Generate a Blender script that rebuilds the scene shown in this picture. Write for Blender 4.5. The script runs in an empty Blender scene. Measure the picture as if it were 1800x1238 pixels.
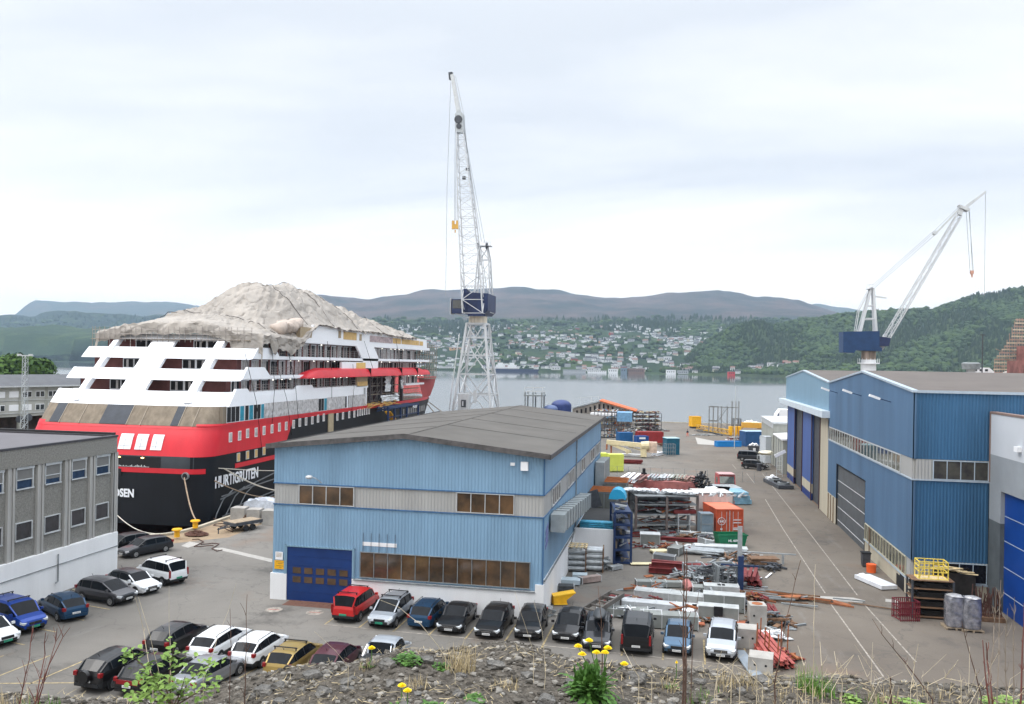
import bpy,bmesh,math,random
from mathutils import Vector,Matrix,noise
rnd=random.Random(7)
COL=bpy.context.scene.collection
# ------------------------------------------------------------------ camera geometry
F=1460.;YAW=math.radians(11.08);ROLL=math.radians(.985);CY=20.;EYE=17.5
ca,sa=math.cos(YAW),math.sin(YAW);cr,sr=math.cos(ROLL),math.sin(ROLL)
def ray(px,py):
 dx,dy=px-900,py-619
 X=dx*cr+dy*sr;Y=dy*cr-dx*sr
 r=X/F;u=-(Y-CY)/F
 return(r*ca-sa,r*sa+ca,u)
def G(px,py,z=0.):
 d=ray(px,py);t=(z-EYE)/d[2]
 return Vector((d[0]*t,d[1]*t,z))
def PU(px,py,u):
 d=ray(px,py);t=u/d[0];return Vector((u,d[1]*t,EYE+d[2]*t))
def PV(px,py,v):
 d=ray(px,py);t=v/d[1];return Vector((d[0]*t,v,EYE+d[2]*t))
def PD(px,py,dist):
 d=ray(px,py);return Vector((d[0]*dist,d[1]*dist,EYE+d[2]*dist))
# ------------------------------------------------------------------ materials
MATS={}
def M(name,col,rough=.75,metal=0.,var=.12,scale=1.2,bump=0.,bscale=None,spec=.35,coat=0.,
   col2=None,streak=0.,ribs=None,emis=0.,tr=0.):
 if name in MATS:return MATS[name]
 m=bpy.data.materials.new(name);m.use_nodes=True;nt=m.node_tree;N=nt.nodes;L=nt.links
 b=N['Principled BSDF']
 b.inputs['Roughness'].default_value=rough;b.inputs['Metallic'].default_value=metal
 b.inputs['Specular IOR Level'].default_value=spec
 if coat:b.inputs['Coat Weight'].default_value=coat;b.inputs['Coat Roughness'].default_value=.06
 if tr:b.inputs['Transmission Weight'].default_value=tr
 tc=N.new('ShaderNodeTexCoord')
 n=N.new('ShaderNodeTexNoise');n.inputs['Scale'].default_value=scale
 n.inputs['Detail'].default_value=6.;n.inputs['Roughness'].default_value=.62
 mp=N.new('ShaderNodeMapping')
 mp.inputs['Scale'].default_value=(1,1,.12) if streak else(1,1,1)
 L.new(tc.outputs['Object'],mp.inputs['Vector']);L.new(mp.outputs['Vector'],n.inputs['Vector'])
 mr=N.new('ShaderNodeMapRange');mr.inputs['From Min'].default_value=.32;mr.inputs['From Max'].default_value=.68
 L.new(n.outputs['Fac'],mr.inputs['Value'])
 mx=N.new('ShaderNodeMix');mx.data_type='RGBA'
 L.new(mr.outputs['Result'],mx.inputs['Factor'])
 c2=col2 if col2 else tuple(min(1,c*(1+var)) for c in col)
 c1=col if col2 else tuple(c*(1-var) for c in col)
 mx.inputs['A'].default_value=(*c1,1);mx.inputs['B'].default_value=(*c2,1)
 out=mx.outputs['Result']
 if emis:
  b.inputs['Emission Strength'].default_value=emis;L.new(out,b.inputs['Emission Color'])
 L.new(out,b.inputs['Base Color'])
 hgt=None
 if bump:
  n2=N.new('ShaderNodeTexNoise');n2.inputs['Scale'].default_value=bscale or scale*6
  n2.inputs['Detail'].default_value=4;L.new(tc.outputs['Object'],n2.inputs['Vector'])
  bp=N.new('ShaderNodeBump');bp.inputs['Strength'].default_value=min(1,bump);bp.inputs['Distance'].default_value=.05*max(1,bump)
  L.new(n2.outputs['Fac'],bp.inputs['Height']);L.new(bp.outputs['Normal'],b.inputs['Normal']);hgt=bp
 if ribs:
  sx=N.new('ShaderNodeSeparateXYZ');L.new(tc.outputs['Object'],sx.inputs[0])
  ad=N.new('ShaderNodeMath');ad.operation='ADD';L.new(sx.outputs[0],ad.inputs[0]);L.new(sx.outputs[1],ad.inputs[1])
  mu=N.new('ShaderNodeMath');mu.operation='MULTIPLY';mu.inputs[1].default_value=2*math.pi/ribs;L.new(ad.outputs[0],mu.inputs[0])
  si=N.new('ShaderNodeMath');si.operation='SINE';L.new(mu.outputs[0],si.inputs[0])
  b2=N.new('ShaderNodeBump');b2.inputs['Strength'].default_value=.7;b2.inputs['Distance'].default_value=.03
  L.new(si.outputs[0],b2.inputs['Height'])
  if hgt:L.new(hgt.outputs['Normal'],b2.inputs['Normal'])
  L.new(b2.outputs['Normal'],b.inputs['Normal'])
 MATS[name]=m
 return m
# ------------------------------------------------------------------ mesh builder
class MB:
 def __init__(s):s.v=[];s.f=[];s.m=[]
 def face(s,pts,m=0):
  i=len(s.v);s.v+=[tuple(p) for p in pts];s.f.append(tuple(range(i,i+len(pts))));s.m.append(m)
 def bx(s,x0,x1,y0,y1,z0,z1,m=0):
  i=len(s.v)
  s.v+=[(x0,y0,z0),(x1,y0,z0),(x1,y1,z0),(x0,y1,z0),(x0,y0,z1),(x1,y0,z1),(x1,y1,z1),(x0,y1,z1)]
  for q in((0,3,2,1),(4,5,6,7),(0,1,5,4),(1,2,6,5),(2,3,7,6),(3,0,4,7)):
   s.f.append(tuple(i+k for k in q));s.m.append(m)
 def obx(s,c,sx,sy,sz,rz=0.,m=0,tilt=0.,roll=0.):
  mt=Matrix.Translation(Vector(c))@Matrix.Rotation(rz,4,'Z')@Matrix.Rotation(tilt,4,'Y')@Matrix.Rotation(roll,4,'X')
  i=len(s.v);k=len(s.f)
  s.bx(-sx/2,sx/2,-sy/2,sy/2,-sz/2,sz/2,m)
  s.v[i:]=[tuple(mt@Vector(p)) for p in s.v[i:]]
 def beam(s,p,q,w,h=None,m=0):
  p=Vector(p);q=Vector(q);d=q-p;L=d.length
  if L<1e-6:return
  h=h or w;z=d/L
  up=Vector((0,0,1)) if abs(z.z)<.95 else Vector((0,1,0))
  x=z.cross(up).normalized();y=x.cross(z).normalized()
  i=len(s.v)
  for e in(p,q):
   for a,b in((-1,-1),(1,-1),(1,1),(-1,1)):s.v.append(tuple(e+x*a*w/2+y*b*h/2))
  for f in((0,3,2,1),(4,5,6,7),(0,1,5,4),(1,2,6,5),(2,3,7,6),(3,0,4,7)):
   s.f.append(tuple(i+k for k in f));s.m.append(m)
 def cyl(s,p,q,r,n=10,r2=None,m=0,cap=True):
  p=Vector(p);q=Vector(q);d=(q-p)
  if d.length<1e-6:return
  z=d.normalized();up=Vector((0,0,1)) if abs(z.z)<.95 else Vector((0,1,0))
  x=z.cross(up).normalized();y=z.cross(x).normalized();r2=r if r2 is None else r2
  i=len(s.v)
  for e,rr in((p,r),(q,r2)):
   for k in range(n):
    a=2*math.pi*k/n;s.v.append(tuple(e+(x*math.cos(a)+y*math.sin(a))*rr))
  for k in range(n):
   s.f.append((i+k,i+(k+1)%n,i+n+(k+1)%n,i+n+k));s.m.append(m)
  if cap:
   s.f.append(tuple(i+k for k in range(n))[::-1]);s.m.append(m)
   s.f.append(tuple(i+n+k for k in range(n)));s.m.append(m)
 def tube(s,pts,r,n=5,m=0,r2=None):
  k=len(pts)-1
  for j in range(k):
   a=r if r2 is None else r+(r2-r)*j/k;b=r if r2 is None else r+(r2-r)*(j+1)/k
   s.cyl(pts[j],pts[j+1],a,n,b,m,cap=(j in(0,k-1)))
 def prism(s,poly,axis,a,b,m=0,capm=None):
  """poly: 2-D outline; axis 'x': (y,z) pts from x=a..b ; 'y': (x,z) ; 'z': (x,y)"""
  f={'x':lambda p,t:(t,p[0],p[1]),'y':lambda p,t:(p[0],t,p[1]),'z':lambda p,t:(p[0],p[1],t)}[axis]
  i=len(s.v);n=len(poly)
  s.v+=[f(p,a) for p in poly]+[f(p,b) for p in poly]
  for k in range(n):s.f.append((i+k,i+(k+1)%n,i+n+(k+1)%n,i+n+k));s.m.append(m)
  c=m if capm is None else capm
  s.f.append(tuple(i+k for k in range(n))[::-1]);s.m.append(c);s.f.append(tuple(i+n+k for k in range(n)));s.m.append(c)
 def blob(s,c,rx,ry,rz,seed=0,amp=.25,m=0,sub=1):
  i=len(s.v);V,Fc=ICO[sub];c=Vector(c)
  for p in V:
   k=1+amp*noise.noise(Vector(p)*1.7+Vector((seed*3.1,seed*1.7,seed)))
   s.v.append((c.x+p[0]*rx*k,c.y+p[1]*ry*k,c.z+p[2]*rz*k))
  for f in Fc:s.f.append(tuple(i+k for k in f));s.m.append(m)
 def grid(s,rows,m=0,close=False):
  i=len(s.v);nr=len(rows);nc=len(rows[0])
  for r in rows:s.v+=[tuple(p) for p in r]
  for a in range(nr-1):
   for b in range(nc-(0 if close else 1)):
    b2=(b+1)%nc
    s.f.append((i+a*nc+b,i+a*nc+b2,i+(a+1)*nc+b2,i+(a+1)*nc+b));s.m.append(m)
 def lattice(s,a,b,n,w,wd=None,m=0,horiz=True):
  """4 chords between corner lists a and b with X / zig-zag bracing on every face"""
  a=[Vector(p) for p in a];b=[Vector(p) for p in b];wd=wd or w*.6;k=len(a)
  for p,q in zip(a,b):s.beam(p,q,w,m=m)
  for j in range(n):
   t0,t1=j/n,(j+1)/n
   for e in range(k):
    e2=(e+1)%k
    A0=a[e].lerp(b[e],t0);A1=a[e].lerp(b[e],t1);B0=a[e2].lerp(b[e2],t0);B1=a[e2].lerp(b[e2],t1)
    if horiz:s.beam(A0,B0,wd,m=m)
    if(j+e)%2:s.beam(A0,B1,wd,m=m)
    else:s.beam(B0,A1,wd,m=m)
 def build(s,name,mats,parent=None,smooth=None,loc=None):
  me=bpy.data.meshes.new(name);me.from_pydata(s.v,[],s.f)
  if not isinstance(mats,(list,tuple)):mats=[mats]
  for m in mats:me.materials.append(m)
  if len(mats)>1:me.polygons.foreach_set('material_index',s.m)
  if smooth is not None:
   me.polygons.foreach_set('use_smooth',[True]*len(s.f))
   if smooth<180:me.set_sharp_from_angle(angle=math.radians(smooth))
  me.update()
  o=bpy.data.objects.new(name,me);COL.objects.link(o)
  if parent is not None:o.parent=parent
  if loc is not None:o.location=loc
  return o
ICO={}
for _s in(1,2,3):
 _b=bmesh.new();bmesh.ops.create_icosphere(_b,subdivisions=_s,radius=1)
 _b.verts.index_update();ICO[_s]=([tuple(v.co) for v in _b.verts],[tuple(v.index for v in f.verts) for f in _b.faces]);_b.free()
def tag(o,label,cat=None,group=None,kind=None):
 if label:o['label']=label
 if cat:o['category']=cat
 if group:o['group']=group
 if kind:o['kind']=kind
 return o
def thing(name,label,cat,loc=(0,0,0),rz=0.,group=None):
 o=bpy.data.objects.new(name,None);COL.objects.link(o);o.location=loc;o.rotation_euler=(0,0,rz)
 return tag(o,label,cat,group)
def copy_thing(o,loc=None,rz=None,label=None,parent=None):
 c=o.copy();COL.objects.link(c)
 if parent is not None:c.parent=parent
 if loc is not None:c.location=loc
 if rz is not None:c.rotation_euler=(0,0,rz)
 if label:c['label']=label
 for ch in[x for x in KIDS.get(o.name,o.children)]:copy_thing(ch,parent=c)
 return c
KIDS={}
def text_mesh(txt,size,bold=0.,extr=.01,spacing=1.):
 cu=bpy.data.curves.new('lettering','FONT');cu.body=txt;cu.size=size;cu.extrude=extr;cu.offset=bold
 cu.align_x='LEFT';cu.space_character=spacing;cu.resolution_u=4
 o=bpy.data.objects.new('lettering',cu);COL.objects.link(o)
 bpy.context.view_layer.update()
 me=bpy.data.meshes.new_from_object(o.evaluated_get(bpy.context.evaluated_depsgraph_get()))
 bpy.data.objects.remove(o);bpy.data.curves.remove(cu);return me
def text_obj(name,txt,size,mat,parent,origin,xdir,ydir,bold=0.,width=None,extr=.01):
 """lettering in the plane spanned by xdir (reading direction) and ydir (up)"""
 me=text_mesh(txt,size,bold,extr);me.materials.clear();me.materials.append(mat)
 x=Vector(xdir).normalized();y=Vector(ydir).normalized();z=x.cross(y)
 xs=[v.co.x for v in me.vertices];sc=1. if not width else width/(max(xs)-min(xs));x0=min(xs)
 o3=Vector(origin)
 for v in me.vertices:
  c=v.co.copy();v.co=o3+x*(c.x-x0)*sc+y*c.y+z*c.z
 o=bpy.data.objects.new(name,me);COL.objects.link(o);o.parent=parent
 return o
white=M('white_paint',(.80,.81,.83),.55,var=.04,scale=.6,streak=1)
ship_white=M('ship_white_paint',(.82,.84,.88),.4,var=.03,scale=.4)
ship_red=M('ship_red_paint',(.56,.018,.030),.4,var=.10,scale=.5,streak=1)
ship_black=M('ship_black_paint',(.008,.009,.012),.5,var=.25,scale=.4,streak=1,spec=.2)
dark=M('dark_gap',(.012,.012,.014),.8)
glass=M('window_glass',(.02,.026,.03),.06,spec=.8,var=.3,scale=.5)
galv=M('galvanised_steel',(.42,.45,.47),.45,metal=.55,var=.22,scale=2.5)
lgrey=M('light_grey_metal',(.52,.54,.55),.5,metal=.2,var=.15,scale=2)
mgrey=M('mid_grey_metal',(.23,.25,.26),.6,metal=.2,var=.25,scale=2)
dgrey=M('dark_grey_metal',(.06,.065,.075),.6,var=.3,scale=2)
rust=M('rusty_steel',(.20,.07,.035),.85,col2=(.36,.13,.05),scale=1.5,bump=.3)
primer=M('red_primer_steel',(.16,.025,.025),.7,var=.3,scale=2)
pink=M('pale_red_steel',(.34,.13,.12),.7,var=.3,scale=1.2)
wood=M('weathered_wood',(.30,.24,.17),.85,var=.3,scale=3)
palewood=M('pale_timber',(.62,.50,.30),.8,var=.2,scale=3)
brownwood=M('brown_timber',(.17,.10,.06),.85,var=.3,scale=3)
yellow=M('yellow_paint',(.80,.42,.015),.5,var=.12,scale=2)
creampaint=M('cream_paint',(.72,.62,.38),.55,var=.12,scale=2)
navy=M('navy_steel',(.015,.035,.10),.5,var=.3,scale=1.5)
blue=M('blue_container_paint',(.015,.075,.20),.5,var=.2,scale=1)
brightblue=M('bright_blue_paint',(.01,.20,.52),.45,var=.1,scale=1)
redcont=M('red_container_paint',(.33,.03,.03),.6,var=.2,scale=1,ribs=.28)
rubber=M('black_rubber',(.015,.015,.016),.8)
concrete=M('concrete',(.36,.345,.32),.88,var=.22,scale=.8,bump=.3)
plastic_sheet=M('plastic_sheet',(.62,.64,.66),.35,var=.3,scale=3,bump=.8,bscale=4)
# ------------------------------------------------------------------ scene, camera, light
sc=bpy.context.scene
sc.view_settings.view_transform='Standard';sc.view_settings.look='None';sc.view_settings.gamma=1
sc.view_settings.exposure=EXPOSURE=0.55
sc.cycles.use_denoising=True
sc.cycles.max_bounces=6;sc.cycles.diffuse_bounces=3;sc.cycles.glossy_bounces=3;sc.cycles.volume_bounces=0
sc.cycles.sample_clamp_indirect=6
cam=bpy.data.cameras.new('camera');cam.sensor_width=36;cam.lens=F/1800*36;cam.clip_start=.1;cam.clip_end=40000
cam.shift_y=CY/1800;co=bpy.data.objects.new('camera',cam);COL.objects.link(co);sc.camera=co
co.matrix_world=Matrix.Translation((0,0,EYE))@Matrix.Rotation(YAW,4,'Z')@Matrix.Rotation(math.pi/2,4,'X')@Matrix.Rotation(ROLL,4,'Z')
SUN_EL,SUN_AZ=math.radians(50),math.radians(250)
su=bpy.data.lights.new('sun','SUN');su.energy=.9;su.angle=math.radians(14);su.color=(1,.97,.93)
so=bpy.data.objects.new('sun',su);COL.objects.link(so)
sd=Vector((math.sin(SUN_AZ)*math.cos(SUN_EL),math.cos(SUN_AZ)*math.cos(SUN_EL),math.sin(SUN_EL)))
so.rotation_euler=sd.to_track_quat('Z','Y').to_euler();so.location=(0,0,200)
w=bpy.data.worlds.new('World');sc.world=w;w.use_nodes=True;nt=w.node_tree;N=nt.nodes;L=nt.links;N.clear()
out=N.new('ShaderNodeOutputWorld');bg=N.new('ShaderNodeBackground');bg.inputs['Strength'].default_value=.10
sky=N.new('ShaderNodeTexSky');sky.sky_type='NISHITA';sky.sun_disc=False;sky.sun_elevation=SUN_EL;sky.sun_rotation=SUN_AZ
tc=N.new('ShaderNodeTexCoord');sx=N.new('ShaderNodeSeparateXYZ');L.new(tc.outputs['Generated'],sx.inputs[0])
def MATH(op,a,b=None):
 n=N.new('ShaderNodeMath');n.operation=op
 for i,q in enumerate((a,b)):
  if q is None:continue
  if isinstance(q,(int,float)):n.inputs[i].default_value=q
  else:L.new(q,n.inputs[i])
 return n.outputs[0]
zc=MATH('ADD',MATH('MAXIMUM',sx.outputs[2],0.),.13)
cb=N.new('ShaderNodeCombineXYZ');L.new(MATH('DIVIDE',sx.outputs[0],zc),cb.inputs[0]);L.new(MATH('DIVIDE',sx.outputs[1],zc),cb.inputs[1])
mp=N.new('ShaderNodeMapping');mp.inputs['Rotation'].default_value=(0,0,.5);mp.inputs['Scale'].default_value=(.34,.62,1);mp.inputs['Location'].default_value=(1.3,.45,0)
L.new(cb.outputs[0],mp.inputs['Vector'])
n1=N.new('ShaderNodeTexNoise');n1.inputs['Scale'].default_value=1.25;n1.inputs['Detail'].default_value=7;n1.inputs['Roughness'].default_value=.52;n1.inputs['Distortion'].default_value=.35
L.new(mp.outputs[0],n1.inputs['Vector'])
cr_=N.new('ShaderNodeValToRGB');L.new(n1.outputs['Fac'],cr_.inputs[0])
e=cr_.color_ramp.elements
e[0].position=.40;e[0].color=(.655,.688,.735,1);e[1].position=.61;e[1].color=(.92,.915,.91,1)
e2=cr_.color_ramp.elements.new(.5);e2.color=(.77,.79,.82,1)
hz=N.new('ShaderNodeMapRange');hz.interpolation_type='SMOOTHSTEP';hz.inputs['From Min'].default_value=.02;hz.inputs['From Max'].default_value=.22
L.new(sx.outputs[2],hz.inputs['Value'])
n3=N.new('ShaderNodeTexNoise');n3.inputs['Scale'].default_value=2.2;n3.inputs['Detail'].default_value=5;L.new(mp.outputs[0],n3.inputs['Vector'])
hzf=MATH('ADD',hz.outputs[0],MATH('MULTIPLY',MATH('SUBTRACT',n3.outputs['Fac'],.5),.35))
mh=N.new('ShaderNodeMix');mh.data_type='RGBA';mh.clamp_factor=True;L.new(hzf,mh.inputs['Factor'])
mh.inputs['A'].default_value=(1.42,1.34,1.24,1);L.new(cr_.outputs[0],mh.inputs['B'])
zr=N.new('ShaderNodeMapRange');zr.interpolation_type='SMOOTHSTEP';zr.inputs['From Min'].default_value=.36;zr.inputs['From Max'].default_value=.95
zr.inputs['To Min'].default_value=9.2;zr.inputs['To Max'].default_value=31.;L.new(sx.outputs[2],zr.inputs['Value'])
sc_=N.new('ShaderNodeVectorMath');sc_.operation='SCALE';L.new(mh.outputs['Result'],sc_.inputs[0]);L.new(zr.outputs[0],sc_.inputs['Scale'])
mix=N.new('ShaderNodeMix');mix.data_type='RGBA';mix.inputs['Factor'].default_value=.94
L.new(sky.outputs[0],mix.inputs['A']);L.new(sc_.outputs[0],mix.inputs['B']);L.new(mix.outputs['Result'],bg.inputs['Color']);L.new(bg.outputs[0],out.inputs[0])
# ------------------------------------------------------------------ water
wm=bpy.data.materials.new('fjord_water');wm.use_nodes=True;nt=wm.node_tree;N=nt.nodes;L=nt.links
b=N['Principled BSDF'];b.inputs['Base Color'].default_value=(.105,.12,.13,1);b.inputs['Roughness'].default_value=.2
b.inputs['IOR'].default_value=1.9;b.inputs['Specular IOR Level'].default_value=1.
tc=N.new('ShaderNodeTexCoord');a1=N.new('ShaderNodeTexNoise');a1.inputs['Scale'].default_value=.9;a1.inputs['Detail'].default_value=4
a2=N.new('ShaderNodeTexNoise');a2.inputs['Scale'].default_value=.02;a2.inputs['Detail'].default_value=5
mpw=N.new('ShaderNodeMapping');mpw.inputs['Scale'].default_value=(.5,1.6,1);L.new(tc.outputs['Object'],mpw.inputs[0])
L.new(mpw.outputs[0],a1.inputs[0]);L.new(mpw.outputs[0],a2.inputs[0])
sw=N.new('ShaderNodeSeparateXYZ');L.new(tc.outputs['Object'],sw.inputs[0]);rw_=N.new('ShaderNodeMapRange');rw_.inputs['From Min'].default_value=1150;rw_.inputs['From Max'].default_value=1450;rw_.inputs['To Min'].default_value=.24;rw_.inputs['To Max'].default_value=.05
aw=N.new('ShaderNodeMath');aw.operation='MULTIPLY_ADD';aw.inputs[1].default_value=500;L.new(a2.outputs['Fac'],aw.inputs[0]);L.new(sw.outputs[1],aw.inputs[2]);L.new(aw.outputs[0],rw_.inputs['Value']);L.new(rw_.outputs[0],b.inputs['Roughness'])
ml=N.new('ShaderNodeMath');ml.operation='MULTIPLY';L.new(a1.outputs['Fac'],ml.inputs[0]);L.new(a2.outputs['Fac'],ml.inputs[1])
bp=N.new('ShaderNodeBump');bp.inputs['Strength'].default_value=.25;bp.inputs['Distance'].default_value=.02
L.new(ml.outputs[0],bp.inputs['Height']);L.new(bp.outputs[0],b.inputs['Normal'])
q=MB();q.face([(-8990,-200,-3),(8990,-200,-3),(8990,12400,-3),(-8990,12400,-3)]);tag(q.build('water',wm),'calm pale fjord water',kind='structure')
# ------------------------------------------------------------------ yard ground and quays
am=bpy.data.materials.new('yard_asphalt');am.use_nodes=True;nt=am.node_tree;N=nt.nodes;L=nt.links
b=N['Principled BSDF'];b.inputs['Roughness'].default_value=.9;b.inputs['Specular IOR Level'].default_value=.25
tc=N.new('ShaderNodeTexCoord')
def NZ(scale,det=6,rough=.6,vec=None):
 n=N.new('ShaderNodeTexNoise');n.inputs['Scale'].default_value=scale;n.inputs['Detail'].default_value=det;n.inputs['Roughness'].default_value=rough
 L.new(vec or tc.outputs['Object'],n.inputs['Vector']);return n.outputs['Fac']
def RG(v,a,b_,lo=0.,hi=1.):
 n=N.new('ShaderNodeMapRange');n.inputs['From Min'].default_value=a;n.inputs['From Max'].default_value=b_;n.inputs['To Min'].default_value=lo;n.inputs['To Max'].default_value=hi
 L.new(v,n.inputs['Value']);return n.outputs[0]
def MX(f,a,b_,blend='MIX'):
 n=N.new('ShaderNodeMix');n.data_type='RGBA';n.blend_type=blend
 if isinstance(f,float):n.inputs['Factor'].default_value=f
 else:L.new(f,n.inputs['Factor'])
 for k,q_ in(('A',a),('B',b_)):
  if isinstance(q_,tuple):n.inputs[k].default_value=(*q_,1)
  else:L.new(q_,n.inputs[k])
 return n.outputs['Result']
base=MX(RG(NZ(.045),.38,.62),(.140,.130,.116),(.222,.208,.188))
sxy=N.new('ShaderNodeSeparateXYZ');L.new(tc.outputs['Object'],sxy.inputs[0])
side=RG(sxy.outputs[0],-6.,8.)
base=MX(side,base,MX(RG(NZ(.07),.3,.7),(.125,.104,.085),(.198,.172,.142)))
base=MX(RG(NZ(.16,8,.7),.56,.70,0,.85),base,(.075,.070,.066))
mps=N.new('ShaderNodeMapping');mps.inputs['Scale'].default_value=(1.,.22,1);L.new(tc.outputs['Object'],mps.inputs[0])
base=MX(RG(NZ(.35,7,.7,mps.outputs[0]),.58,.75,0,.5),base,(.26,.25,.235))
base=MX(MATH_:=RG(NZ(.11,6,.7),.56,.74,0,.6),base,(.20,.115,.07))
base=MX(RG(NZ(.5,6,.75),.60,.74,0,.55),base,(.06,.055,.05));fine=NZ(9,5,.8);base=MX(RG(fine,.3,.7,0,.35),base,(.09,.087,.083))
vo=N.new('ShaderNodeTexVoronoi');vo.feature='DISTANCE_TO_EDGE';vo.inputs['Scale'].default_value=.16;L.new(tc.outputs['Object'],vo.inputs['Vector'])
nd=N.new('ShaderNodeMix');nd.data_type='VECTOR'
wob=N.new('ShaderNodeTexNoise');wob.inputs['Scale'].default_value=.5;wob.inputs['Detail'].default_value=5;L.new(tc.outputs['Object'],wob.inputs['Vector'])
va=N.new('ShaderNodeVectorMath');va.operation='MULTIPLY_ADD';L.new(wob.outputs['Color'],va.inputs[0]);va.inputs[1].default_value=(4,4,4);L.new(tc.outputs['Object'],va.inputs[2]);L.new(va.outputs[0],vo.inputs['Vector'])
base=MX(RG(vo.outputs['Distance'],0.,.012,.45,0),base,(.07,.068,.065))
L.new(base,b.inputs['Base Color'])
bp=N.new('ShaderNodeBump');bp.inputs['Strength'].default_value=.25;bp.inputs['Distance'].default_value=.02;L.new(fine,bp.inputs['Height']);L.new(bp.outputs[0],b.inputs['Normal'])
quay_out=[(-48,262),(-48,77.5),(-48.6,74.2),(-51.5,71.8),(-75,70.5),(-75,10),(90,10),(90,262)]
q=MB();q.face([(x,y,0) for x,y in quay_out][::-1]);tag(q.build('ground',am),'worn grey asphalt yard with brown dust and dark patches',kind='structure')
q=MB()
for(x0,y0),(x1,y1) in zip(quay_out[:5],quay_out[1:5]):q.face([(x0,y0,-6),(x1,y1,-6),(x1,y1,-.004),(x0,y0,-.004)])
q.face([(-48,262,-6),(90,262,-6),(90,262,-.004),(-48,262,-.004)])
tag(q.build('quay_wall',M('quay_wall_concrete',(.10,.095,.09),.9,var=.4,streak=1)),'dark concrete quay wall face below the yard edge',kind='structure')
q=MB()
for(x0,y0),(x1,y1) in zip(quay_out[:5],quay_out[1:5]):
 d=Vector((x1-x0,y1-y0,0));n_=Vector((-d.y,d.x,0)).normalized();c=Vector(((x0+x1)/2,(y0+y1)/2,.10))+n_*.22
 q.obx(c,d.length+.1,.42,.22,math.atan2(d.y,d.x))
q.bx(-47.5,90,261.5,261.95,0,.25)
tag(q.build('kerb',M('kerb_concrete',(.42,.38,.30),.85,var=.25,scale=.7,bump=.3)),'pale concrete kerb along the quay edge',kind='structure')
q=MB();P=[PV(x,y,100) for x,y in((0,0),)]
def sheet(q,pts,z,m=0):q.face([(p[0],p[1],z) for p in pts],m)
sheet(q,[(-47.5,150),(-47.5,77.8),(-48.2,74.6),(-50.5,72.6),(-46.5,70.2),(-42.5,74.5),(-42.9,88),(-43.5,150)],.004)
tag(q.build('quay_strip',M('quay_strip_dirt',(.23,.17,.115),.95,col2=(.33,.25,.16),scale=.5,bump=.3)),'brown dusty concrete strip along the quay',kind='structure')
q=MB()
sheet(q,[G(372,964),G(390,963),G(478,983),G(478,989)],.008)
sheet(q,[G(1362,1044),G(1500,1051),G(1521,1056),G(1515,1060),G(1375,1051)],.008)
sheet(q,[G(1556,1053),G(1578,1055),G(1578,1060),G(1556,1058)],.008)
sheet(q,[G(1222,769),G(1262,777),G(1262,783),G(1226,781)],.008)
sheet(q,[G(333,952),G(352,956),G(330,963),G(318,960)],.008)
tag(q.build('pavement',M('pale_slab_concrete',(.36,.345,.32),.85,var=.15,scale=2)),'pale concrete slab strips let into the asphalt',kind='structure')
q=MB()
def line(a,b_,wd=.11,z=.008,m=0):
 a=Vector((a[0],a[1],0));b_=Vector((b_[0],b_[1],0));d=(b_-a).normalized();n_=Vector((-d.y,d.x,0))*wd/2
 q.face([(p.x,p.y,z) for p in(a-n_,b_-n_,b_+n_,a+n_)],m)
for k in range(12):
 x=-22.45+2.43*k+(0 if k<5 else .02*k)
 y0=51.65-.062*(x+22.4);line((x,y0),(x+.08,y0+4.6))
line((-22.5,51.65),(-6,51.0),.10,.008,1);line((-6,51.0),(5.6,50.3),.10,.008,1)
for k in range(9):x=-38.5+2.55*k;line((x,37.3+.25*(x+38)),(x+.5,41.9+.25*(x+38)))
line((-41,36.6),(-16,43.2),.10)
for k in range(7):y=43.6+2.5*k;line((-38.2+.05*k,y),(-44,y+1.2))
for a,b_ in(((1376,930),(1450,1043)),((1417,930),(1507,1047)),((1460,1062),(1553,1190)),((1520,1064),(1610,1164)),((1345,878),(1376,930)),((1340,833),(1417,930)),((1312,832),(1326,850)),((1287,817),(1294,825)),((1537,1196),(1553,1190))):
 line(G(*a),G(*b_),.10,.008,1)
for px,py in((481,1072),(553,1077)):
 c=G(px,py)
 for k in range(10):
  a=2*math.pi*k/10;a2=2*math.pi*(k+1)/10
  q.face([(c.x,c.y,.008),(c.x+.62*math.cos(a),c.y+.62*math.sin(a),.008),(c.x+.62*math.cos(a2),c.y+.62*math.sin(a2),.008)],1)
 q.face([(c.x-.4,c.y-.06,.012),(c.x+.4,c.y-.02,.012),(c.x+.4,c.y+.06,.012),(c.x-.4,c.y+.03,.012)],2)
tag(q.build('road_markings',[M('old_yellow_line',(.34,.27,.15),.85,var=.5,scale=4),M('old_white_line',(.30,.27,.235),.85,var=.5,scale=3),M('old_red_line',(.4,.1,.08),.8)]),'thin worn yellow and white parking and lane lines',kind='structure')
q=MB();sheet(q,[(-27.2,55.0),(-21.3,55.0),(-21.3,56.3),(-27.2,56.3)],.006)
tag(q.build('door_apron',M('brick_apron',(.14,.07,.05),.9,var=.3,scale=4)),'reddish paved strip before the blue roller door',kind='structure')
q=MB();q.face([(-700,60,-.2),(-108,60,-.2),(-112,330,-.2),(-700,420,-.2)]);q.face([(-108,60,-6),(-108,60,-.2),(-112,330,-.2),(-112,330,-6)]);q.face([(-112,330,-6),(-112,330,-.2),(-700,420,-.2),(-700,420,-6)])
tag(q.build('far_dock_ground',M('far_dock_ground',(.17,.165,.14),.9,var=.2,scale=.1)),'grey ground across the dock',kind='structure')
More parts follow.
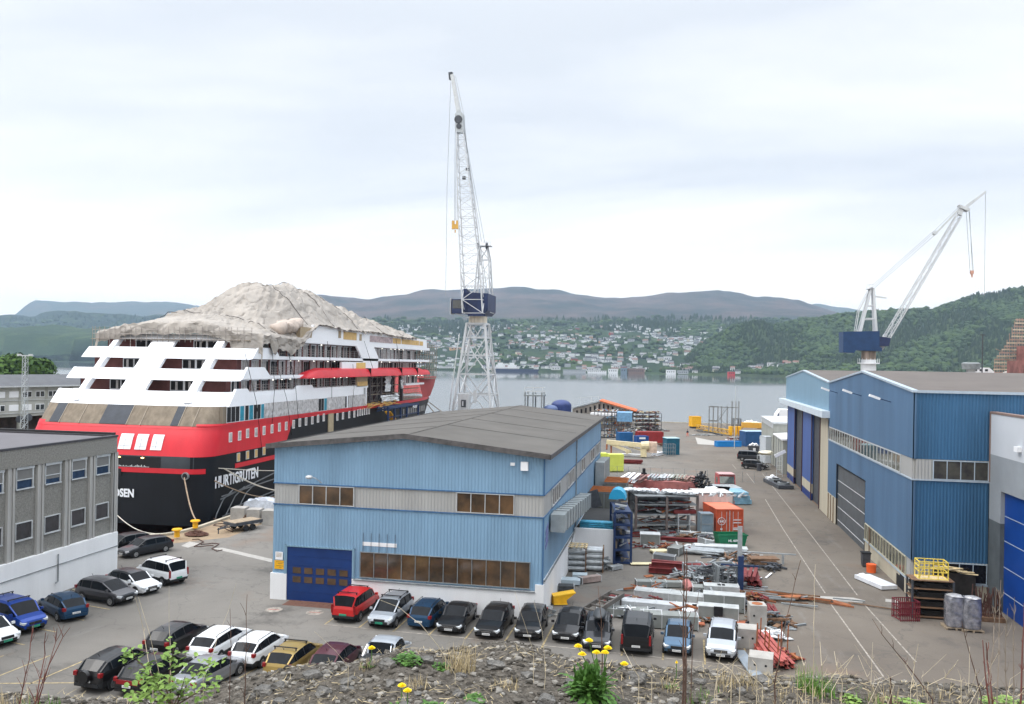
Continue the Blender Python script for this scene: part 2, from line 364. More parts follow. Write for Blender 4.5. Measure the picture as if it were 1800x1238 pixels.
# ------------------------------------------------------------------ hills over the fjord
def interp(tab,x):
 if x<=tab[0][0]:return tab[0][1]
 for(a,va_),(b_,vb) in zip(tab,tab[1:]):
  if x<=b_:t=(x-a)/(b_-a);return va_+(vb-va_)*t
 return tab[-1][1]
def hmat(name,cols,scale,lumps=.5,alt=None):
 """hillside: noise patches between three ground colours; alt=(z0,z1,colA,colB): other colours above that height"""
 m=bpy.data.materials.new(name);m.use_nodes=True
 global N,L,tc;nt=m.node_tree;N=nt.nodes;L=nt.links;b=N['Principled BSDF'];b.inputs['Roughness'].default_value=1;b.inputs['Specular IOR Level'].default_value=.1
 tc=N.new('ShaderNodeTexCoord')
 c=MX(RG(NZ(scale),.42,.58),cols[0],cols[1]);c=MX(RG(NZ(scale*2.7),.5,.62),c,cols[2])
 c=MX(RG(NZ(scale*14,4),.35,.7,0,.5),c,tuple(x*.45 for x in cols[0]))
 if alt:
  s=N.new('ShaderNodeSeparateXYZ');L.new(tc.outputs['Object'],s.inputs[0])
  ad=N.new('ShaderNodeMath');ad.operation='ADD';L.new(s.outputs[2],ad.inputs[0])
  L.new(RG(NZ(scale*1.1,5),.2,.8,-70.,70.),ad.inputs[1])
  up=MX(RG(NZ(scale*1.2),.4,.6),alt[2],alt[3]);up=MX(RG(NZ(scale*6),.5,.68,0,.8),up,tuple(x*.6 for x in alt[2]))
  c=MX(RG(ad.outputs[0],alt[0],alt[1]),c,up)
 L.new(c,b.inputs['Base Color'])
 bp=N.new('ShaderNodeBump');bp.inputs['Strength'].default_value=lumps;bp.inputs['Distance'].default_value=12.;L.new(NZ(scale*9,4),bp.inputs['Height']);L.new(bp.outputs[0],b.inputs['Normal'])
 return m
def make_layer(name,label,prof,ds,mat,px0=-700,px1=2500,step=10,amp=6.,nscale=.006):
 """prof(px) -> [(distance, image row or height)] ; rows over 0..1238 are sight lines to real heights"""
 def height(px,d):
  tab=prof(px);z=interp(tab,d);p=PD(px,640,d)
  d0=tab[0][0];fade=min(1,max(0,(d-d0)/500.))
  return z+amp*fade*(noise.fractal(Vector((p.x*nscale,p.y*nscale,3.3)),1.,2.,5))
 rows=[]
 for px in range(px0,px1+1,step):
  r=[]
  for d in ds(px):
   p=PD(px,640,d);r.append((p.x,p.y,height(px,d)))
  rows.append(r)
 q=MB();q.grid(rows);o=q.build(name,mat,smooth=180);tag(o,label,kind='structure');return height
def zrow(px,py,d):return PD(px,py,d).z
SKY_R=[(-700,520),(28,553),(40,540),(58,530),(100,531),(135,530),(160,531),(175,530),(300,532),(340,535),(380,534),(440,524),(560,520),(600,524),(640,528),(665,524),(700,517),(740,512),(800,511),(850,508),(905,505),(950,509),(1000,514),(1060,525),(1085,526),(1120,521),(1170,515),(1200,512),(1260,511),(1290,515),(1330,521),(1370,523),(1400,526),(1430,537),(1500,560),(1700,590),(2500,600)]
def spread_ds(a,n,fr):return[a+(fr-a)*(i/n)**1.3 for i in range(n+1)]
def prof_town(px):
 y=interp(SKY_R,px) if px>540 else interp([(-700,600),(380,570),(540,522)],px)
 sh=interp([(-700,3400),(300,2700),(700,2150),(1000,2085),(1300,2085),(2500,2085)],px)
 return[(sh,-3.4),(sh+14,-1.),(sh+120,4),(2750,zrow(px,612,2750)),(3350,zrow(px,576,3350)),(4300,zrow(px,max(y+12,553),4300)),(5600,zrow(px,y,5600)),(7500,100)]
town_h=make_layer('moor_mountain','brown moorland mountain above the green town slope',prof_town,lambda px:[prof_town(px)[0][0]]+[prof_town(px)[0][0]+x for x in(14,60,120,200,300,400,520,665)]+[2850+k*90 for k in range(31)]+[5600,5700,5900,6400,7500],
 hmat('moor_hillside',((.020,.038,.018),(.034,.060,.024),(.055,.085,.032)),.0022,.6,(170,250,(.105,.084,.078),(.036,.046,.044))),px0=-700,px1=2500,amp=16)
def prof_far(px):
 y=interp([(-700,575),(10,566),(28,553),(40,541),(58,529),(80,530),(100,531),(135,530),(160,532),(175,530),(300,532),(345,537),(420,532),(560,521),(700,540),(1380,560),(1420,536),(1440,534),(1480,540),(1520,546),(1700,560),(2500,600)],px)
 return[(6500,-3.4),(7000,30),(9500,zrow(px,y,9500)),(11500,100)]
make_layer('distant_ridge','flat topped blue ridge on the far horizon',prof_far,lambda px:[6500,6700,7000,7400,7800,8200,8600,9000,9300,9500,9800,10500,11500],hmat('distant_hillside',((.05,.07,.05),(.07,.08,.06),(.10,.09,.07)),.0012),amp=25,nscale=.002)
def prof_left(px):
 y=interp([(-700,560),(0,556),(15,553),(40,556),(60,555),(75,549),(100,546),(130,546),(170,550),(250,553),(340,556),(420,560),(520,590),(640,640),(2500,660)],px)
 return[(4150,-3.4),(4250,6),(5600,zrow(px,y,5600)),(6400,40)]
left_h=make_layer('green_hill','wooded green hill beyond the harbour',prof_left,lambda px:[4150,4200,4250,4350,4500,4700,4900,5100,5300,5450,5600,5750,6400],hmat('green_hillside',((.016,.030,.018),(.024,.044,.022),(.045,.070,.026)),.004,.9),px0=-700,px1=720,amp=20)
WH=[(1000,700),(1130,656),(1190,640),(1210,622),(1230,603),(1260,588),(1285,572),(1320,563),(1335,563),(1360,571),(1390,563),(1410,557),(1440,555),(1510,548),(1560,543),(1600,541),(1640,541),(1660,534),(1680,527),(1700,517),(1715,512),(1740,514),(1760,509),(1800,503),(1850,495),(2500,480)]
def prof_wood(px):
 sh=interp([(1100,2085),(1300,2070),(1400,1900),(1800,1500),(2500,1200)],px)
 y=interp(WH,px)+5
 if y>652:return[(sh,-3.4),(sh+20,-3.3),(2600,-3.4),(3000,-3.5)]
 return[(sh,-3.4),(sh+15,0),(sh+90,5),(sh+250,max(6,min(26,zrow(px,y,2450)*.35))),(2450,zrow(px,y,2450)),(2600,zrow(px,y,2450)-10),(3000,10)]
wood_h=make_layer('wooded_hill','steep wooded hill rising on the right of the fjord',prof_wood,lambda px:[prof_wood(px)[0][0],prof_wood(px)[1][0],prof_wood(px)[2][0]]+[prof_wood(px)[3][0]+(2450-prof_wood(px)[3][0])*k/12 for k in range(13)]+[2600,3000],hmat('wooded_hillside',((.028,.042,.018),(.045,.065,.022),(.06,.09,.03)),.006),px0=1120,px1=2500,amp=8)
def leafmat(name,c1,c2,c3=None,rough=.9,tone=.0):
 m=bpy.data.materials.new(name);m.use_nodes=True
 global N,L;nt=m.node_tree;N=nt.nodes;L=nt.links;b=N['Principled BSDF'];b.inputs['Roughness'].default_value=rough;b.inputs['Specular IOR Level'].default_value=.15
 g=N.new('ShaderNodeNewGeometry');r=N.new('ShaderNodeValToRGB');L.new(g.outputs['Random Per Island'],r.inputs[0]);r.color_ramp.interpolation='LINEAR'
 r.color_ramp.elements[0].color=(*c1,1);r.color_ramp.elements[1].color=(*c2,1)
 if c3:x=r.color_ramp.elements.new(.55);x.color=(*c3,1)
 L.new(r.outputs[0],b.inputs['Base Color']);MATS[name]=m;return m
crown_dark=leafmat('far_conifer_crowns',(.020,.034,.016),(.036,.056,.022));crown_lite=leafmat('far_broadleaf_crowns',(.030,.052,.020),(.062,.098,.028),(.04,.066,.025))
q=MB();r2=random.Random(11);k=0
while k<11500:
 px=r2.uniform(1140,2050);d0=prof_wood(px)[0][0];d=d0+25+(2520-d0-25)*r2.random()**.8
 z=wood_h(px,d)
 if z<1 or interp(WH,px)>648:continue
 p=PD(px,640,d);k+=1
 lo=z<60
 nn=noise.noise(Vector((p.x*.006,p.y*.006,9)))+.25*r2.uniform(-1,1)
 if(z<32 and r2.random()<.45):continue
 con=nn>.05;s=r2.uniform(4.2,8.5)*(1.15 if not con else .8)
 if con:q.cyl((p.x,p.y,z-2),(p.x,p.y,z+s*2.0),s*.62,5,s*.05,m=0)
 else:q.blob((p.x,p.y,z+s*.45),s,s,s*.85,k,.5,m=1)
tag(q.build('hill_wood',[crown_dark,crown_lite]),'mixed wood covering the steep hill across the water',kind='stuff')
q=MB();k=0
while k<5200:
 px=r2.uniform(560,1420) if r2.random()<.8 else r2.uniform(-60,430);d=r2.choice((r2.uniform(2120,2900),r2.uniform(3050,3900),r2.uniform(2900,3500))) if px>500 else r2.uniform(4260,5500)
 p=PD(px,640,d);z=town_h(px,d) if px>500 else left_h(px,d);k+=1
 nn=noise.noise(Vector((p.x*.0035,p.y*.0035,2)))+.2*r2.uniform(-1,1)
 if 2120<d<3250 and nn<.05 and px>500:continue
 con=noise.noise(Vector((p.x*.003,p.y*.003,21)))>-.05 if d>2900 else r2.random()<.25
 s=r2.uniform(6,11)*(1. if d<3000 else 1.25)
 if con:q.cyl((p.x,p.y,z-2),(p.x,p.y,z+s*1.7),s*.7,5,s*.05,m=0)
 else:q.blob((p.x,p.y,z+s*.35),s*1.2,s*1.2,s*.8,k,.5,m=1)
tag(q.build('far_wood',[crown_dark,crown_lite]),'distant belts of wood on the slopes behind the town',kind='stuff')
# ------------------------------------------------------------------ haze
HAZE=8e-5
hm=bpy.data.materials.new('haze_air');hm.use_nodes=True;nt=hm.node_tree;nt.nodes.clear()
o_=nt.nodes.new('ShaderNodeOutputMaterial');pv=nt.nodes.new('ShaderNodeVolumePrincipled');pv.inputs['Density'].default_value=HAZE;pv.inputs['Color'].default_value=(.50,.68,.90,1);pv.inputs['Anisotropy'].default_value=.2
nt.links.new(pv.outputs[0],o_.inputs['Volume'])
q=MB();q.bx(-9000,9000,-250,12500,-7,800)
hz_o=q.build('haze',hm);tag(hz_o,'pale blue haze in the air over the fjord',kind='stuff')
skyblue=M('pale_blue_cladding',(.20,.335,.475),.55,var=.12,scale=.5,streak=1,ribs=.24)
skyblue2=M('faded_blue_cladding',(.19,.315,.42),.55,var=.07,scale=.5,streak=1,ribs=.24)
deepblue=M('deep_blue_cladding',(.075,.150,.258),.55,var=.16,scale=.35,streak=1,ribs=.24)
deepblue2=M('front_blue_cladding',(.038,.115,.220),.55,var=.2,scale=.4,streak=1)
bandgrey=M('grey_ribbed_band',(.37,.37,.36),.55,var=.08,scale=.6,streak=1,ribs=.24)
reflglass=M('painted_reflection_glass',(.032,.025,.019),.10,spec=.6,col2=(.15,.085,.042),scale=.6)  # brown blotches paint warm timber reflections and interior into the pane colour
whitebase=M('white_plinth_paint',(.76,.77,.78),.8,var=.06,scale=.7,streak=1)
roofing=M('roofing_felt',(.098,.092,.084),.9,var=.14,scale=.25,bump=.15)
roofing2=M('brown_roof_sheet',(.118,.103,.094),.8,var=.10,scale=.3,ribs=.5)
fascia=M('dark_fascia',(.085,.08,.08),.7,var=.4,scale=2)
trimpale=M('pale_metal_trim',(.36,.43,.50),.5,var=.1)
doorblue=M('roller_door_blue',(.008,.035,.15),.4,var=.15,scale=1)
doorgrey=M('roller_door_grey',(.085,.095,.105),.5,var=.2,scale=1)
beige=M('beige_plinth',(.45,.41,.32),.85,var=.12,scale=.5,streak=1)
def win_u(parent,u,y0,y1,z0,z1,n,side,fm,gm,fw=.07,dep=.10):
 """window in a wall of constant x; side=-1 looks towards -x"""
 f=MB();g=MB();a,b_=sorted((u,u+side*dep))
 f.bx(a,b_,y0,y1,z0,z0+fw);f.bx(a,b_,y0,y1,z1-fw,z1)
 for k in range(n+1):
  y=y0+(y1-y0-fw)*k/n;f.bx(a,b_,y,y+fw,z0+fw,z1-fw)
 c,d=sorted((u+side*.005,u+side*.035));g.bx(c,d,y0+fw,y1-fw,z0+fw,z1-fw)
 o=f.build('window',fm,parent);g.build('pane',gm,o);return o
def win_v(parent,v,x0,x1,z0,z1,n,fm,gm,fw=.05,dep=.10):
 f=MB();g=MB()
 f.bx(x0,x1,v-dep,v,z0,z0+fw);f.bx(x0,x1,v-dep,v,z1-fw,z1)
 for k in range(n+1):
  x=x0+(x1-x0-fw)*k/n;f.bx(x,x+fw,v-dep,v,z0+fw,z1-fw)
 g.bx(x0+fw,x1-fw,v-.035,v-.005,z0+fw,z1-fw)
 o=f.build('window',fm,parent);g.build('pane',gm,o);return o
# ---------------- pale blue hall in the middle of the yard
X0,X1,Y0,Y1=-28.62,-8.64,56.35,101.;XM=-18.6
t=thing('workshop_hall','pale blue ribbed workshop hall with brown felt roof behind the row of parked cars','building',(0,0,0))
q=MB();ev,rd=11.02,12.05
q.prism([(X0,8.5),(X1,8.5),(X1,ev),(XM,rd),(X0,ev)],'y',Y0,Y0+.2);q.bx(X0,X1,Y0+.001,Y0+.2,1.9,6.95)
q.bx(X1-.2,X1,Y0+.2,Y1,8.5,ev);q.bx(X1-.2,X1,Y0+.2,Y1,2.6,6.95);q.bx(X0,X0+.2,Y0+.2,Y1,1.9,ev);q.prism([(X0,1.9),(X1,1.9),(X1,ev),(XM,rd),(X0,ev)],'y',Y1-.2,Y1)
q.build('wall',skyblue,t)
q=MB();q.bx(X0+.03,X1-.03,Y0+.03,Y0+.2,6.95,8.5);q.bx(X1-.2,X1-.03,Y0+.2,Y1-.2,6.95,8.5);q.build('band',bandgrey,t)
q=MB();q.bx(X0-.03,X1+.02,Y0-.06,Y0+.02,8.44,8.52);q.bx(X0-.03,X1+.02,Y0-.06,Y0+.02,6.9,6.98);q.bx(X1,X1+.06,Y0+.02,Y1,8.44,8.5);q.bx(X1,X1+.05,Y0+.02,Y1,6.9,6.97)
q.bx(X1-.04,X1+.05,Y0-.05,Y0+.05,1.9,6.9);q.bx(X1-.04,X1+.05,Y0-.05,Y0+.05,8.52,ev);q.build('trim',M('blue_trim',(.05,.13,.26),.5),t)
q=MB();q.bx(X0-.12,-27.48,Y0-.12,Y0+.3,0,1.9);q.bx(-22.45,X1+.12,Y0-.12,Y0+.3,0,1.86);q.bx(X1-.2,X1+.10,Y0+.3,74.2,0,2.6);q.bx(X1-.2,X1+.1,74.2,Y1,0,2.6);q.bx(X0-.1,X0+.2,Y0+.3,Y1,0,1.9);q.bx(X1-.5,X1+.12,Y0-.12,Y0+.3,1.86,2.35)
q.build('plinth',whitebase,t)
q=MB();q.bx(-22.3,X1-.5,Y0-.2,Y0-.12,1.8,1.87);q.bx(X1+.1,X1+.18,Y0,74,2.55,2.66);q.build('sill',mgrey,t)
q=MB();ov=.45
q.prism([(X0-ov,ev+.02),(XM,rd+.04),(X1+ov,ev+.02),(X1+ov,ev+.22),(XM,rd+.26),(X0-ov,ev+.22)],'y',Y0-ov,Y1+ov);q.build('roof',roofing,t)
q=MB()
for s_,(xa,xb) in enumerate(((X0-ov-.02,XM),(XM,X1+ov+.02))):
 za,zb=(ev-.02,rd+.02) if s_==0 else(rd+.02,ev-.02)
 q.prism([(xa,za),(xb,zb),(xb,zb+.36),(xa,za+.36)],'y',Y0-ov-.06,Y0-ov)
q.bx(X1+ov,X1+ov+.05,Y0-ov,Y1+ov,ev-.04,ev+.30);q.bx(X0-ov-.05,X0-ov,Y0-ov,Y1+ov,ev-.04,ev+.30);q.build('fascia',fascia,t)
q=MB();sl=(rd-ev)/(XM-X0)
q.bx(XM-.08,XM+.08,Y0-.3,Y1+.2,rd+.26,rd+.285)
for y in(64.7,72.9,81.6,90.8):q.prism([(X0,ev+.265),(XM-.2,rd+.27),(XM-.2,rd+.29),(X0,ev+.28)],'y',y,y+.1);q.prism([(XM+.2,rd+.27),(X1,ev+.265),(X1,ev+.28),(XM+.2,rd+.29)],'y',y+2,y+2.1)
q.build('roof_seam',M('felt_seam',(.09,.085,.078),.9),t)
win_v(t,Y0+.02,-26.65,-22.4,7.02,8.42,4,lgrey,reflglass);win_v(t,Y0+.02,-14.82,-10.7,7.02,8.42,4,lgrey,reflglass);win_v(t,Y0-.01,-21.85,-9.5,2.0,3.85,12,mgrey,reflglass,.045)
for y0,y1,n in((60.2,64.5,4),(69.3,73.4,4),(79.4,82.7,2),(88.2,92.6,2),(94.8,98.9,3)):win_u(t,X1-.02,y0,y1,7.05,8.42,n,1,lgrey,reflglass)
q=MB();q.bx(-27.48,-22.45,Y0-.03,Y0+.03,0,3.86)
for k in range(1,7):q.bx(-27.4,-22.5,Y0-.045,Y0-.03,k*.64,k*.64+.03)
d=q.build('roller_door',doorblue,t);q=MB()
for r in range(2):
 for k in range(5):q.bx(-27.02+k*.9,-26.38+k*.9,Y0-.06,Y0-.046,1.32+r*.66,1.76+r*.66)
q.build('door_window',reflglass,d)
q=MB();q.bx(-27.7,-27.48,Y0-.1,Y0,1.9,4.0);q.bx(-22.45,-22.25,Y0-.1,Y0,1.9,4.0);q.bx(-27.7,-22.25,Y0-.12,Y0,3.9,4.0);q.build('door_frame',skyblue2,t)
q=MB();q.tube([(X1+.12,74.6,11),(X1+.12,74.6,3.2),(X1+.12,74.6,2.9),(X1+.18,70.2,1.9),(X1+.18,70.1,.0)],.06,6);q.build('downpipe',mgrey,t)
q=MB();q.bx(-10.25,-9.75,Y0-.28,Y0-.02,10.15,10.75);q.bx(-11.0,-10.7,Y0-.15,Y0,10.45,10.65);q.build('junction_box',white,t)
q=MB();q.tube([(-24.9,Y0,8.62),(-25.15,Y0-.5,9.0),(-25.3,Y0-.7,9.1)],.035,5);q.blob((-25.5,Y0-.85,9.12),.28,.24,.15,3,.0,sub=2);q.build('wall_lamp',lgrey,t)
q=MB();q.bx(-21.7,-19.15,Y0-.025,Y0-.002,4.28,4.55);q.build('blank_sign',white,t)
q=MB()
for x in(-21.65,-21.05,-20.45,-19.85,-19.25):q.cyl((x,Y0-.06,3.86),(x,Y0-.06,5.2),.018,5)
q.build('bracket',dgrey,t)
q=MB()
for k in range(3):q.prism([(57.3,4.55+k*.5),(58.5,4.95+k*.5),(58.5,5.25+k*.5),(57.3,4.85+k*.5)],'x',X1+.01,X1+.03)
q.build('wall_mark',M('faded_purple_paint',(.16,.17,.36),.7),t)
s=thing('notice_board','orange yellow warning board below a white notice beside the blue roller door','sign',(-28.0,Y0-.03,2.2))
q=MB();q.bx(-.46,.42,-.03,0,0,.62);q.build('warning_board',yellow,s);q=MB();q.bx(-.4,.18,-.03,0,.68,1.25);q.build('notice',white,s)
q=MB()
for z,a,b_ in((.50,-.34,.30),(.38,-.2,.2),(.22,-.30,.26),(.12,-.1,.12)):q.bx(a,b_,-.036,-.03,z,z+.035)
for z in(1.15,1.06,.97,.88):q.bx(-.33,.1,-.036,-.03,z,z+.03)
q.build('print',M('grey_print',(.25,.16,.05),.8),s)
t=thing('air_duct','long stepped grey metal duct running low along the side of the pale blue hall','duct',(0,0,0))
q=MB();n=11
for k in range(n):
 y=58.8+k*1.72;z=6.75-.13*k;q.bx(-8.5,-7.5,y,y+1.62,z-1.25,z)
q.build('casing',M('duct_sheet',(.36,.40,.41),.5,metal=.3,var=.12,scale=1.5),t)
q=MB()
for k in range(n):y=58.8+k*1.72;z=6.75-.13*k;q.bx(-8.56,-7.44,y+1.62,y+1.72,z-1.3,z+.04)
q.build('joint',mgrey,t)
t=thing('air_duct','stack of upright grey duct sections against the far end of the pale blue hall','duct')
q=MB()
for k in range(5):q.bx(-8.5,-7.5,93+k*1.5,94.4+k*1.5,3.0+.3*k,6.6-.05*k)
q.build('casing',MATS['duct_sheet'],t)
q=MB()
for k in range(5):q.bx(-8.5,-7.46,94.4+k*1.5,94.5+k*1.5,3.1+.3*k,6.64-.05*k)
q.build('joint',mgrey,t)
q=MB();q.bx(-8.54,-4.95,73.95,74.2,0,2.9);tag(q.build('yard_wall',whitebase),'white painted wall standing out from the side of the pale blue hall','wall')
q=MB();q.bx(-8.54,-5.0,74.25,86,2.5,2.7);q.bx(-5.2,-5.0,74.25,86,0,2.5);tag(q.build('flat_roof',M('dark_felt',(.05,.05,.05),.9)),'low dark flat roof behind the white yard wall','roof')
t=thing('landing_tower','small grey steel landing frame with railing rising behind the hall roof ridge','scaffold',(0,0,0))
q=MB()
for x in(-18.4,-17.4,-16.3):
 for y in(103,105):q.beam((x,y,0),(x,y,13.9),.16)
q.build('post',mgrey,t);q=MB();q.bx(-18.6,-16.1,102.9,105.1,13.4,13.6);q.build('deck',mgrey,t)
q=MB()
for z in(14.0,14.5):
 for y in(103,105):q.beam((-18.5,y,z),(-16.2,y,z),.05)
for x in(-18.5,-17.4,-16.2):q.beam((x,103,13.6),(x,103,14.5),.05)
q.build('railing',lgrey,t)
t=thing('storage_tank','pair of rounded dark blue tank tops showing over the hall roof','tank',(0,0,0))
q=MB();q.cyl((-14.2,106,0),(-14.2,106,12.2),1.3,20);q.blob((-14.2,106,12.2),1.3,1.3,.75,0,0,sub=3);q.build('tank_shell',M('tank_blue',(.03,.05,.16),.5,var=.2),t,smooth=40)
q=MB();q.cyl((-15.3,104,0),(-15.3,104,11.8),.95,20);q.blob((-15.3,104,11.8),.95,.95,.55,0,0,sub=3);q.build('tank_shell',M('tank_blue_pale',(.10,.14,.27),.5,var=.2),t,smooth=40)
# ---------------- blue hall on the right
U=18.05
t=thing('blue_hall','tall blue industrial hall with two roof gables along the right of the road','building')
ga,gb=68.5,104.
q=MB();q.prism([(gb,10.72),(gb,15.8),(86.3,17.2),(ga,15.8),(ga,10.72)],'x',U,U+.25)
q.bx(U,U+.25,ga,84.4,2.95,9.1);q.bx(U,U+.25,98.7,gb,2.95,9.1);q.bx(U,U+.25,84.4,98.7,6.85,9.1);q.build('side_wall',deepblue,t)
q=MB();q.bx(U+.03,U+.25,68.7,gb,9.15,10.7);q.bx(U+.03,U+.25,68.7,84.4,1.3,2.95);q.bx(U+.25,23.45,ga+.03,ga+.25,9.15,10.7);q.bx(U+.25,23.45,ga+.03,ga+.25,1.3,2.95);q.build('band',bandgrey,t)
q=MB();q.bx(U+.03,U+.25,68.7,84.4,0,1.25);q.bx(U-.02,U+.25,98.7,gb,0,2.95);q.bx(U+.2,23.45,ga,ga+.25,0,1.3);q.bx(U,U+.25,104,109.4,0,11.5);q.build('plinth',beige,t)
q=MB();q.bx(U-.08,U+.02,ga-.06,gb,9.08,9.18);q.bx(U-.08,U+.02,ga-.06,84.4,1.24,1.34);q.bx(U-.06,23.45,ga-.08,ga,9.08,9.18);q.bx(U-.06,23.45,ga-.08,ga,1.26,1.36)
for(a,za),(b_,zb) in(((gb,15.8),(86.3,17.2)),((86.3,17.2),(ga-.1,15.8)),((142.6,15.94),(124.3,17.1)),((124.3,17.1),(gb+.4,15.8))):q.prism([(a,za),(b_,zb),(b_,zb+.18),(a,za+.18)],'x',U-.12,U+.3)
q.bx(U+.3,60,ga-.12,ga+.1,15.78,15.98)
q.build('trim',trimpale,t)
q=MB();per=.235;n=int((60-U)/per)
for z0,z1,x1 in((10.72,15.8,60.),(2.95,9.1,23.45)):
 x=U;row0=[];row1=[]
 k=0
 while x<x1:
  for fx,dy in((0,0),(.35,0),(.5,.05),(.85,.05)):
   row0.append((x+fx*per,ga+dy,z0));row1.append((x+fx*per,ga+dy,z1))
  x+=per
 q.grid([row0,row1])
q.bx(U+.25,60,ga+.06,ga+.2,10.72,15.8);q.bx(U+.25,23.45,ga+.06,ga+.2,2.95,9.1)
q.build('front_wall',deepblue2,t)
win_u(t,U+.02,71.9,103.6,9.2,10.66,24,-1,lgrey,M('mirror_window',(.24,.25,.22),.05,metal=.75,var=.3,scale=.4),.06,.08)
win_u(t,U+.02,69.9,84.1,1.38,2.9,14,-1,M('pale_frame',(.45,.43,.33),.6),M('dull_window',(.10,.10,.08),.15,var=.3),.06,.08)
win_v(t,ga+.02,19.5,23.4,9.2,10.66,4,trimpale,M('front_window_dark',(.03,.028,.03),.12,col2=(.09,.085,.07),scale=.7));win_v(t,ga+.02,20.5,23.4,1.4,2.9,3,trimpale,M('front_window_low',(.008,.008,.012),.15));win_v(t,ga+.02,19.5,20.5,2.1,2.9,1,mgrey,dark)
q=MB();q.bx(U+.18,U+.24,84.4,98.7,0,6.85);d=q.build('roller_door',doorgrey,t);q=MB()
for z in(.6,2.05,3.5,5.0):q.bx(U+.14,U+.18,84.4,98.6,z,z+.07)
q.build('panel_joint',lgrey,d)
q=MB();q.bx(U,U+.1,98.6,98.75,0,6.9);q.bx(U,U+.1,84.3,84.42,0,6.9);q.bx(U,U+.1,84.4,98.7,6.8,6.9);q.build('door_frame',dark,t)
q=MB();q.bx(U-.01,U+.03,70.4,72.6,0,.95);q.bx(U-.01,U+.03,70.45,71.6,.95,1.2);q.build('doorway',dark,t)
q=MB()
for y in(82.0,99.9,101.5,103.0):q.cyl((U-.08,y,0),(U-.08,y,2.9),.05,6)
q.build('pipe',M('brown_pipe',(.22,.15,.10),.8),t)
q=MB();q.prism([(142.6,11.9),(142.6,15.94),(124.3,17.1),(104.35,15.82),(104.35,11.9)],'x',U,U+.25);q.bx(U,U+.2,103.95,104.35,9,15.8);q.build('end_gable',skyblue2,t)
q=MB();q.prism([(142.9,11.75),(144.5,12.1),(144.5,12.5),(103.2,12.5),(103.2,11.7)],'x',U-.9,U+.1);q.build('canopy',M('canopy_metal',(.55,.62,.68),.5,var=.1),t)
q=MB();q.bx(U+.1,U+.9,109,142.6,0,.02);q.bx(U+1.0,U+1.1,104.3,142.6,0,11.7);q.build('doorway',brownwood,t)
for y0,y1,xx in((131.8,139.8,U),(115.8,124.0,U),(109.6,116.2,U+.35),(139.6,142.5,U+.35)):
 q=MB();q.bx(xx,xx+.18,y0,y1,2.2,11.7);q.bx(xx,xx+.18,y0,y1,.95,2.2,1);q.bx(xx,xx+.18,y0,y1,0,.95,2)
 q.build('sliding_door',[M('faded_door_blue',(.06,.115,.32),.6,var=.15,scale=.4,streak=1),beige,M('dark_door_blue',(.012,.035,.17),.6,var=.2)],t)
q=MB()
for y in(109.5,115.9,131.7,124.1):q.bx(U-.1,U,y-.12,y+.12,0,11.7)
q.build('door_post',M('dark_red_post',(.06,.025,.03),.7),t)
q=MB();q.bx(U+.25,60,ga+.25,142.4,0.02,15.6);q.build('wall_core',dgrey,t)
q=MB()
q.prism([(ga-.1,15.82),(86.3,17.22),(gb+.2,15.82),(gb+.2,15.97),(86.3,17.4),(ga-.1,15.97)],'x',U+.3,60)
q.prism([(gb+.2,15.82),(124.3,17.12),(143,15.96),(143,16.1),(124.3,17.28),(gb+.2,15.98)],'x',U+.3,60);q.build('roof',roofing2,t)
for px,py in((1447,684),(1489,689),(1541,700)):
 a=PU(px+25,py+7,U);o=thing('flood_light','white floodlight on an arm high on the blue hall side, '+('nearest the roof valley' if px<1460 else 'middle one of three' if px<1500 else 'closest to the front corner'),'lamp',a,0,'floodlights on the blue hall')
 q=MB();q.beam((0,0,0),(-1.0,0,.28),.06);q.build('arm',navy,o);q=MB();q.beam((-.9,0,.24),(-1.75,0,.55),.34,.2);q.build('lamp_head',white,o)
t=thing('roof_ventilator','round grey ventilator cap standing on the far roof ridge','vent',PD(1706,664,112));q=MB();q.cyl((0,0,-1),(0,0,1.1),.55,16);q.build('shaft',lgrey,t,smooth=40);q=MB();q.cyl((0,0,1.1),(0,0,1.9),1.05,20,1.15);q.cyl((0,0,1.9),(0,0,2.05),1.15,20,.9);q.build('cap',mgrey,t,smooth=40)
t=thing('grey_hall','white and grey rendered building with big blue roller door at the right edge','building');V=23.45
q=MB();y1,y0=68.42,34.
q.bx(V,V+.4,66.2,y1,6.44,11.3,1);q.bx(V,V+.4,66.2,y1,0,6.44,2);q.bx(V,V+.4,y0,y1,11.3,14.35,0);q.bx(V,V+.4,y0,66.2,8.8,11.3,1)
q.bx(V+.4,V+.8,65.5,66.2,0,8.8,2);q.bx(V+.4,60,y0,y1-.02,0,14.3,1)
q.build('wall',[M('light_render',(.50,.53,.57),.85,var=.04,scale=.3),M('mid_grey_render',(.26,.285,.31),.85,var=.08,scale=.5),M('dark_grey_render',(.085,.10,.11),.85,var=.2,scale=.6)],t)
q=MB();q.bx(V-.05,V+.45,y0,y1+.04,14.35,14.5);q.bx(V-.06,V,68.3,y1+.02,9.2,14.35);q.build('coping',M('brown_coping',(.20,.14,.12),.7),t)
q=MB();q.bx(V+.28,V+.36,38,66.18,0.02,8.78);d=q.build('roller_door',M('bright_door_blue',(.004,.045,.24),.45,var=.12,scale=.5),t);q=MB()
for z in(1.45,3.3,5.2,7.0):q.bx(V+.25,V+.28,38,66.15,z,z+.045)
q.build('panel_joint',trimpale,d)
q=MB();q.bx(V-.3,V,62.6,63.2,12.0,12.35);q.build('wall_lamp',white,t)
q=MB();q.bx(V+.02,V+.5,62.3,64.3,17.0,17.9);
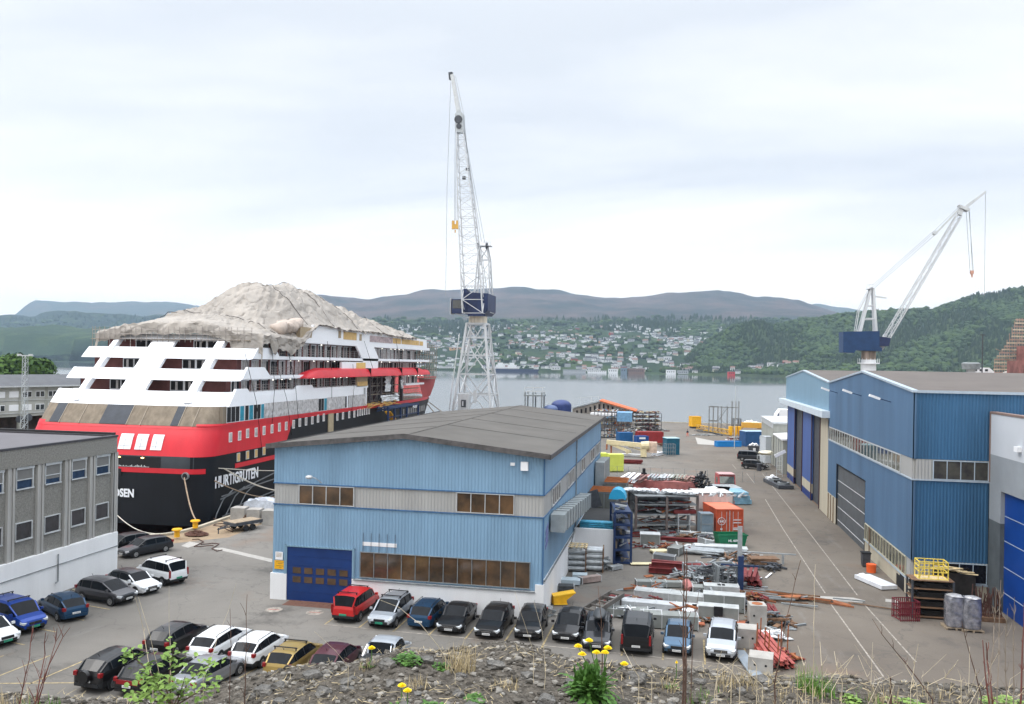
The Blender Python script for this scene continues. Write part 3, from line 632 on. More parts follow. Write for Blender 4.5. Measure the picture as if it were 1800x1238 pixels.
# ---------------- grey office block on the left
t=thing('office_block','grey pebble-dashed office block on a white base at the left edge','building');U=-44.45
peb=M('pebble_dash',(.155,.152,.138),.95,col2=(.26,.255,.235),scale=9,bump=.5,bscale=14)
conc=M('ribbed_pilaster',(.36,.355,.34),.9,var=.18,scale=1.2,streak=1)
q=MB();q.bx(-56,U,26,60.26,9.7,10.97);q.bx(-56,U-.25,26,60.2,3.23,9.7);q.build('wall',peb,t)
q=MB();q.bx(-56,U+.12,26,60.35,0,3.23);q.build('base',whitebase,t)
q=MB();q.bx(-55.6,U-.35,26.3,59.9,10.98,11.0);q.build('roof',M('grey_felt',(.125,.12,.13),.8,var=.1,scale=.3),t)
q=MB();q.bx(U-.3,U+.06,26,60.32,10.97,11.12);q.bx(-56,U-.3,59.95,60.32,10.97,11.12);q.build('coping',M('dark_coping',(.05,.048,.055),.5),t)
q=MB();q.bx(-56,U-.3,60.2,60.45,11.12,11.3);q.build('coping',M('dark_coping2',(.02,.02,.022),.5),t)
bays=[49.0+2.7*k for k in range(-8,5)]
q=MB()
for b_ in bays:
 for k in range(3):q.bx(U-.25,U-.05-.06*(k%2),b_+.06+k*.22,b_+.25+k*.22,3.23,9.7)
q.bx(U-.25,U-.05,59.95,60.26,3.23,9.7)
q.build('pilaster',conc,t)
for k,b_ in enumerate(bays[:-1]):
 f=MB();f.bx(U-.25,U-.12,b_+.86,b_+.92,8.08,9.6);f.bx(U-.25,U-.12,b_+2.36,b_+2.44,8.08,9.6);f.bx(U-.25,U-.1,b_+.86,b_+2.5,8.08,8.16)
 f.bx(U-.25,U-.1,b_+.86,b_+2.5,9.5,9.68);f.bx(U-.25,U-.14,b_+.92,b_+2.36,8.74,8.8)
 o=f.build('window',lgrey,t);g=MB();g.bx(U-.24,U-.2,b_+.92,b_+2.36,8.16,8.74);g.build('pane',M('blue_pane',(.02,.035,.07),.1,var=.5,scale=1.5),o);g=MB();g.bx(U-.24,U-.19,b_+.92,b_+2.36,8.8 if k%3 else 8.5,9.5);g.build('blind',M('grey_blind',(.17,.17,.165),.7),o)
 f=MB();f.bx(U-.25,U-.12,b_+.86,b_+.92,4.55,5.8);f.bx(U-.25,U-.12,b_+2.36,b_+2.42,4.55,5.8);f.bx(U-.25,U-.1,b_+.84,b_+2.44,4.5,4.6);f.bx(U-.25,U-.12,b_+.92,b_+2.36,5.74,5.8)
 o=f.build('window',lgrey,t);g=MB();g.bx(U-.24,U-.2,b_+.92,b_+2.36,4.6,5.74);g.build('pane',M('dim_pane',(.022,.02,.024),.12,var=.4),o)
q=MB();q.bx(U+.12,U+.2,26,60.35,2.1,2.13);q.tube([(U+.2,53.6,2.9),(U+.2,53.6,.9),(U+.26,53.3,.85)],.05,6);q.build('pipe',mgrey,t)
# ---------------- long grey barrack building across the dock
t=thing('dockside_barracks','long two-storey grey building on concrete columns across the dock','building',(0,0,0))
A=PD(0,680,183);B_=PD(140,677.6,201);A.z=B_.z=0
dx=(B_-A).normalized();ang=math.atan2(dx.y,dx.x);t.location=A;t.rotation_euler=(0,0,ang)
pale=M('weathered_panel',(.40,.40,.37),.85,var=.10,scale=.5,streak=1)
Lb=60;q=MB();q.bx(-60,25,.3,11,3.6,10.4);q.build('wall',pale,t)
q=MB();q.prism([(-.9,10.3),(6,12.6),(12,10.5),(12,10.7),(6,12.95),(-.9,10.55)],'x',-61,26);q.build('roof',M('dark_grey_roof',(.105,.11,.12),.8,var=.12,scale=.4),t)
q=MB();q.bx(-61,26,-1.0,-.9,10.25,10.55);q.bx(-60,25,.1,.3,7.2,7.3);q.bx(-60,25,.05,.3,4.3,4.4);q.build('trim',lgrey,t)
q=MB()
for k in range(14):x=-59.5+6.4*k;q.bx(x,x+.7,.2,.8,0,10.3)
q.build('column',M('weathered_column',(.33,.33,.29),.9,var=.2),t)
q=MB();q.bx(-60,25,5,5.3,0,3.6);q.build('back_wall',M('undercroft_wall',(.09,.06,.045),.9,var=.5,scale=.5),t)
r3=random.Random(5)
for k in range(26):
 x=-57.5+3.15*k
 for z in(5.0,8.0):
  if x>24:continue
  f=MB();f.bx(x-.1,x+2.1,.2,.3,z-.08,z+1.3);o=f.build('window',white,t)
  if r3.random()<.65:g=MB();g.bx(x,x+.9,.17,.2,z,z+1.15);g.bx(x+1.1,x+2.0,.17,.2,z,z+1.15);g.build('pane',glass,o)
q=MB();q.cyl((16.3,-.05,8.6),(16.3,-.2,8.6),.85,24);q.build('round_sign',M('orange_sign',(.75,.22,.06),.6),t)
for j,(px,py) in enumerate(((31,737),(48,734))):
 p=PD(px,py,184);o=thing('satellite_dish','dark round dish on the wall of the grey dockside building, '+('left one' if j==0 else 'right one'),'dish',p,ang,'dishes on the dockside building');q=MB();q.cyl((0,-.5,0),(0,-.4,0),.8,20);q.build('dish',dgrey,o);q=MB();q.beam((0,-.4,0),(0,.2,0),.1);q.build('arm',mgrey,o)
t=thing('lattice_mast','thin galvanised lattice lighting mast at the left, in front of the dockside building','mast',PD(44,640,150).xy.to_3d())
q=MB();q.lattice([(-.45,-.45,0),(.45,-.45,0),(.45,.45,0),(-.45,.45,0)],[(-.3,-.3,17.3),(.3,-.3,17.3),(.3,.3,17.3),(-.3,.3,17.3)],22,.07,.045);q.build('mast_frame',galv,t);q=MB();q.bx(-1.6,1.6,-.1,.1,17.3,17.5);q.bx(-1.5,-.9,-.3,.1,17.4,17.7);q.bx(.9,1.5,-.3,.1,17.4,17.7);q.build('lamp_bar',lgrey,t)
leaf_a=leafmat('tree_leaves_green',(.035,.070,.018),(.085,.15,.032),(.055,.105,.024))
bark=M('tree_bark',(.06,.045,.03),.9)
def tree(loc,h,r,seed,label,group,n=900,leaf=.55,mat=None):
 rr=random.Random(seed);t=thing('broadleaf_tree',label,'tree',loc,rr.uniform(0,6),group)
 q=MB();q.cyl((0,0,0),(0,0,h*.55),r*.09,7,r*.04)
 for k in range(5):
  a=rr.uniform(0,6.28);q.cyl((0,0,h*rr.uniform(.25,.5)),(math.cos(a)*r*.6,math.sin(a)*r*.6,h*rr.uniform(.6,.85)),r*.035,5,r*.012)
 q.build('trunk',bark,t)
 q=MB();cl=[(rr.uniform(-.6,.6)*r,rr.uniform(-.6,.6)*r,h*rr.uniform(.42,.86),r*rr.uniform(.3,.55)) for _ in range(13)]
 for k in range(n):
  c=rr.choice(cl);v=Vector((rr.gauss(0,1),rr.gauss(0,1),rr.gauss(0,1))).normalized()*c[3]*rr.uniform(.7,1.05)
  p=Vector(c[:3])+v;nrm=(v.normalized()+Vector((rr.uniform(-.6,.6),rr.uniform(-.6,.6),rr.uniform(-.2,.8)))).normalized()
  a=nrm.orthogonal().normalized();b_=nrm.cross(a);s=leaf*rr.uniform(.6,1.3)
  q.face([p+a*s,p+b_*s*.7,p-a*s,p-b_*s*.7])
 q.build('crown',mat or leaf_a,t);return t
for k,(px,d,h,r) in enumerate(((-60,300,17,10),(-15,292,17.2,9),(12,305,17.8,8),(34,298,17.6,8),(52,306,16.9,8),(68,300,16.0,8),(82,308,15.0,6.5),(91,258,9.2,5),(70,262,9,5),(30,262,11.5,7),(0,262,12,7),(-40,262,12,8))):
 p=PD(px,640,d);tree((p.x,p.y,-.2),h,r,40+k,'bushy green tree in the clump beyond the dockside building','trees beyond the dockside building',2300,.8)
CX,HB,RC=-61.7,11.7,2.3
ZS=[-3.6,-1.5,-.9,6.6,8.5,10,12,14,16,18,20,22.5];VS=[98,86,81.9,82.2,82.9,83.8,85.3,87,89,91,93.2,96]
def vs(z):return interp(list(zip(ZS,VS)),z)
def cor(u):
 d=abs(u-CX)-(HB-RC);base=.0035*(u-CX)**2
 return base+(RC-math.sqrt(max(0,RC*RC-min(d,RC)**2)) if d>0 else 0)
def outline(z,off=0.):
 """right side from the middle of the stern to the bow, then mirrored"""
 s=vs(z);hb=HB+off;r=[]
 for k in range(9):r.append((CX+(hb-RC)*k/8,s-off+.0035*((hb-RC)*k/8)**2))
 yb=r[-1][1]
 for k in range(1,8):a=math.pi/2*k/7;r.append((CX+hb-RC+RC*math.sin(a),yb+RC*(1-math.cos(a))))
 ya=r[-1][1];vm=142.;vb=176+.9*max(z,-2)+off
 for k in range(1,13):r.append((CX+hb,ya+(vm-ya)*k/12))
 for k in range(1,15):
  t=k/14;r.append((CX+hb*math.cos(t*math.pi/2)**(.75-.02*z if z<12 else .5) if k<14 else CX,vm+(vb-vm)*math.sin(t*math.pi/2)**1.0))
 l=[(2*CX-x,y) for x,y in r[1:-1]][::-1]
 return r+l
ship=thing('cruise_ship','large red, white and black cruise ship under fitting-out at the quay on the left','ship')
q=MB();q.grid([[(x,y,z) for x,y in outline(z)] for z in(-3.6,-1.5,-.9,1,3,5,6.6,8.2,9.6)],close=True)
for f_i in range(len(q.f)):
 pass
n_=len(outline(0));q.m=[1 if i//n_<2 else 0 for i in range(len(q.f))]
hull=q.build('hull',[ship_black,M('antifouling_red',(.22,.03,.025),.8,var=.3)],ship,smooth=50)
q=MB();q.face([(x,y,9.6) for x,y in outline(9.6)][::-1]);q.build('deck',M('ship_deck',(.10,.06,.05),.8,var=.3),ship)
def ol_part(z0,z1,off,i0,i1,m,name,parent=ship,nz=2,zf=None):
 q=MB();rows=[]
 for k in range(nz+1):
  z=z0+(z1-z0)*k/nz;o=outline(z,off);rows.append([(*o[i%len(o)],z) for i in range(i0,i1+1)])
 q.grid(rows);return q.build(name,m,parent,smooth=50)
n=len(outline(5))
rows=[]
for z in(6.6,7.4,8.2,9.0,9.85):
 o=outline(z,.04);r=[o[i] for i in range(-20,17)];ve=101.5+(z-6.6)*.7
 y1=o[16][1];
 for k in range(1,8):r.append((CX+HB+.04,y1+(ve-y1)*k/7))
 rows.append([(x,y,z) for x,y in r])
q=MB();q.grid(rows);q.build('red_band',ship_red,ship,smooth=50)
ol_part(9.55,10.12,.07,-30,34,ship_red,'rail_band');ol_part(9.9,10.12,.2,8,30,ship_red,'rail_cap',nz=1)
rows=[]
for z in(4.75,5.3):o=outline(z,.05);rows.append([(x,y,z) for x,y in[o[i] for i in range(-15,13)]])
q=MB();q.grid(rows);q.build('red_strake',ship_red,ship,smooth=50)
q=MB();q.grid([[(CX+HB+.05,y,z) for y in(88.6,92,96,100,104,110)] for z in(4.75,5.3)]);q.build('red_strake',ship_red,ship)
q=MB()
for(a,b_) in(((83.6,1.6),(92.5,3.0)),((83.8,1.9),(104,2.5)),((86,.2),(104,1.2)),((84.0,-.4),(100,.6))):q.beam((CX+HB+.03,a[0]+2,a[1]),(CX+HB+.03,b_[0]+6,b_[1]),.12)
for k in range(3):q.tube([(CX+HB+.02,93.5-2.6*k,2.3),(CX+HB+.02,91.4-2.6*k,1.5),(CX+HB+.02,89.6-2.4*k,.0),(CX+HB+.02,87.6-1.6*k,-1.0)],.07,5)
q.build('hull_line',M('hull_line_grey',(.16,.17,.18),.5),ship)
text_obj('lettering','HURTIGRUTEN',1.75,ship_white,ship,(CX+HB+.06,84.4,3.05),(0,1,0),(0,0,1),bold=.05,width=9.7)
xs=vs(2.4)
text_obj('lettering','ROALD AMUNDSEN',1.22,ship_white,ship,(-67.45,xs-.16,2.05),(1,0,0),(0,0,1),bold=.045,width=9.2)
text_obj('lettering','ROALD AMUNDSEN',1.0,ship_white,ship,(-50.45,151.0,8.4),(0,1,0),(0,0,1),bold=.02,width=9.)
# ---- panels that follow the stern
def stern(q,u0,u1,z0,z1,off=.06,th=.14,m=0,nu=None,fn=None):
 nu=nu or max(1,int(abs(u1-u0)/.7));zs=sorted(set([z0,z1]+[z for z in ZS if z0<z<z1]))
 fr=[];bk=[]
 for z in zs:
  us=[u0+(u1-u0)*k/nu for k in range(nu+1)]
  fr.append([(u,vs(z)+cor(u)-off,z) for u in us]);bk.append([(u,vs(z)+cor(u)-off+th,z) for u in us])
 for rws in(fr,bk):q.grid(rws,m)
 q.grid([fr[0],bk[0]],m);q.grid([fr[-1],bk[-1]],m);q.grid([[r[0] for r in fr],[r[0] for r in bk]],m);q.grid([[r[-1] for r in fr],[r[-1] for r in bk]],m)
UL,UR=CX-HB+.12,CX+HB-.12
q=MB();stern(q,UL,UR,9.85,12.0,.10,.2);q.build('cover_board',M('brown_cover_board',(.20,.165,.125),.9,var=.25,scale=1.6,streak=1),ship,smooth=40)
for a,b_ in((-70.8,-69.5),(-64.1,-60.7),(-55.2,-54.3)):q=MB();stern(q,a,b_,9.9,12.0,.15,.1);q.build('dark_panel',M('slate_panel',(.035,.042,.055),.6,var=.2),ship,smooth=40)
for a in(-69.45,-60.65,-54.25,-66.8,-58.9,-52.6):q=MB();stern(q,a,a+.06,9.85,12.0,.2,.1);q.build('batten',M('batten_wood',(.36,.31,.25),.8),ship)
for a,b_ in((-68.6,-67.4),(-66.8,-65.4),(-64.9,-63.4),(-60.7,-59.15),(-58.65,-57.3),(-56.75,-55.45)):
 q=MB();stern(q,a,b_,7.25,8.9,.12,.1);h=q.build('hatch',white,ship)
 q=MB();stern(q,a+(b_-a)*.45,a+(b_-a)*.45+.03,7.3,8.85,.14,.05);stern(q,a+.1,b_-.1,7.6,7.63,.14,.05);q.build('seam',mgrey,h)
q=MB();stern(q,-68.2,-55.3,5.32,6.5,.07,.1);stern(q,-61.4,-60.0,4.3,5.1,.08,.1);q.build('mooring_opening',dark,ship)
q=MB();stern(q,UL,UR,5.3,6.62,.045,.05);q.build('black_band',M('ship_grey_black',(.035,.042,.05),.45),ship,smooth=40)
q=MB()
for k in range(26):stern(q,-61+.17*k,-60.9+.17*k,5.35,5.4+.2*rnd.random(),.09,.05)
q.build('deck_clutter',lgrey,ship)
q=MB()
for u in(-60.3,-57.4):q.blob((u,vs(6.4)-.1,6.38),.22,.1,.08)
q.build('deck_lamp',M('lit_deck_lamp',(1,.55,.18),.5,emis=5.),ship)
q=MB();q.cyl((-52.3,vs(4.4)+cor(-52.3)-.2,4.55),(-52.3,vs(4.4)+cor(-52.3)+.3,4.55),.42,14);q.build('fairlead',mgrey,ship);q=MB();q.cyl((-52.3,vs(4.4)+cor(-52.3)-.24,4.55),(-52.3,vs(4.4)+cor(-52.3)-.2,4.55),.3,14);q.build('fairlead_hole',dark,ship)
for z0,z1 in((12.0,13.6),(14.85,16.17),(17.4,18.75),(19.75,20.4)):
 q=MB();stern(q,UL,UR,z0,z1,.12,.25);q.build('balcony_front',ship_white,ship,smooth=40)
q=MB();stern(q,-63.65,-60.4,13.6,19.75,.14,.5);q.build('pier',ship_white,ship,smooth=40)
for a,b_ in((-69.0,-68.25),(-54.8,-53.8)):q=MB();stern(q,a,b_,12.4,20.1,.42,.9);q.build('raking_strut',ship_white,ship,smooth=40)
cabin=M('cabin_brown_wall',(.15,.055,.05),.75,var=.2,scale=1)
foil=M('silver_foil',(.55,.54,.55),.38,metal=.45,var=.35,scale=2.2,bump=1.2,bscale=2.4)
curtain=M('protective_curtain',(.42,.40,.39),.6,var=.3,scale=2,bump=.7,bscale=3)
teal=M('teal_film',(.01,.22,.32),.35,var=.25,scale=2)
ply=M('plywood_sheet',(.56,.38,.16),.75,var=.18,scale=1.2)
rows3=((13.45,14.95,89.8),(16.05,17.5,92.2),(18.6,19.85,94.6))
q=MB();q.bx(-71.6,-52,88.0,129,9.62,12.05);q.bx(-71.6,-56.5,129,152,9.62,12.05)
for z0,z1,vb in((12.05,14.95,89.8),(14.95,17.5,92.2),(17.5,19.85,94.6)):q.bx(-71.4,-52,vb,163 if z0>14 else 129,z0,z1-.02)
q.bx(-71.4,-56.5,129,160,12.05,14.93)
q.build('cabin_wall',cabin,ship)
for z,v0,v1 in((13.30,88,131),(15.2,88.5,164),(17.67,91,165),(20.05,93.5,166)):
 q=MB();q.bx(CX-HB+.3,CX+HB,v0+2.6,v1,z-.22,z+.22);q.bx(-70,-53,v0-.2+(z-13)*.2,v0+2.6,z-.2,z+.1);q.build('deck_slab',ship_white,ship)
for(z0,z1,vb) in rows3:
 for u0,u1 in((-68.1,-63.9),(-60.2,-55.0)):
  w_=(u1-u0)
  for a,b_ in((.22,.52),(.58,.96)):
   q=MB();x0=u0+w_*a;x1=u0+w_*b_;q.bx(x0-.15,x1+.15,vb-.12,vb,z0+.05,z1-.05);o=q.build('cabin_window',white,ship)
   q=MB();q.bx(x0,x1,vb-.18,vb-.12,z0+.18,z1-.25);q.build('opening',dark,o)
   if rnd.random()<.7:q=MB();xx=x0+(x1-x0)*rnd.uniform(.2,.7);q.bx(xx,xx+.3,vb-.22,vb-.18,z0+.18,z1-.3);q.build('curtain',curtain,o)
r4=random.Random(21)
def bays_side(z0,z1,v0,v1,pitch=2.45,u=-52.0):
 v=v0
 while v<v1-.6:
  q=MB();L_=min(pitch,v1-v);a=v+.3
  wd=min(1.75,L_-.4)
  q.bx(u,u+.09,a,a+wd,z0,z1-.1,0)
  cells=3;
  for k in range(cells):
   y0=a+.09+k*(wd/cells);y1=y0+wd/cells-.12;m=r4.choice((1,1,2,2,3,1))
   q.bx(u+.09,u+.12,y0,y1,z0+.05,z1-.22,m)
  q.build('cabin_window',[white,dark,curtain,foil],ship)
  if r4.random()<.4:q2=MB();q2.blob((u+1.4,v+.9,z1-.12),.09,.09,.06);q2.build('deck_lamp',M('lit_work_lamp',(1,.93,.8),.5,emis=3.),ship)
  v+=pitch
bays_side(13.5,14.98,90.6,128.5);bays_side(15.45,17.45,93,128);bays_side(15.45,17.45,136,163,2.1);bays_side(17.9,19.83,95.5,128.5);bays_side(17.9,19.83,136,163,2.3);bays_side(13.3,14.9,150,161,2.1,-50.9)
S0=CX+HB
def sidebox(v0,v1,z0,z1,m,name,u0=-50.35,u1=S0+.03):q=MB();q.bx(u0,u1,v0,v1,z0,z1);return q.build(name,m,ship)
def sidepoly(pts,m,name,u0=-50.25,u1=S0+.04):q=MB();q.prism(pts,'x',u0,u1);return q.build(name,m,ship)
cs=lambda z:vs(z)+cor(UR)-.3
sidepoly([(cs(12),12.0),(129,12.0),(129,13.1),(110.2,13.1),(109.2,14.0),(104.6,14.0),(103.4,13.1),(92.3,13.1),(91.2,13.95),(cs(13.9),13.95)],ship_white,'balcony_front')
sidepoly([(cs(15.2),15.05),(136,15.05),(136,15.45),(96.8,15.45),(95.3,16.5),(cs(16.5),16.5)],ship_white,'balcony_front')
sidepoly([(cs(17.5),17.5),(166,17.5),(166,17.9),(99.2,17.9),(98.2,18.9),(cs(18.9),18.9)],ship_white,'balcony_front')
sidepoly([(104,19.85),(166,19.85),(166,20.35),(164,20.35),(163.6,22.0),(109.3,22.45),(108.8,20.6),(104.5,20.4)],ship_white,'upper_wall')
sidepoly([(127.6,15.2),(135.4,15.2),(135.6,18.2),(133.4,19.85),(125.5,19.85),(128.6,17.5)],ship_white,'pier')
sidebox(119.8,128,15.5,17.3,ship_white,'pier');
sidebox(cs(10.3),90.6,10.1,12.0,MATS['brown_cover_board'],'cover_board')
r5=[(436,'g'),(0,'')]
def vpx(px):return PU(px,700,S0)[1]
q=MB();q.bx(-50.2,S0+.02,86.8,91.9,10.1,12.0,0)
def win5(px0,px1,m,name='saloon_window'):
 v0,v1=vpx(px0),vpx(px1);f=MB();f.bx(-50.2,S0+.05,v0,v1,10.13,12.0);o=f.build(name,white,ship)
 n=max(1,round((v1-v0)/1.0));q=MB()
 for k in range(n):a=v0+.06+(v1-v0-.06)*k/n;q.bx(S0+.05,S0+.07,a,a+(v1-v0-.06)/n-.1,10.2,11.93)
 q.build('pane',m,o)
for a,b_,m in((398,421,dark),(421,429,teal),(430,437,dark),(437,445,teal),(445,458,dark),(458,464,teal),(559,569,dark),(569,574,teal),(605.5,609,dark)):win5(a,b_,m)
for a,b_ in((464,559),(574,605.5),(611.5,642)):
 v0,v1=vpx(a),vpx(b_);q=MB();nn_=int((v1-v0)*2.5);rws=[]
 for z in(10.13,10.5,10.9,11.3,11.7,12.0):rws.append([(S0+.06+.10*abs(noise.noise(Vector((k*.9,z*1.1,a)))),v0+(v1-v0)*k/nn_,z+(.08*noise.noise(Vector((k,5,a))) if z>10.2 else 0)) for k in range(nn_+1)])
 q.grid(rws);q.build('foil_sheet',foil,ship)
sidebox(vpx(609),vpx(611.5),10.1,12,ship_white,'post');sidebox(vpx(642),vpx(644),10.1,13.2,ship_white,'post')
for px,py in((389,772),(404,769),(420,766),(434,762),(449,760),(463,757),(477,754),(490,751),(502,749),(515,746),(526,743),(537,741),(548,739),(558,736),(568,734),(592,733),(602,731),(613,729),(622,728),(628,726),(632,725),(636,724.5),(640,723.5),(644,723),(648,722.5),(673,717),(678,716)):
 p=PU(px,py,S0);wd=.34 if px<625 or px>660 else .24
 if p.y<87.2:continue
 q=MB();q.bx(S0+.02,S0+.09,p.y-wd,p.y+wd,p.z-.55,p.z+.55);o=q.build('hull_window',white,ship)
 q=MB();q.bx(S0+.09,S0+.11,p.y-wd+.07,p.y+wd-.07,p.z-.45,p.z+.48);q.build('pane',MATS['protective_curtain'],o)
for px,py in((418,804),(434,800),(449,797),(463,793)):
 p=PU(px,py,S0);q=MB();q.bx(S0+.02,S0+.08,p.y-.36,p.y+.36,p.z-.5,p.z+.5);o=q.build('hull_window',lgrey,ship);q=MB();q.bx(S0+.08,S0+.1,p.y-.28,p.y+.28,p.z-.42,p.z+.42);q.build('pane',ply,o)
sidebox(114.9,116.8,6.4,9.6,M('tan_hatch_board',(.36,.30,.20),.8),'hatch',-50.3,S0+.1)
q=MB()
for k in range(11):
 v=150+1.75*k;x=None
 o=outline(8.3)
 for(xa,ya),(xb,yb) in zip(o[20:42],o[21:43]):
  if ya<=v<=yb:x=xa+(xb-xa)*(v-ya)/(yb-ya+1e-9)
 if x:q.bx(x-.1,x+.12,v-.28,v+.28,7.3,8.5)
q.build('hull_window',M('grey_hull_pane',(.25,.25,.25),.5),ship)
for a,b_,z0,z1,m in((592,596.5,20.9,22.0,M('dull_ply',(.34,.27,.18),.8)),(601,624,20.75,21.95,ply),(629,633,20.75,21.8,MATS['dull_ply']),(688,702,20.75,21.7,ply),(703.5,720,20.75,21.7,ply),(720.5,734,20.75,21.65,ply),(735,741,20.75,21.6,ply)):
 q=MB();q.bx(S0+.04,S0+.08,vpx(a),vpx(b_),z0,z1);q.build('plywood_panel',m,ship)
q=MB();q.bx(S0+.04,S0+.1,vpx(647.5),vpx(687),20.7,21.75);q.build('foil_sheet',M('pink_grey_foil',(.42,.33,.34),.4,metal=.3,var=.5,scale=2.2,bump=1),ship)
q=MB();q.bx(S0+.04,S0+.08,vpx(624.5),vpx(640.5),15.9,17.2);q.build('plywood_panel',M('yellow_ply',(.66,.46,.16),.75,var=.08),ship)
q=MB();q.bx(S0-.2,S0+.0,vpx(626),vpx(645),13.3,15.0);q.build('plywood_panel',MATS['dull_ply'],ship);q=MB();q.bx(S0+.0,S0+.04,vpx(627.5),vpx(645),13.4,14.1);q.build('plywood_panel',ply,ship)
q=MB();q.bx(-50.6,S0+.02,105.2,109,20.5,22.0,0);q.build('plywood_panel',MATS['dull_ply'],ship)
rws=[];canz=16.45
for k in range(25):
 v=105.4+58*k/24;ramp=math.sin(min(1,k/2.)*math.pi/2)*(1 if k<23 else .7)
 rws.append([(S0-.9,v,15.1+.9*ramp),(S0-.2,v,15.1+1.25*ramp),(S0+.55,v,15.1+1.0*ramp),(S0+.95,v,15.1+.25*ramp),(S0+1.0,v,14.95),(S0-.3,v,14.9)])
q=MB();q.grid(rws);q.face([rws[0][i] for i in(0,1,2,3,4,5)]);q.build('red_canopy',ship_red,ship,smooth=40)
for v in(129.6,145.5,155):q=MB();q.bx(S0-.3,S0+1.02,v,v+.14,15.0,16.3);q.build('canopy_joint',dark,ship)
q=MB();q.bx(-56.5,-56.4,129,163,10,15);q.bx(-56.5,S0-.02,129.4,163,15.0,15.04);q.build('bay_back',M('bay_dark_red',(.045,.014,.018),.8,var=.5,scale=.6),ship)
for v in(133,138.5,144,150):sidebox(v,v+.5,10.1,15,M('bay_frame',(.06,.05,.055),.7),'bay_frame',-51.2,-50.4)
q=MB();q.bx(-51.5,S0,151,162.6,12.95,13.3);q.build('balcony_front',ship_white,ship)
for a,b_,z0,z1 in((140.2,142.8,12.1,14.9),(148.6,150.2,12.4,14.9),(137.6,146.6,10.3,11.5)):
 q=MB();rws=[]
 for j in range(9):
  z=z0+(z1-z0)*j/8;rws.append([(S0-.3+.5*noise.noise(Vector((k*.8,j*.9,a)))+(.4 if z1<12 else 0),a+(b_-a)*k/8+.5*noise.noise(Vector((j*.7,a,k*.3))),z) for k in range(9)])
 q.grid(rws);q.build('plastic_sheeting',plastic_sheet,ship)
o10=outline(10.1,.03);rws=[]
for z,off in((10.1,.03),(12.2,.1),(14.2,.1)):
 o=outline(z,off);rws.append([(x,y+(0 if i else 0),z) for i,(x,y) in enumerate(o[32:48])])
rws[1][0]=(rws[0][0][0],rws[0][0][1]-1.6,12.2);rws[2][0]=(rws[0][0][0],rws[0][0][1]-3.4,14.2)
q=MB();q.grid(rws);q.build('bow_bulwark',M('matt_red_paint',(.36,.05,.05),.65,var=.15),ship,smooth=50)
for z,v0,v1,u in((13.3,92,128,S0-.1),(15.45,97,105,S0-.1),(17.9,99.5,128,S0-.1),(17.9,136,164,S0-.1)):
 q=MB()
 for dz in(.35,.7,1.05):q.beam((u,v0,z+dz),(u,v1,z+dz),.045)
 v=v0
 while v<=v1:q.beam((u,v,z),(u,v,z+1.05),.05);v+=1.6
 q.build('railing',M('railing_grey',(.30,.26,.25),.6),ship)
q=MB();q.bx(S0-.3,S0-.05,92.5,104,13.1,13.45);q.build('brown_rail',brownwood,ship)
q=MB();q.bx(-71.8,-70.2,90.2,91.6,13.6,15.0);q.build('winch_box',navy,ship)
# ---- tarpaulins over the top decks
tarpm=M('grey_beige_tarpaulin',(.33,.30,.268),.62,var=.16,scale=.3,bump=.35,bscale=3.5)
_n=tarpm.node_tree;_v=_n.nodes.new('ShaderNodeTexVoronoi');_v.feature='DISTANCE_TO_EDGE';_v.inputs['Scale'].default_value=.30;_t=_n.nodes.new('ShaderNodeTexCoord');_w=_n.nodes.new('ShaderNodeTexNoise');_w.inputs['Scale'].default_value=.5;_n.links.new(_t.outputs['Object'],_w.inputs[0])
_a=_n.nodes.new('ShaderNodeVectorMath');_a.operation='MULTIPLY_ADD';_a.inputs[1].default_value=(3,3,3);_n.links.new(_w.outputs['Color'],_a.inputs[0]);_n.links.new(_t.outputs['Object'],_a.inputs[2]);_n.links.new(_a.outputs[0],_v.inputs['Vector'])
_r=_n.nodes.new('ShaderNodeMapRange');_r.inputs['From Max'].default_value=.14;_n.links.new(_v.outputs['Distance'],_r.inputs['Value']);_b=_n.nodes.new('ShaderNodeBump');_b.inputs['Distance'].default_value=.22;_b.inputs['Strength'].default_value=.6;_n.links.new(_r.outputs[0],_b.inputs['Height'])
_o=[x for x in _n.nodes if x.type=='BUMP' and x!=_b][0];_n.links.new(_o.outputs[0],_b.inputs['Normal']);_n.links.new(_b.outputs[0],_n.nodes['Principled BSDF'].inputs['Normal'])
RID=[(87,21.2),(93,22.0),(98,23.0),(104,24.1),(115,24.9),(130,25.2),(140,25.4),(150,25.0),(158,24.6),(166,23.8),(172,22.8),(178,21.4)]
PEAK=[(100.5,0),(104,.62),(106.5,.95),(110,1),(120,1),(125,.78),(131,.42),(140,.18),(152,0)]
def tarp_z(u,v):
 r=interp(RID,v);edge=20.55 if v<106 else interp([(106,20.6),(110,22.5),(160,22.1),(170,21),(178,20)],v)
 t=abs(u+60.5)/(10.2 if u>-60.5 else 12.2);s=max(0,1-t**1.7)
 r2_=interp(PEAK,v)*3.7*math.exp(-((u+57.6)/(5.6 if u<-57.6 else 6.5))**2)
 p=Vector((u*.30,v*.20,1.));wp=p+.55*Vector((noise.noise(p),noise.noise(p+Vector((5,5,5))),0));vd=noise.voronoi(wp*.8)[0];ve=noise.voronoi(wp*2.3+Vector((9,2,0)))[0]
 wr=1.15*max(0,.30-(vd[1]-vd[0]))/.30*.55-.55*max(0,.16-(ve[1]-ve[0]))/.16*.55+.75*noise.noise(p*.9+Vector((7,3,1)))+.34*(1-2*abs(noise.noise(Vector((p.x*3.6+p.y*1.2,p.y*1.3,1)))))+.06*noise.noise(p*9)-.2
 amp=.35+.65*min(1,s*2)
 return edge+(r-edge)*s+r2_*min(1,s*2.5)+wr*amp*(.85 if v>98 else .4)
NU,NV=120,260;rws=[]
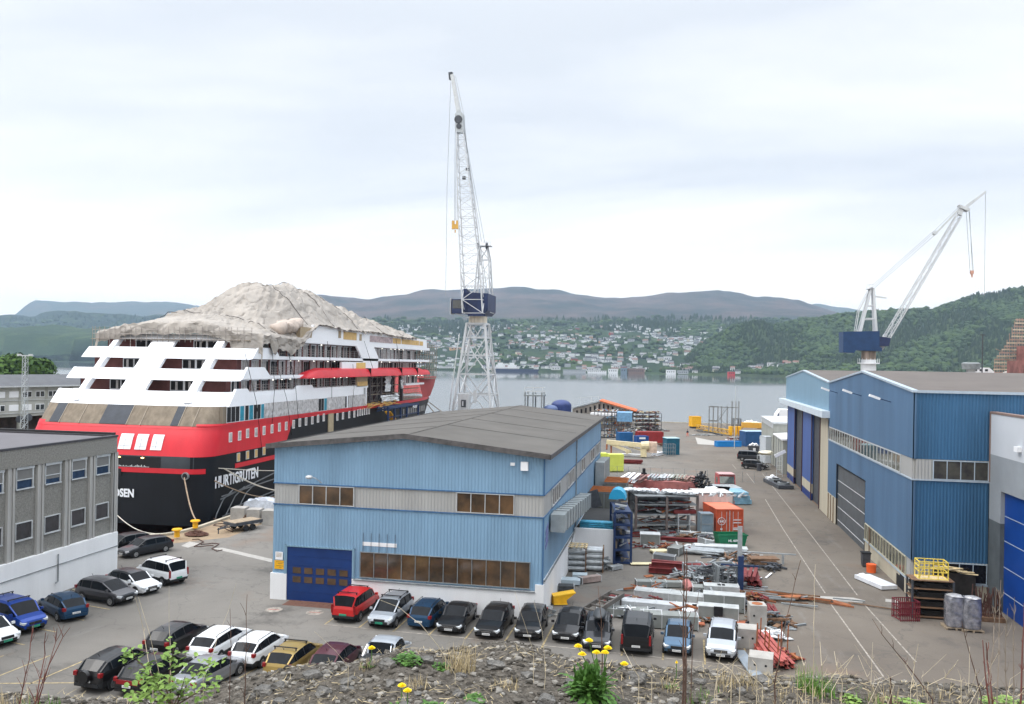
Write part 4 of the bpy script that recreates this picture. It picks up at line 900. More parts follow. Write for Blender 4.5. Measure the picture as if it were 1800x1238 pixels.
for j in range(NV+1):
 v=93.0+(176.5-93.0)*j/NV;row=[]
 vv=v
 for i in range(NU+1):
  f=i/NU;u=-71.9+22.1*f
  y=v if v>96 else v+cor(max(min(u,UR),UL))*(96-v)/5.
  nar=1 if v<150 else max(.45,1-((v-150)/27)**2*.55);uu=CX+(u-CX)*nar
  row.append((uu,y,tarp_z(u,v)))
 hang=interp([(91,1.2),(96,1.3),(97,2.6),(99,1.8),(102,2.4),(105,1.2),(107,.3),(110,.25),(160,.4),(176,1.8)],v)+.5*noise.noise(Vector((v*.8,4,4)))+.25*noise.noise(Vector((v*2.1,4,4)))
 last=row[-1]
 for k in range(1,7):row.append((last[0]+.25+.28*noise.noise(Vector((v*.9,k*.5,2))),last[1],last[2]-max(.1,hang)*k/6))
 rws.append(row)
top=rws[0];pre=[]
for k in range(6,0,-1):pre.append([(x,y-.25-.05*k+.25*noise.noise(Vector((x*.7,k*.4,8))),z-(1.55+.45*noise.noise(Vector((x*.5,1,3)))+(.9 if x<-71.5 or x>-53 else 0))*k/6) for x,y,z in top])
q=MB();q.grid(pre+rws);tag(q.build('tarpaulin',tarpm,smooth=24),'huge wrinkled grey beige tarpaulin draped over the top of the cruise ship','tarpaulin')
q=MB()
bag=[(CX+HB-.2+.5*noise.noise(Vector((k,2,2))),104.8+1.1*k*.5,21.2) for k in range(8)]
for k in range(7):q.blob((-51.2,101.8+.75*k,21.6+.12*k),1.3,.9,.85,k,.5,sub=2)
tag(q.build('tarpaulin_roll',M('pinkish_tarpaulin',(.46,.39,.34),.75,var=.15,bump=.8,bscale=1.3),smooth=70),'bulging rolled edge of tarpaulin sagging above the promenade deck of the ship','tarpaulin')
for k,vv in enumerate((99,108.5,117,127,139,151)):
 q=MB();q.tube([(u,vv+.8*math.sin(u*.5+k),tarp_z(u,vv)+.12) for u in[-71+20.6*j/40 for j in range(41)]],.045,4);tag(q.build('lashing_rope',M('dark_lashing',(.09,.08,.075),.9)),'dark rope lashed across the tarpaulin on top of the ship','rope','lashing ropes over the ship tarpaulin')
# ---- scaffolding on the ship
scm=M('scaffold_tube',(.30,.27,.25),.6,metal=.3,var=.3)
t=thing('scaffolding','tube scaffold walkway hung under the tarpaulin along the stern of the ship','scaffold')
q=MB()
for k in range(30):
 u=-72.6+21.9*k/29;v=vs(20)+cor(u)-.9;q.beam((u,v,19.4 if k%4 else 18.7),(u,v,21.3),.055);q.beam((u,v,19.75),(u,v+1,19.75),.05)
q.build('standard',scm,t);q=MB()
for z in(19.75,20.4,20.9):
 q.tube([(u,vs(20)+cor(u)-.92,z) for u in[-72.6+21.9*k/20 for k in range(21)]],.035,4)
q.build('ledger',scm,t);q=MB()
for k in range(20):u=-72.6+21.9*k/20;v=vs(20)+cor(u+.5);q.obx((u+.55,v-.6,19.72),1.05,.6,.05)
q.build('plank',wood,t)
def scaffold(label,x0,x1,y0,y1,z0,z1,nx,ny,nz,wd=.06,name='scaffolding'):
 t=thing(name,label,'scaffold');q=MB();p=MB()
 for i in range(nx+1):
  for j in range(ny+1):x=x0+(x1-x0)*i/nx;y=y0+(y1-y0)*j/ny;q.beam((x,y,z0),(x,y,z1+.6),wd)
 for k in range(nz+1):
  z=z0+(z1-z0)*k/nz
  for i in range(nx+1):x=x0+(x1-x0)*i/nx;q.beam((x,y0,z),(x,y1,z),wd*.8);q.beam((x,y0,z+.5),(x,y1,z+.5),wd*.6)
  for j in range(ny+1):y=y0+(y1-y0)*j/ny;q.beam((x0,y,z),(x1,y,z),wd*.8)
  if k<nz:
   zn=z0+(z1-z0)*(k+1)/nz
   for j in range(ny):ya=y0+(y1-y0)*j/ny;yb=y0+(y1-y0)*(j+1)/ny;q.beam((x1,ya,z),(x1,yb,zn),wd*.7)
  p.bx(x0+.05,x1-.05,y0,y1,z+.05,z+.1)
 q.build('tube_frame',scm,t);p.build('platform',wood,t);return t
scaffold('tube scaffold tower with platforms standing at the forward end of the ship',-53.5,-50.2,163.5,172,14.0,20.6,2,5,4,.09)
scaffold('scaffold inside the dark boat bay amidships on the cruise ship',-51.6,-50.6,130,149,10.2,14.6,1,8,3,.05)
scaffold('low scaffold in the open boat bay near the bow of the ship',-51.4,-50.5,151,162,10.2,12.2,1,6,2,.045)
t=thing('gangway','navy steel gangway frame with yellow stairs reaching from the quay to the ship','gangway')
q=MB()
for(px,py) in((682,718),(693,718),(704,716),(715,715),(735,712)):
 p=PU(px,py,-47.3);q.beam((-47.3,p.y,0),(-47.3,p.y,9.6),.3);q.beam((-49.3,p.y,9.0),(-47.3,p.y,9.6),.2)
a=PU(682,712,-47.3).y;b_=PU(735,709,-47.3).y;q.beam((-47.3,a,9.6),(-47.3,b_,9.6),.35);q.beam((-49.2,a,9.6),(-49.2,b_,9.6),.3);q.beam((-47.3,a,8.0),(-47.3,b_,8.0),.15);q.build('gantry',navy,t)
q=MB();q.beam((-48.4,a+3,8.8),(-48,b_-3,2.6),1.1,.2);q.build('stair',yellow,t)
q=MB()
for k in range(60):y=128+rnd.uniform(0,16);x=rnd.uniform(-50.3,-49.2);a_=rnd.uniform(-.5,.5);q.beam((x,y,9.8+rnd.uniform(-.3,.7)),(x+a_,y+rnd.uniform(1,3.5),9.6+rnd.uniform(0,.7)),.1)
tag(q.build('timber_heap',M('orange_timber',(.50,.32,.10),.8,var=.35,scale=2)),'tangle of orange-yellow timber and hoses piled on the ship rail amidships','timber')
for k,(pa,pb) in enumerate((((430,620),(460,790)),((478,615),(478,745)),((487,640),(512,765)),((505,612),(524,735)),((575,600),(583,700)),((640,600),(663,690)),((695,590),(704,690)),((620,640),(618,722)))):
 a=PU(*pa,S0+.35);b_=PU(*pb,S0+.35);q=MB();q.tube([a,a.lerp(b_,.5)+Vector((.1,.5,0)),b_],.032,5);tag(q.build('cable',rubber),'dark cable hanging down the side of the cruise ship','cable','cables hanging down the ship side')
ropem=M('mooring_rope',(.32,.24,.17),.9,var=.3,scale=4);ropew=M('pale_rope',(.62,.58,.50),.85)
def rope(a,b_,sag,r,m,label):
 a=Vector(a);b_=Vector(b_);pts=[a.lerp(b_,k/14)-Vector((0,0,sag*math.sin(math.pi*k/14))) for k in range(15)]
 q=MB();q.tube(pts,r,6);tag(q.build('mooring_rope',m),label,'rope')
bol1=G(346,932);bol2=G(314,948)
for p,lb in((bol1,'yellow mushroom bollard on the quay edge nearest the ship rope'),(bol2,'yellow upright bollard at the quay corner below the ship stern')):
 q=MB();q.cyl((0,0,0),(0,0,.55),.26,14);q.cyl((0,0,.55),(0,0,.7),.26,14,.5);q.cyl((0,0,.7),(0,0,.8),.5,14,.45)
 tag(q.build('bollard',yellow,loc=(p.x-.2,p.y,.2)),lb,'bollard')
fl=(-52.3,vs(4.4)+cor(-52.3)-.3,4.4)
rope(fl,(bol1.x,bol1.y,.8),.8,.075,ropem,'thick brown mooring rope dropping from the stern to the nearer bollard')
rope((-62,vs(2)-.2,1.5),(bol2.x,bol2.y,.8),1.6,.045,ropew,'pale mooring rope stretched low from the left to the quay corner bollard')
rope((-49.9,86.2,5.0),(-46.8,99,.6),.8,.08,ropew,'pale mooring line slanting across the ship name towards the hall')
rope((-49.9,84.2,3.9),(-46.8,101,.6),1.4,.07,ropem,'brown mooring line sagging below the ship name')
rope((-49.9,85,5.2),(-47,108,2.5),.3,.05,ropew,'thin line running level along the hull above the ship name')
rope((-54,176,9),(-47.5,182,0),.3,.09,ropem,'bow mooring rope leading steeply down to the quay');rope((-56,183,9),(-47.5,200,0),.5,.09,ropem,'bow mooring rope leading forward along the quay')
q=MB();rr=random.Random(3);c=G(345,941)
for k in range(26):
 pts=[];a0=rr.uniform(0,6);R_=rr.uniform(.3,1.0)
 for j in range(9):a=a0+j*.55;pts.append((c.x+R_*1.2*math.cos(a)+rr.uniform(-.08,.08),c.y+R_*math.sin(a),.1+.5*(1.05-R_)*rr.random()))
 q.tube(pts,.05,5)
tag(q.build('rope_pile',M('brown_rope',(.12,.06,.045),.95)),'heap of coiled brown rope on the quay beside the bollards','rope pile')
for k,(px,py) in enumerate(((352,958),(386,928),(395,922),(375,960))):
 p=G(px,py);q=MB();pts=[(p.x+.5*j*math.cos(k+.7*math.sin(j)),p.y+.35*j*math.sin(j*.8+k),.06) for j in range(8)];q.tube(pts,.045,5);tag(q.build('hose',M('brown_hose',(.10,.06,.05),.8)),'loose brown hose lying in curls on the quay','hose','loose hoses on the quay')
cw=M('crane_white',(.52,.54,.56),.5,var=.12,scale=1.5,streak=1);cn=M('crane_navy',(.018,.030,.085),.5,var=.25,scale=.5)
wire=M('steel_wire',(.33,.35,.37),.5,metal=.3);hookm=M('hook_yellow',(.62,.36,.08),.5);ringm=M('crane_cream_ring',(.55,.50,.42),.7,var=.3,scale=2,streak=1)
# ---- tall crane
K=180.
t=thing('harbour_crane','tall white lattice portal crane with navy machine house rising behind the pale blue hall','crane')
P=lambda px,py,dy=0:PV(px,py,K)+Vector((0,dy,0))
cx,cy=-44.1,184.
def sq(hw,z,x=cx,y=cy):return[(x-hw,y-hw,z),(x+hw,y-hw,z),(x+hw,y+hw,z),(x-hw,y+hw,z)]
q=MB()
lv=[(5.1,0),(4.5,5.4),(3.95,10.4),(3.4,14.9),(2.9,19.2),(2.45,23.2),(2.1,26.4)]
for(h0,z0),(h1,z1) in zip(lv,lv[1:]):
 a,b_=sq(h0,z0),sq(h1,z1)
 for i in range(4):
  j=(i+1)%4;q.beam(a[i],b_[i],.46,m=0);q.beam(b_[i],b_[j],.28);
  mid=(Vector(b_[i])+Vector(b_[j]))/2
  if z0 in(5.4,14.9):q.beam(a[i],mid,.22);q.beam(a[j],mid,.22)
  else:m2=(Vector(a[i])+Vector(a[j]))/2;q.beam(m2,b_[i],.22);q.beam(m2,b_[j],.22)
q.build('tower',cw,t)
q=MB();q.tube([(cx-5.3,cy-5,4),(cx-4.4,cy-4.4,14),(cx-3.4,cy-3.4,24)],.12,6);q.bx(cx+.6,cx+1.3,cy-5.6,cy-5.5,8.6,11.4);q.build('ladder',cw,t)
q=MB();q.bx(cx-2.6,cx-.2,cy-6.6,cy-4.6,7.0,10.6);cabn=q.build('electrical_cabin',cw,t);q=MB();q.bx(cx-1.9,cx-.8,cy-6.66,cy-6.6,7.7,9.3);q.build('number_plate',dgrey,cabn)
text_obj('lettering','1',1.4,ship_white,cabn,(cx-1.6,cy-6.68,8.0),(1,0,0),(0,0,1),bold=.03)
q=MB();q.cyl((cx,cy,26.4),(cx,cy,28.0),2.1,24);q.build('slewing_ring',ringm,t,smooth=40);q=MB();q.cyl((cx,cy,26.1),(cx,cy,26.35),2.7,20);q.build('ring_platform',cw,t)
q=MB()
q.prism([(-46.2,28.3),(-42.0,28.3),(-41.1,29.2),(-41.1,33.0),(-46.3,33.3),(-46.5,29.2)],'y',cy-3.4,cy+5.0);q.bx(-45.6,-41.6,cy-3.6,cy-3.4,27.9,29.6);q.build('machine_house',cn,t)
q=MB();q.bx(-49.3,-46.7,cy-3.8,cy-.8,28.5,31.7);q.bx(-46.7,-46.0,cy-3.6,cy-.5,29,34.0);c_=q.build('operator_cab',cn,t);q=MB();q.bx(-49.1,-47.0,cy-3.84,cy-3.8,29.6,31.5);q.bx(-49.34,-49.3,cy-3.6,cy-1,29.6,31.5);q.build('cab_window',glass,c_);q=MB();q.beam((-48.6,cy-3,28.5),(-45.5,cy-2.5,27.6),.2);q.bx(-49.6,-49.5,cy-4,cy-.8,28.3,31.9);q.build('cab_frame',cw,c_)
q=MB();yb=cy+1.2
top=P(838,428);A0=[(-45.4,cy,29),(-41.3,cy,29),(-41.3,cy+3.6,29),(-45.4,cy+3.6,29)];tz=top.z
A1=[(-44.6,cy+.8,tz-3),(-42.0,cy+.8,tz-3),(-42.0,cy+2.8,tz-3),(-44.6,cy+2.8,tz-3)]
q.lattice(A0,A1,3,.26,.13);A2=[(-44.5,cy+1.,tz),(-42.6,cy+1.,tz),(-42.6,cy+2.4,tz),(-44.5,cy+2.4,tz)];q.lattice(A1,A2,1,.28,.16)
q.build('mast_frame',cw,t);q=MB();q.cyl((-44.8,cy+1,tz+.1),(-44.5,cy+1,tz+.1),.8,12);q.cyl((-42.7,cy+1,tz+.1),(-42.4,cy+1,tz+.1),.8,12);q.build('sheave',dgrey,t)
q=MB();q.bx(-44.6,-41.6,cy+.6,cy+3,tz+.1,tz+.2);q.beam((-41.6,cy+.6,tz+.2),(-41.6,cy+.6,tz+1.0),.07);q.beam((-43.4,cy+.6,tz+1.0),(-41.6,cy+.6,tz+1.0),.07);q.build('top_platform',cw,t)
b0=[P(815,551,-1.2),P(850,551,-1.2),P(850,551,1.2),P(815,551,1.2)];b1=[P(812,480,-1.4),P(846,480,-1.4),P(846,480,1.4),P(812,480,1.4)]
b2=[P(806.5,350,-1.2),P(830.5,350,-1.2),P(830.5,350,1.2),P(806.5,350,1.2)];b3=[P(803.5,232,-.8),P(815,232,-.8),P(815,232,.8),P(803.5,232,.8)]
q=MB();q.lattice(b0,b1,3,.26,.14);q.lattice(b1,b2,8,.20,.09);q.lattice(b2,b3,10,.17,.08);q.build('boom',cw,t)
q=MB();q.prism([(P(x,y).x,P(x,y).z) for x,y in((802,234),(816,234),(815,202),(808,194),(801,202))],'y',K-.8,K+.8);q.build('boom_head',galv,t);q=MB();q.cyl(P(807,212,-1),P(807,212,1),.9,14);q.cyl(P(808,224,-1),P(808,224,1),.6,12);q.build('sheave',dgrey,t)
q=MB();q.prism([(P(x,y).x,P(x,y).z) for x,y in((803,200),(810,197),(797,131),(792,133))],'y',K-.5,K+.5);q.build('fly_jib',lgrey,t);q=MB();q.beam(P(792,128),P(793,140),.9);q.build('jib_tip',dgrey,t)
q=MB();q.tube([P(798,134,.4),P(800,134,.4),P(814,200,.4)],.07,4);q.tube([P(800,129,.4),P(801,134)],.06,4);q.tube([P(815,202),P(818,240)],.06,4);q.build('jib_rail',cw,t)
q=MB()
for a,b_ in(((792,145),(785.5,330)),((785.5,330),(783,520)),((800,205),(798.5,388)),((802,210),(800.5,388)),((804,230),(803,388)),((815,205),(838,425)),((817,240),(846,425)),((810,200),(852,428))):q.tube([P(*a),P(*b_)],.05,4)
for x in(-44.2,-42.8):q.tube([(x,cy+2,tz),(x+1.2,cy+4.8,33.0)],.06,4)
q.build('hoist_rope',wire,t)
h=P(800,396);q=MB();q.bx(h.x-.75,h.x-.25,K-.3,K+.3,h.z-.9,h.z+1.0);q.bx(h.x+.25,h.x+.75,K-.3,K+.3,h.z-.9,h.z+1.0);q.bx(h.x-.5,h.x+.5,K-.25,K+.25,h.z-.8,h.z+.2);q.cyl(h-Vector((0,0,1)),h-Vector((0,0,1.7)),.14,6);q.build('hook_block',hookm,t)
for px,py in((821,298),(815,313)):q=MB();p=P(px,py);q.bx(p.x-.3,p.x+.4,K-.3,K+.3,p.z-.3,p.z+.3);q.build('lamp_box',dgrey,t)
# ---- right crane
K=170.
t=thing('slewing_crane','white lattice jib crane with navy cab on a white column above the blue hall roof','crane')
c=P(1526,650);cx=c.x;q=MB();q.cyl((cx,K,0),(cx,K,19.4),1.38,24);q.build('column',white,t,smooth=40);q=MB();q.cyl((cx,K,19.3),(cx,K,21.0),1.3,20);q.build('slewing_ring',M('rust_stained_ring',(.30,.24,.20),.8,var=.5,streak=1),t)
q=MB();q.cyl((cx,K,18.6),(cx,K,18.8),2.0,20)
for k in range(16):a=k*math.pi/8;q.beam((cx+1.95*math.cos(a),K+1.95*math.sin(a),18.8),(cx+1.95*math.cos(a),K+1.95*math.sin(a),19.6),.06)
q.build('ring_platform',white,t)
def pr(pts):return[(P(x,y).x,P(x,y).z) for x,y in pts]
q=MB();q.prism(pr(((1478,584),(1541,583),(1541,610),(1545,612),(1545,618),(1500,616),(1497,621),(1478,620))),'y',K-2.2,K+2.2);q.build('machine_house',M('crane_navy_two',(.014,.045,.12),.5,var=.15),t)
q=MB();q.prism(pr(((1541,592),(1561,595),(1558,609),(1541,609))),'y',K-2.0,K-.5);q.build('operator_cab',cn,t)
q=MB()
for dy in(-1,1):
 q.beam(P(1510,584,dy),P(1530,508,dy*.4),.42);q.beam(P(1538,584,dy),P(1534,508,dy*.4),.42);q.beam(P(1520,561,dy),P(1535,561,dy),.3);q.beam(P(1526,538,dy*.7),P(1535,538,dy*.7),.2)
q.beam(P(1510,584,-1),P(1510,584,1),.3);q.beam(P(1533,521),P(1558,524),.25);q.build('mast_frame',cw,t)
q=MB();q.tube([P(1504,584),P(1510,545),P(1526,514)],.10,4);q.tube([P(1501,584),P(1507,545),P(1524,512)],.06,4)
for k in range(9):q.beam(P(1501+2.4*k,580-8*k),P(1504+2.3*k,580-8*k),.05)
q.bx(*sorted((P(1523,508).x,P(1534,508).x)),K-.8,K+.8,P(1530,509).z,P(1530,509).z+.1)
for x in(1523.5,1528,1533):q.beam(P(x,509),P(x,500),.07)
q.beam(P(1523,500),P(1534,500),.07);q.build('ladder',cw,t)
q=MB();q.cyl(P(1531,510,-.5),P(1531,510,.5),.45,12);q.build('sheave',dgrey,t)
q=MB();q.lattice([P(1543,612,-1),P(1548,615,-1),P(1548,615,1),P(1543,612,1)],[P(1556,588,-1),P(1563,594,-1),P(1563,594,1),P(1556,588,1)],2,.24,.14);q.lattice([P(1556,588,-1),P(1563,594,-1),P(1563,594,1),P(1556,588,1)],[P(1681,378,-.6),P(1689,381,-.6),P(1689,381,.6),P(1681,378,.6)],15,.17,.07);q.build('boom',cw,t)
q=MB();q.prism(pr(((1684,361),(1690,363),(1702,368),(1703,371),(1698,372),(1686,367))),'y',K-.8,K+.8);q.prism(pr(((1686,368),(1692,370),(1689,380),(1682,377))),'y',K-.5,K+.5);q.build('boom_head',lgrey,t)
q=MB();q.prism(pr(((1694,363),(1700,366),(1733,339),(1731,336))),'y',K-.35,K+.35);q.build('fly_jib',cw,t)
q=MB();q.prism(pr(((1642,411),(1645,412),(1688,368),(1686,365))),'y',K-.2,K+.2);q.cyl(P(1643,410,-.5),P(1643,410,.5),.38,10);q.build('pendant_bar',lgrey,t)
q=MB()
for a,b_ in(((1533,502),(1641,406)),((1534,505),(1642,409)),((1536,507),(1643,413)),((1640,408),(1685,364)),((1698,371),(1705,480)),((1703,372),(1711,480)),((1704,372),(1709,478)),((1732,340),(1730,520))):q.tube([P(*a),P(*b_)],.045,4)
q.build('hoist_rope',wire,t)
h=P(1708,480);q=MB();q.prism(pr(((1705,476),(1711,476),(1710.5,482),(1705.5,482))),'y',K-.3,K+.3);q.cyl(P(1708,482),P(1708.3,488),.2,8,.12);q.build('hook_block',M('salmon_hook',(.55,.30,.22),.6),t)
# ---- ship in scaffolding at the far right
K=190.
t=thing('ship_in_scaffolding','rust-red ship superstructure wrapped in scaffolding beyond the roof at the right edge','ship');c=PD(1800,640,K)
q=MB();rs=random.Random(8)
for k,(x0,x1,y0,y1) in enumerate(((1752,1840,636,662),(1764,1840,612,636),(1778,1840,590,612),(1786,1812,560,590))):
 a,b_=PD(x0,y1,K),PD(x1,y0,K);q.bx(a.x,b_.x,K-2+k,K+12-k,a.z-(8 if k==0 else 0),b_.z)
q.build('superstructure',M('rusty_superstructure',(.20,.085,.075),.8,var=.45,scale=.5),t)
q=MB();w_=MB()
for k in range(18):
 x0=interp([(0,1745),(5,1748),(9,1765),(12,1778),(18,1786)],k);y=661-5.8*k;a,b_=PD(x0,y,K-3),PD(1845,y+.8,K-3);(q if k%2 else w_).beam(a,b_,.16,.3)
for k in range(20):
 x0=1748+4.4*k;a=PD(x0,661,K-3);b_=PD(x0,interp([(1745,636),(1765,610),(1785,560),(1840,556)],x0),K-3);q.beam(a,b_,.12)
for k in range(14):x0=1750+5*k;a=PD(x0,rs.uniform(600,660),K-3.2);q.beam(a,a+Vector((rs.uniform(1,2.5),0,rs.uniform(-1.5,2))),.12)
q.build('tube_frame',M('pinkish_scaffold',(.38,.26,.22),.7,var=.3),t);w_.build('platform',M('cream_plank',(.55,.45,.34),.8,var=.3),t)
q=MB();a=PD(1800,600,K-1);q.bx(a.x-.8,a.x+.8,K-2,K,a.z-6,PD(1800,562,K).z);q.build('funnel',dark,t)
q=MB();a=PD(1774,648,K-4);q.blob(PD(1774,657,K-4),1.5,.8,.6,3,.4,sub=2);q.blob(PD(1786,658,K-4),1.2,.8,.5,5,.4,sub=2);q.build('boat_cover',M('pale_boat_cover',(.55,.53,.50),.7),t)
tag(t,None)
p=PD(1724,655,185);t=thing('work_boat','small white boat upper deck with dark windows seen over the roof','boat',p);q=MB();q.prism([(-2.2,-4),(2.2,-4),(2.2,.2),(1.2,1.1),(-2.2,1.1)],'y',-1.5,1.5);q.build('cabin',white,t);q=MB()
for k in range(3):q.bx(-1.9+k*1.1,-1.3+k*1.1,-1.55,-1.5,.3,.75)
q.build('cabin_window',dark,t)
p=PD(1727,590,150);q=MB();q.beam((p.x,p.y,0),(p.x,p.y,p.z),.18);q.bx(p.x-.4,p.x+.4,p.y-.1,p.y+.1,p.z,p.z+.2);tag(q.build('lamp_post',dgrey),'thin dark lamp post standing behind the hall roof on the right','lamp post')
# ------------------------------------------------------------------ cars
tyre=M('tyre_rubber',(.018,.018,.019),.85);rimm=M('alloy_rim',(.42,.43,.45),.3,metal=.8);rimd=M('dark_rim',(.10,.10,.11),.4,metal=.6)
cglass=M('car_glass',(.008,.010,.013),.16,spec=.12,var=.3);trim=M('black_car_trim',(.018,.019,.021),.5);platem=M('white_plate',(.70,.71,.70),.5);plateg=M('green_plate',(.02,.35,.20),.5)
tailm=M('tail_lamp_red',(.22,.008,.010),.3,spec=.4);headm=M('head_lamp',(.55,.58,.60),.12,spec=1.);chrome=M('chrome_trim',(.6,.6,.62),.15,metal=1.);amber=M('amber_lamp',(.7,.25,.03),.3)
def paint(n,c,metal=.35):return M('paint_'+n,c,.36,metal=metal,coat=.4,var=.06,scale=1.5,spec=.3)
PNT=dict(black=paint('black',(.006,.006,.007),.0),white=paint('white',(.74,.76,.78),0),red=paint('red',(.50,.018,.018),.05),silver=paint('silver',(.45,.48,.52),.6),grey=paint('dark_grey',(.075,.075,.082)),blue=paint('dark_blue',(.010,.045,.10)),royal=paint('royal_blue',(.008,.045,.26)),gold=paint('gold',(.36,.255,.085),.5),maroon=paint('maroon',(.07,.012,.022)),midgrey=paint('mid_grey',(.22,.23,.25),.5),steel=paint('steel_blue',(.055,.115,.19),.5),charcoal=paint('charcoal',(.025,.027,.032)))
PROF=dict(
 sedan=[(0,.36,0),(.02,.47,0),(.10,.545,0),(.27,.63,0),(.42,.635,.965),(.52,.64,1.),(.62,.645,.985),(.70,.65,.94),(.835,.665,0),(.95,.655,0),(.985,.58,0),(1.,.40,0)],
 wagon=[(0,.36,0),(.02,.46,0),(.10,.54,0),(.26,.62,0),(.40,.63,.955),(.52,.64,1.),(.70,.645,.99),(.86,.65,.94),(.975,.655,0),(.99,.55,0),(1.,.40,0)],
 hatch=[(0,.36,0),(.025,.47,0),(.10,.55,0),(.22,.62,0),(.42,.63,.965),(.55,.64,1.),(.70,.65,.98),(.85,.66,.91),(.97,.68,0),(.99,.55,0),(1.,.40,0)],
 suv=[(0,.38,0),(.02,.50,0),(.08,.58,0),(.24,.645,0),(.385,.65,.955),(.50,.66,1.),(.68,.665,.99),(.86,.675,.94),(.965,.68,0),(.99,.55,0),(1.,.40,0)],
 van=[(0,.34,0),(.02,.45,0),(.07,.53,0),(.18,.60,0),(.335,.605,.95),(.42,.61,1.),(.70,.61,1.),(.94,.61,.97),(.985,.61,0),(.995,.5,0),(1.,.36,0)],
 mpv=[(0,.36,0),(.02,.47,0),(.08,.54,0),(.19,.60,0),(.40,.61,.96),(.52,.62,1.),(.72,.63,.99),(.89,.64,.95),(.98,.65,0),(.99,.5,0),(1.,.38,0)],
 pickup=[(0,.38,0),(.02,.50,0),(.08,.57,0),(.22,.62,0),(.34,.63,.97),(.42,.635,1.),(.52,.64,.98),(.58,.64,.95),(.63,.62,0),(.97,.62,0),(.99,.55,0),(1.,.40,0)])
DIM=dict(sedan=(4.6,1.76,1.44),wagon=(4.6,1.76,1.48),hatch=(4.25,1.76,1.52),suv=(4.5,1.84,1.66),van=(4.4,1.82,1.85),mpv=(4.4,1.80,1.62),pickup=(5.0,1.82,1.75),bigvan=(4.9,1.92,1.92),small=(3.85,1.70,1.52))
def car(name,kind,col,pos,hdg,label,cat='car',dim=None,group=None,rails=False,bars=False,rim='rimm',green=False,glass_rear=True,two=None,box=False,solid_side=False):
 """pos: middle of the car on the ground; hdg: direction of the nose"""
 L,W,H=DIM[dim or kind];pf=PROF[kind];zs=.30 if H>1.55 else .24
 t=thing(name,label,cat,(pos[0],pos[1],0),hdg,group or 'cars parked in the yard')
 rw=.80 if kind in('van','pickup') else .74
 if kind=='van':rw=.84
 st=[]
 for i,(fx,zb,zr) in enumerate(pf):
  x=L/2-fx*L;e=min(fx,1-fx)
  ny=.80 if e<.005 else .90 if e<.03 else .965 if e<.12 else 1.
  w2=W/2*ny;zb*=H
  low=zs+(.10 if e<.005 else .03 if e<.03 else 0)
  if zr:
   zr*=H;r=[(w2*.93,low),(w2,low+(zb-low)*.35),(w2*.995,low+(zb-low)*.8),(w2*.95,zb),(w2*(rw+.05),zr-.085*H/1.5),(w2*(rw-.12),zr-.012),(0,zr+.012)]
  else:
   r=[(w2*.93,low),(w2,low+(zb-low)*.45),(w2*.985,low+(zb-low)*.82),(w2*.92,zb-.02),(w2*.80,zb),(w2*.55,zb+.012),(0,zb+.022)]
  st.append((x,r,bool(zr)))
 body=MB();wind=MB();rear=MB();sl=MB();sr_=MB();roof_i=[i for i,s in enumerate(st) if s[2]]
 i0,i1=roof_i[0],roof_i[-1]
 P3=lambda i,j,s:(st[i][0],s*st[i][1][j][0],st[i][1][j][1])
 for i in range(len(st)-1):
  for j in range(6):
   for s in(1,-1):
    f=[P3(i,j,s),P3(i+1,j,s),P3(i+1,j+1,s),P3(i,j+1,s)]
    if s<0:f=f[::-1]
    tgt=body;m=0
    if i==i0-1 and j>=4:tgt=wind
    elif i==i1 and j>=4 and glass_rear:tgt=rear
    elif j==3 and i0-1<=i<=i1:
     tgt=sl if s>0 else sr_
     if solid_side and i>=i0+1:tgt=body
    if two and j>=4 and i0<=i<i1:m=1
    if j==0:m=2 if kind in('suv',) or H>1.6 else 0
    tgt.face(f,m)
 lo=[P3(i,0,1) for i in range(len(st))]+[P3(i,0,-1) for i in range(len(st)-1,-1,-1)]
 body.face(lo,2)
 body.face([P3(0,j,1) for j in range(7)]+[P3(0,j,-1) for j in range(5,-1,-1)],0);body.face(([P3(-1,j,1) for j in range(7)]+[P3(-1,j,-1) for j in range(5,-1,-1)])[::-1],0)
 xs=[st[i][0] for i in range(len(st))]
 def sidept(fx,tt,s):
  x=L/2-fx*L
  for i in range(len(st)-1):
   if st[i][0]>=x>=st[i+1][0]:
    k=(st[i][0]-x)/(st[i][0]-st[i+1][0]);a=Vector(P3(i,3,s)).lerp(Vector(P3(i+1,3,s)),k);b_=Vector(P3(i,4,s)).lerp(Vector(P3(i+1,4,s)),k);return a.lerp(b_,tt)+Vector((0,s*.012,0))
  return Vector((x,0,0))
 mid=(pf[i0][0]+pf[i1][0])/2
 for s in(1,-1):
  for fx in((mid-.02,mid+.19) if kind not in('pickup',) else(mid,)):
   body.beam(sidept(fx,0,s),sidept(fx+.006,1,s),.07,.03,m=2)
  for a,b_ in((pf[i0-1][0],pf[i0][0]),(pf[i1][0]-(.0 if kind!='pickup' else 0),pf[i1+1][0])):
   pa=Vector(P3(i0-1,4,s)) if a==pf[i0-1][0] else Vector(P3(i1+1,4,s));pb=Vector(P3(i0,4,s)) if a==pf[i0-1][0] else Vector(P3(i1,4,s))
   body.beam(pa,pb,.085,.05)
 pm=PNT[col]
 b_o=body.build('body',[pm,PNT[two] if two else pm,trim],t,smooth=38)
 wind.build('windshield',cglass,t,smooth=60)
 if rear.f:rear.build('rear_window',cglass,t,smooth=60)
 for s_ in(sl,sr_):
  if s_.f:s_.build('side_window',cglass,t,smooth=60)
 wr=.33 if H>1.55 else .305;wx=(L/2-.185*L,-L/2+.19*L)
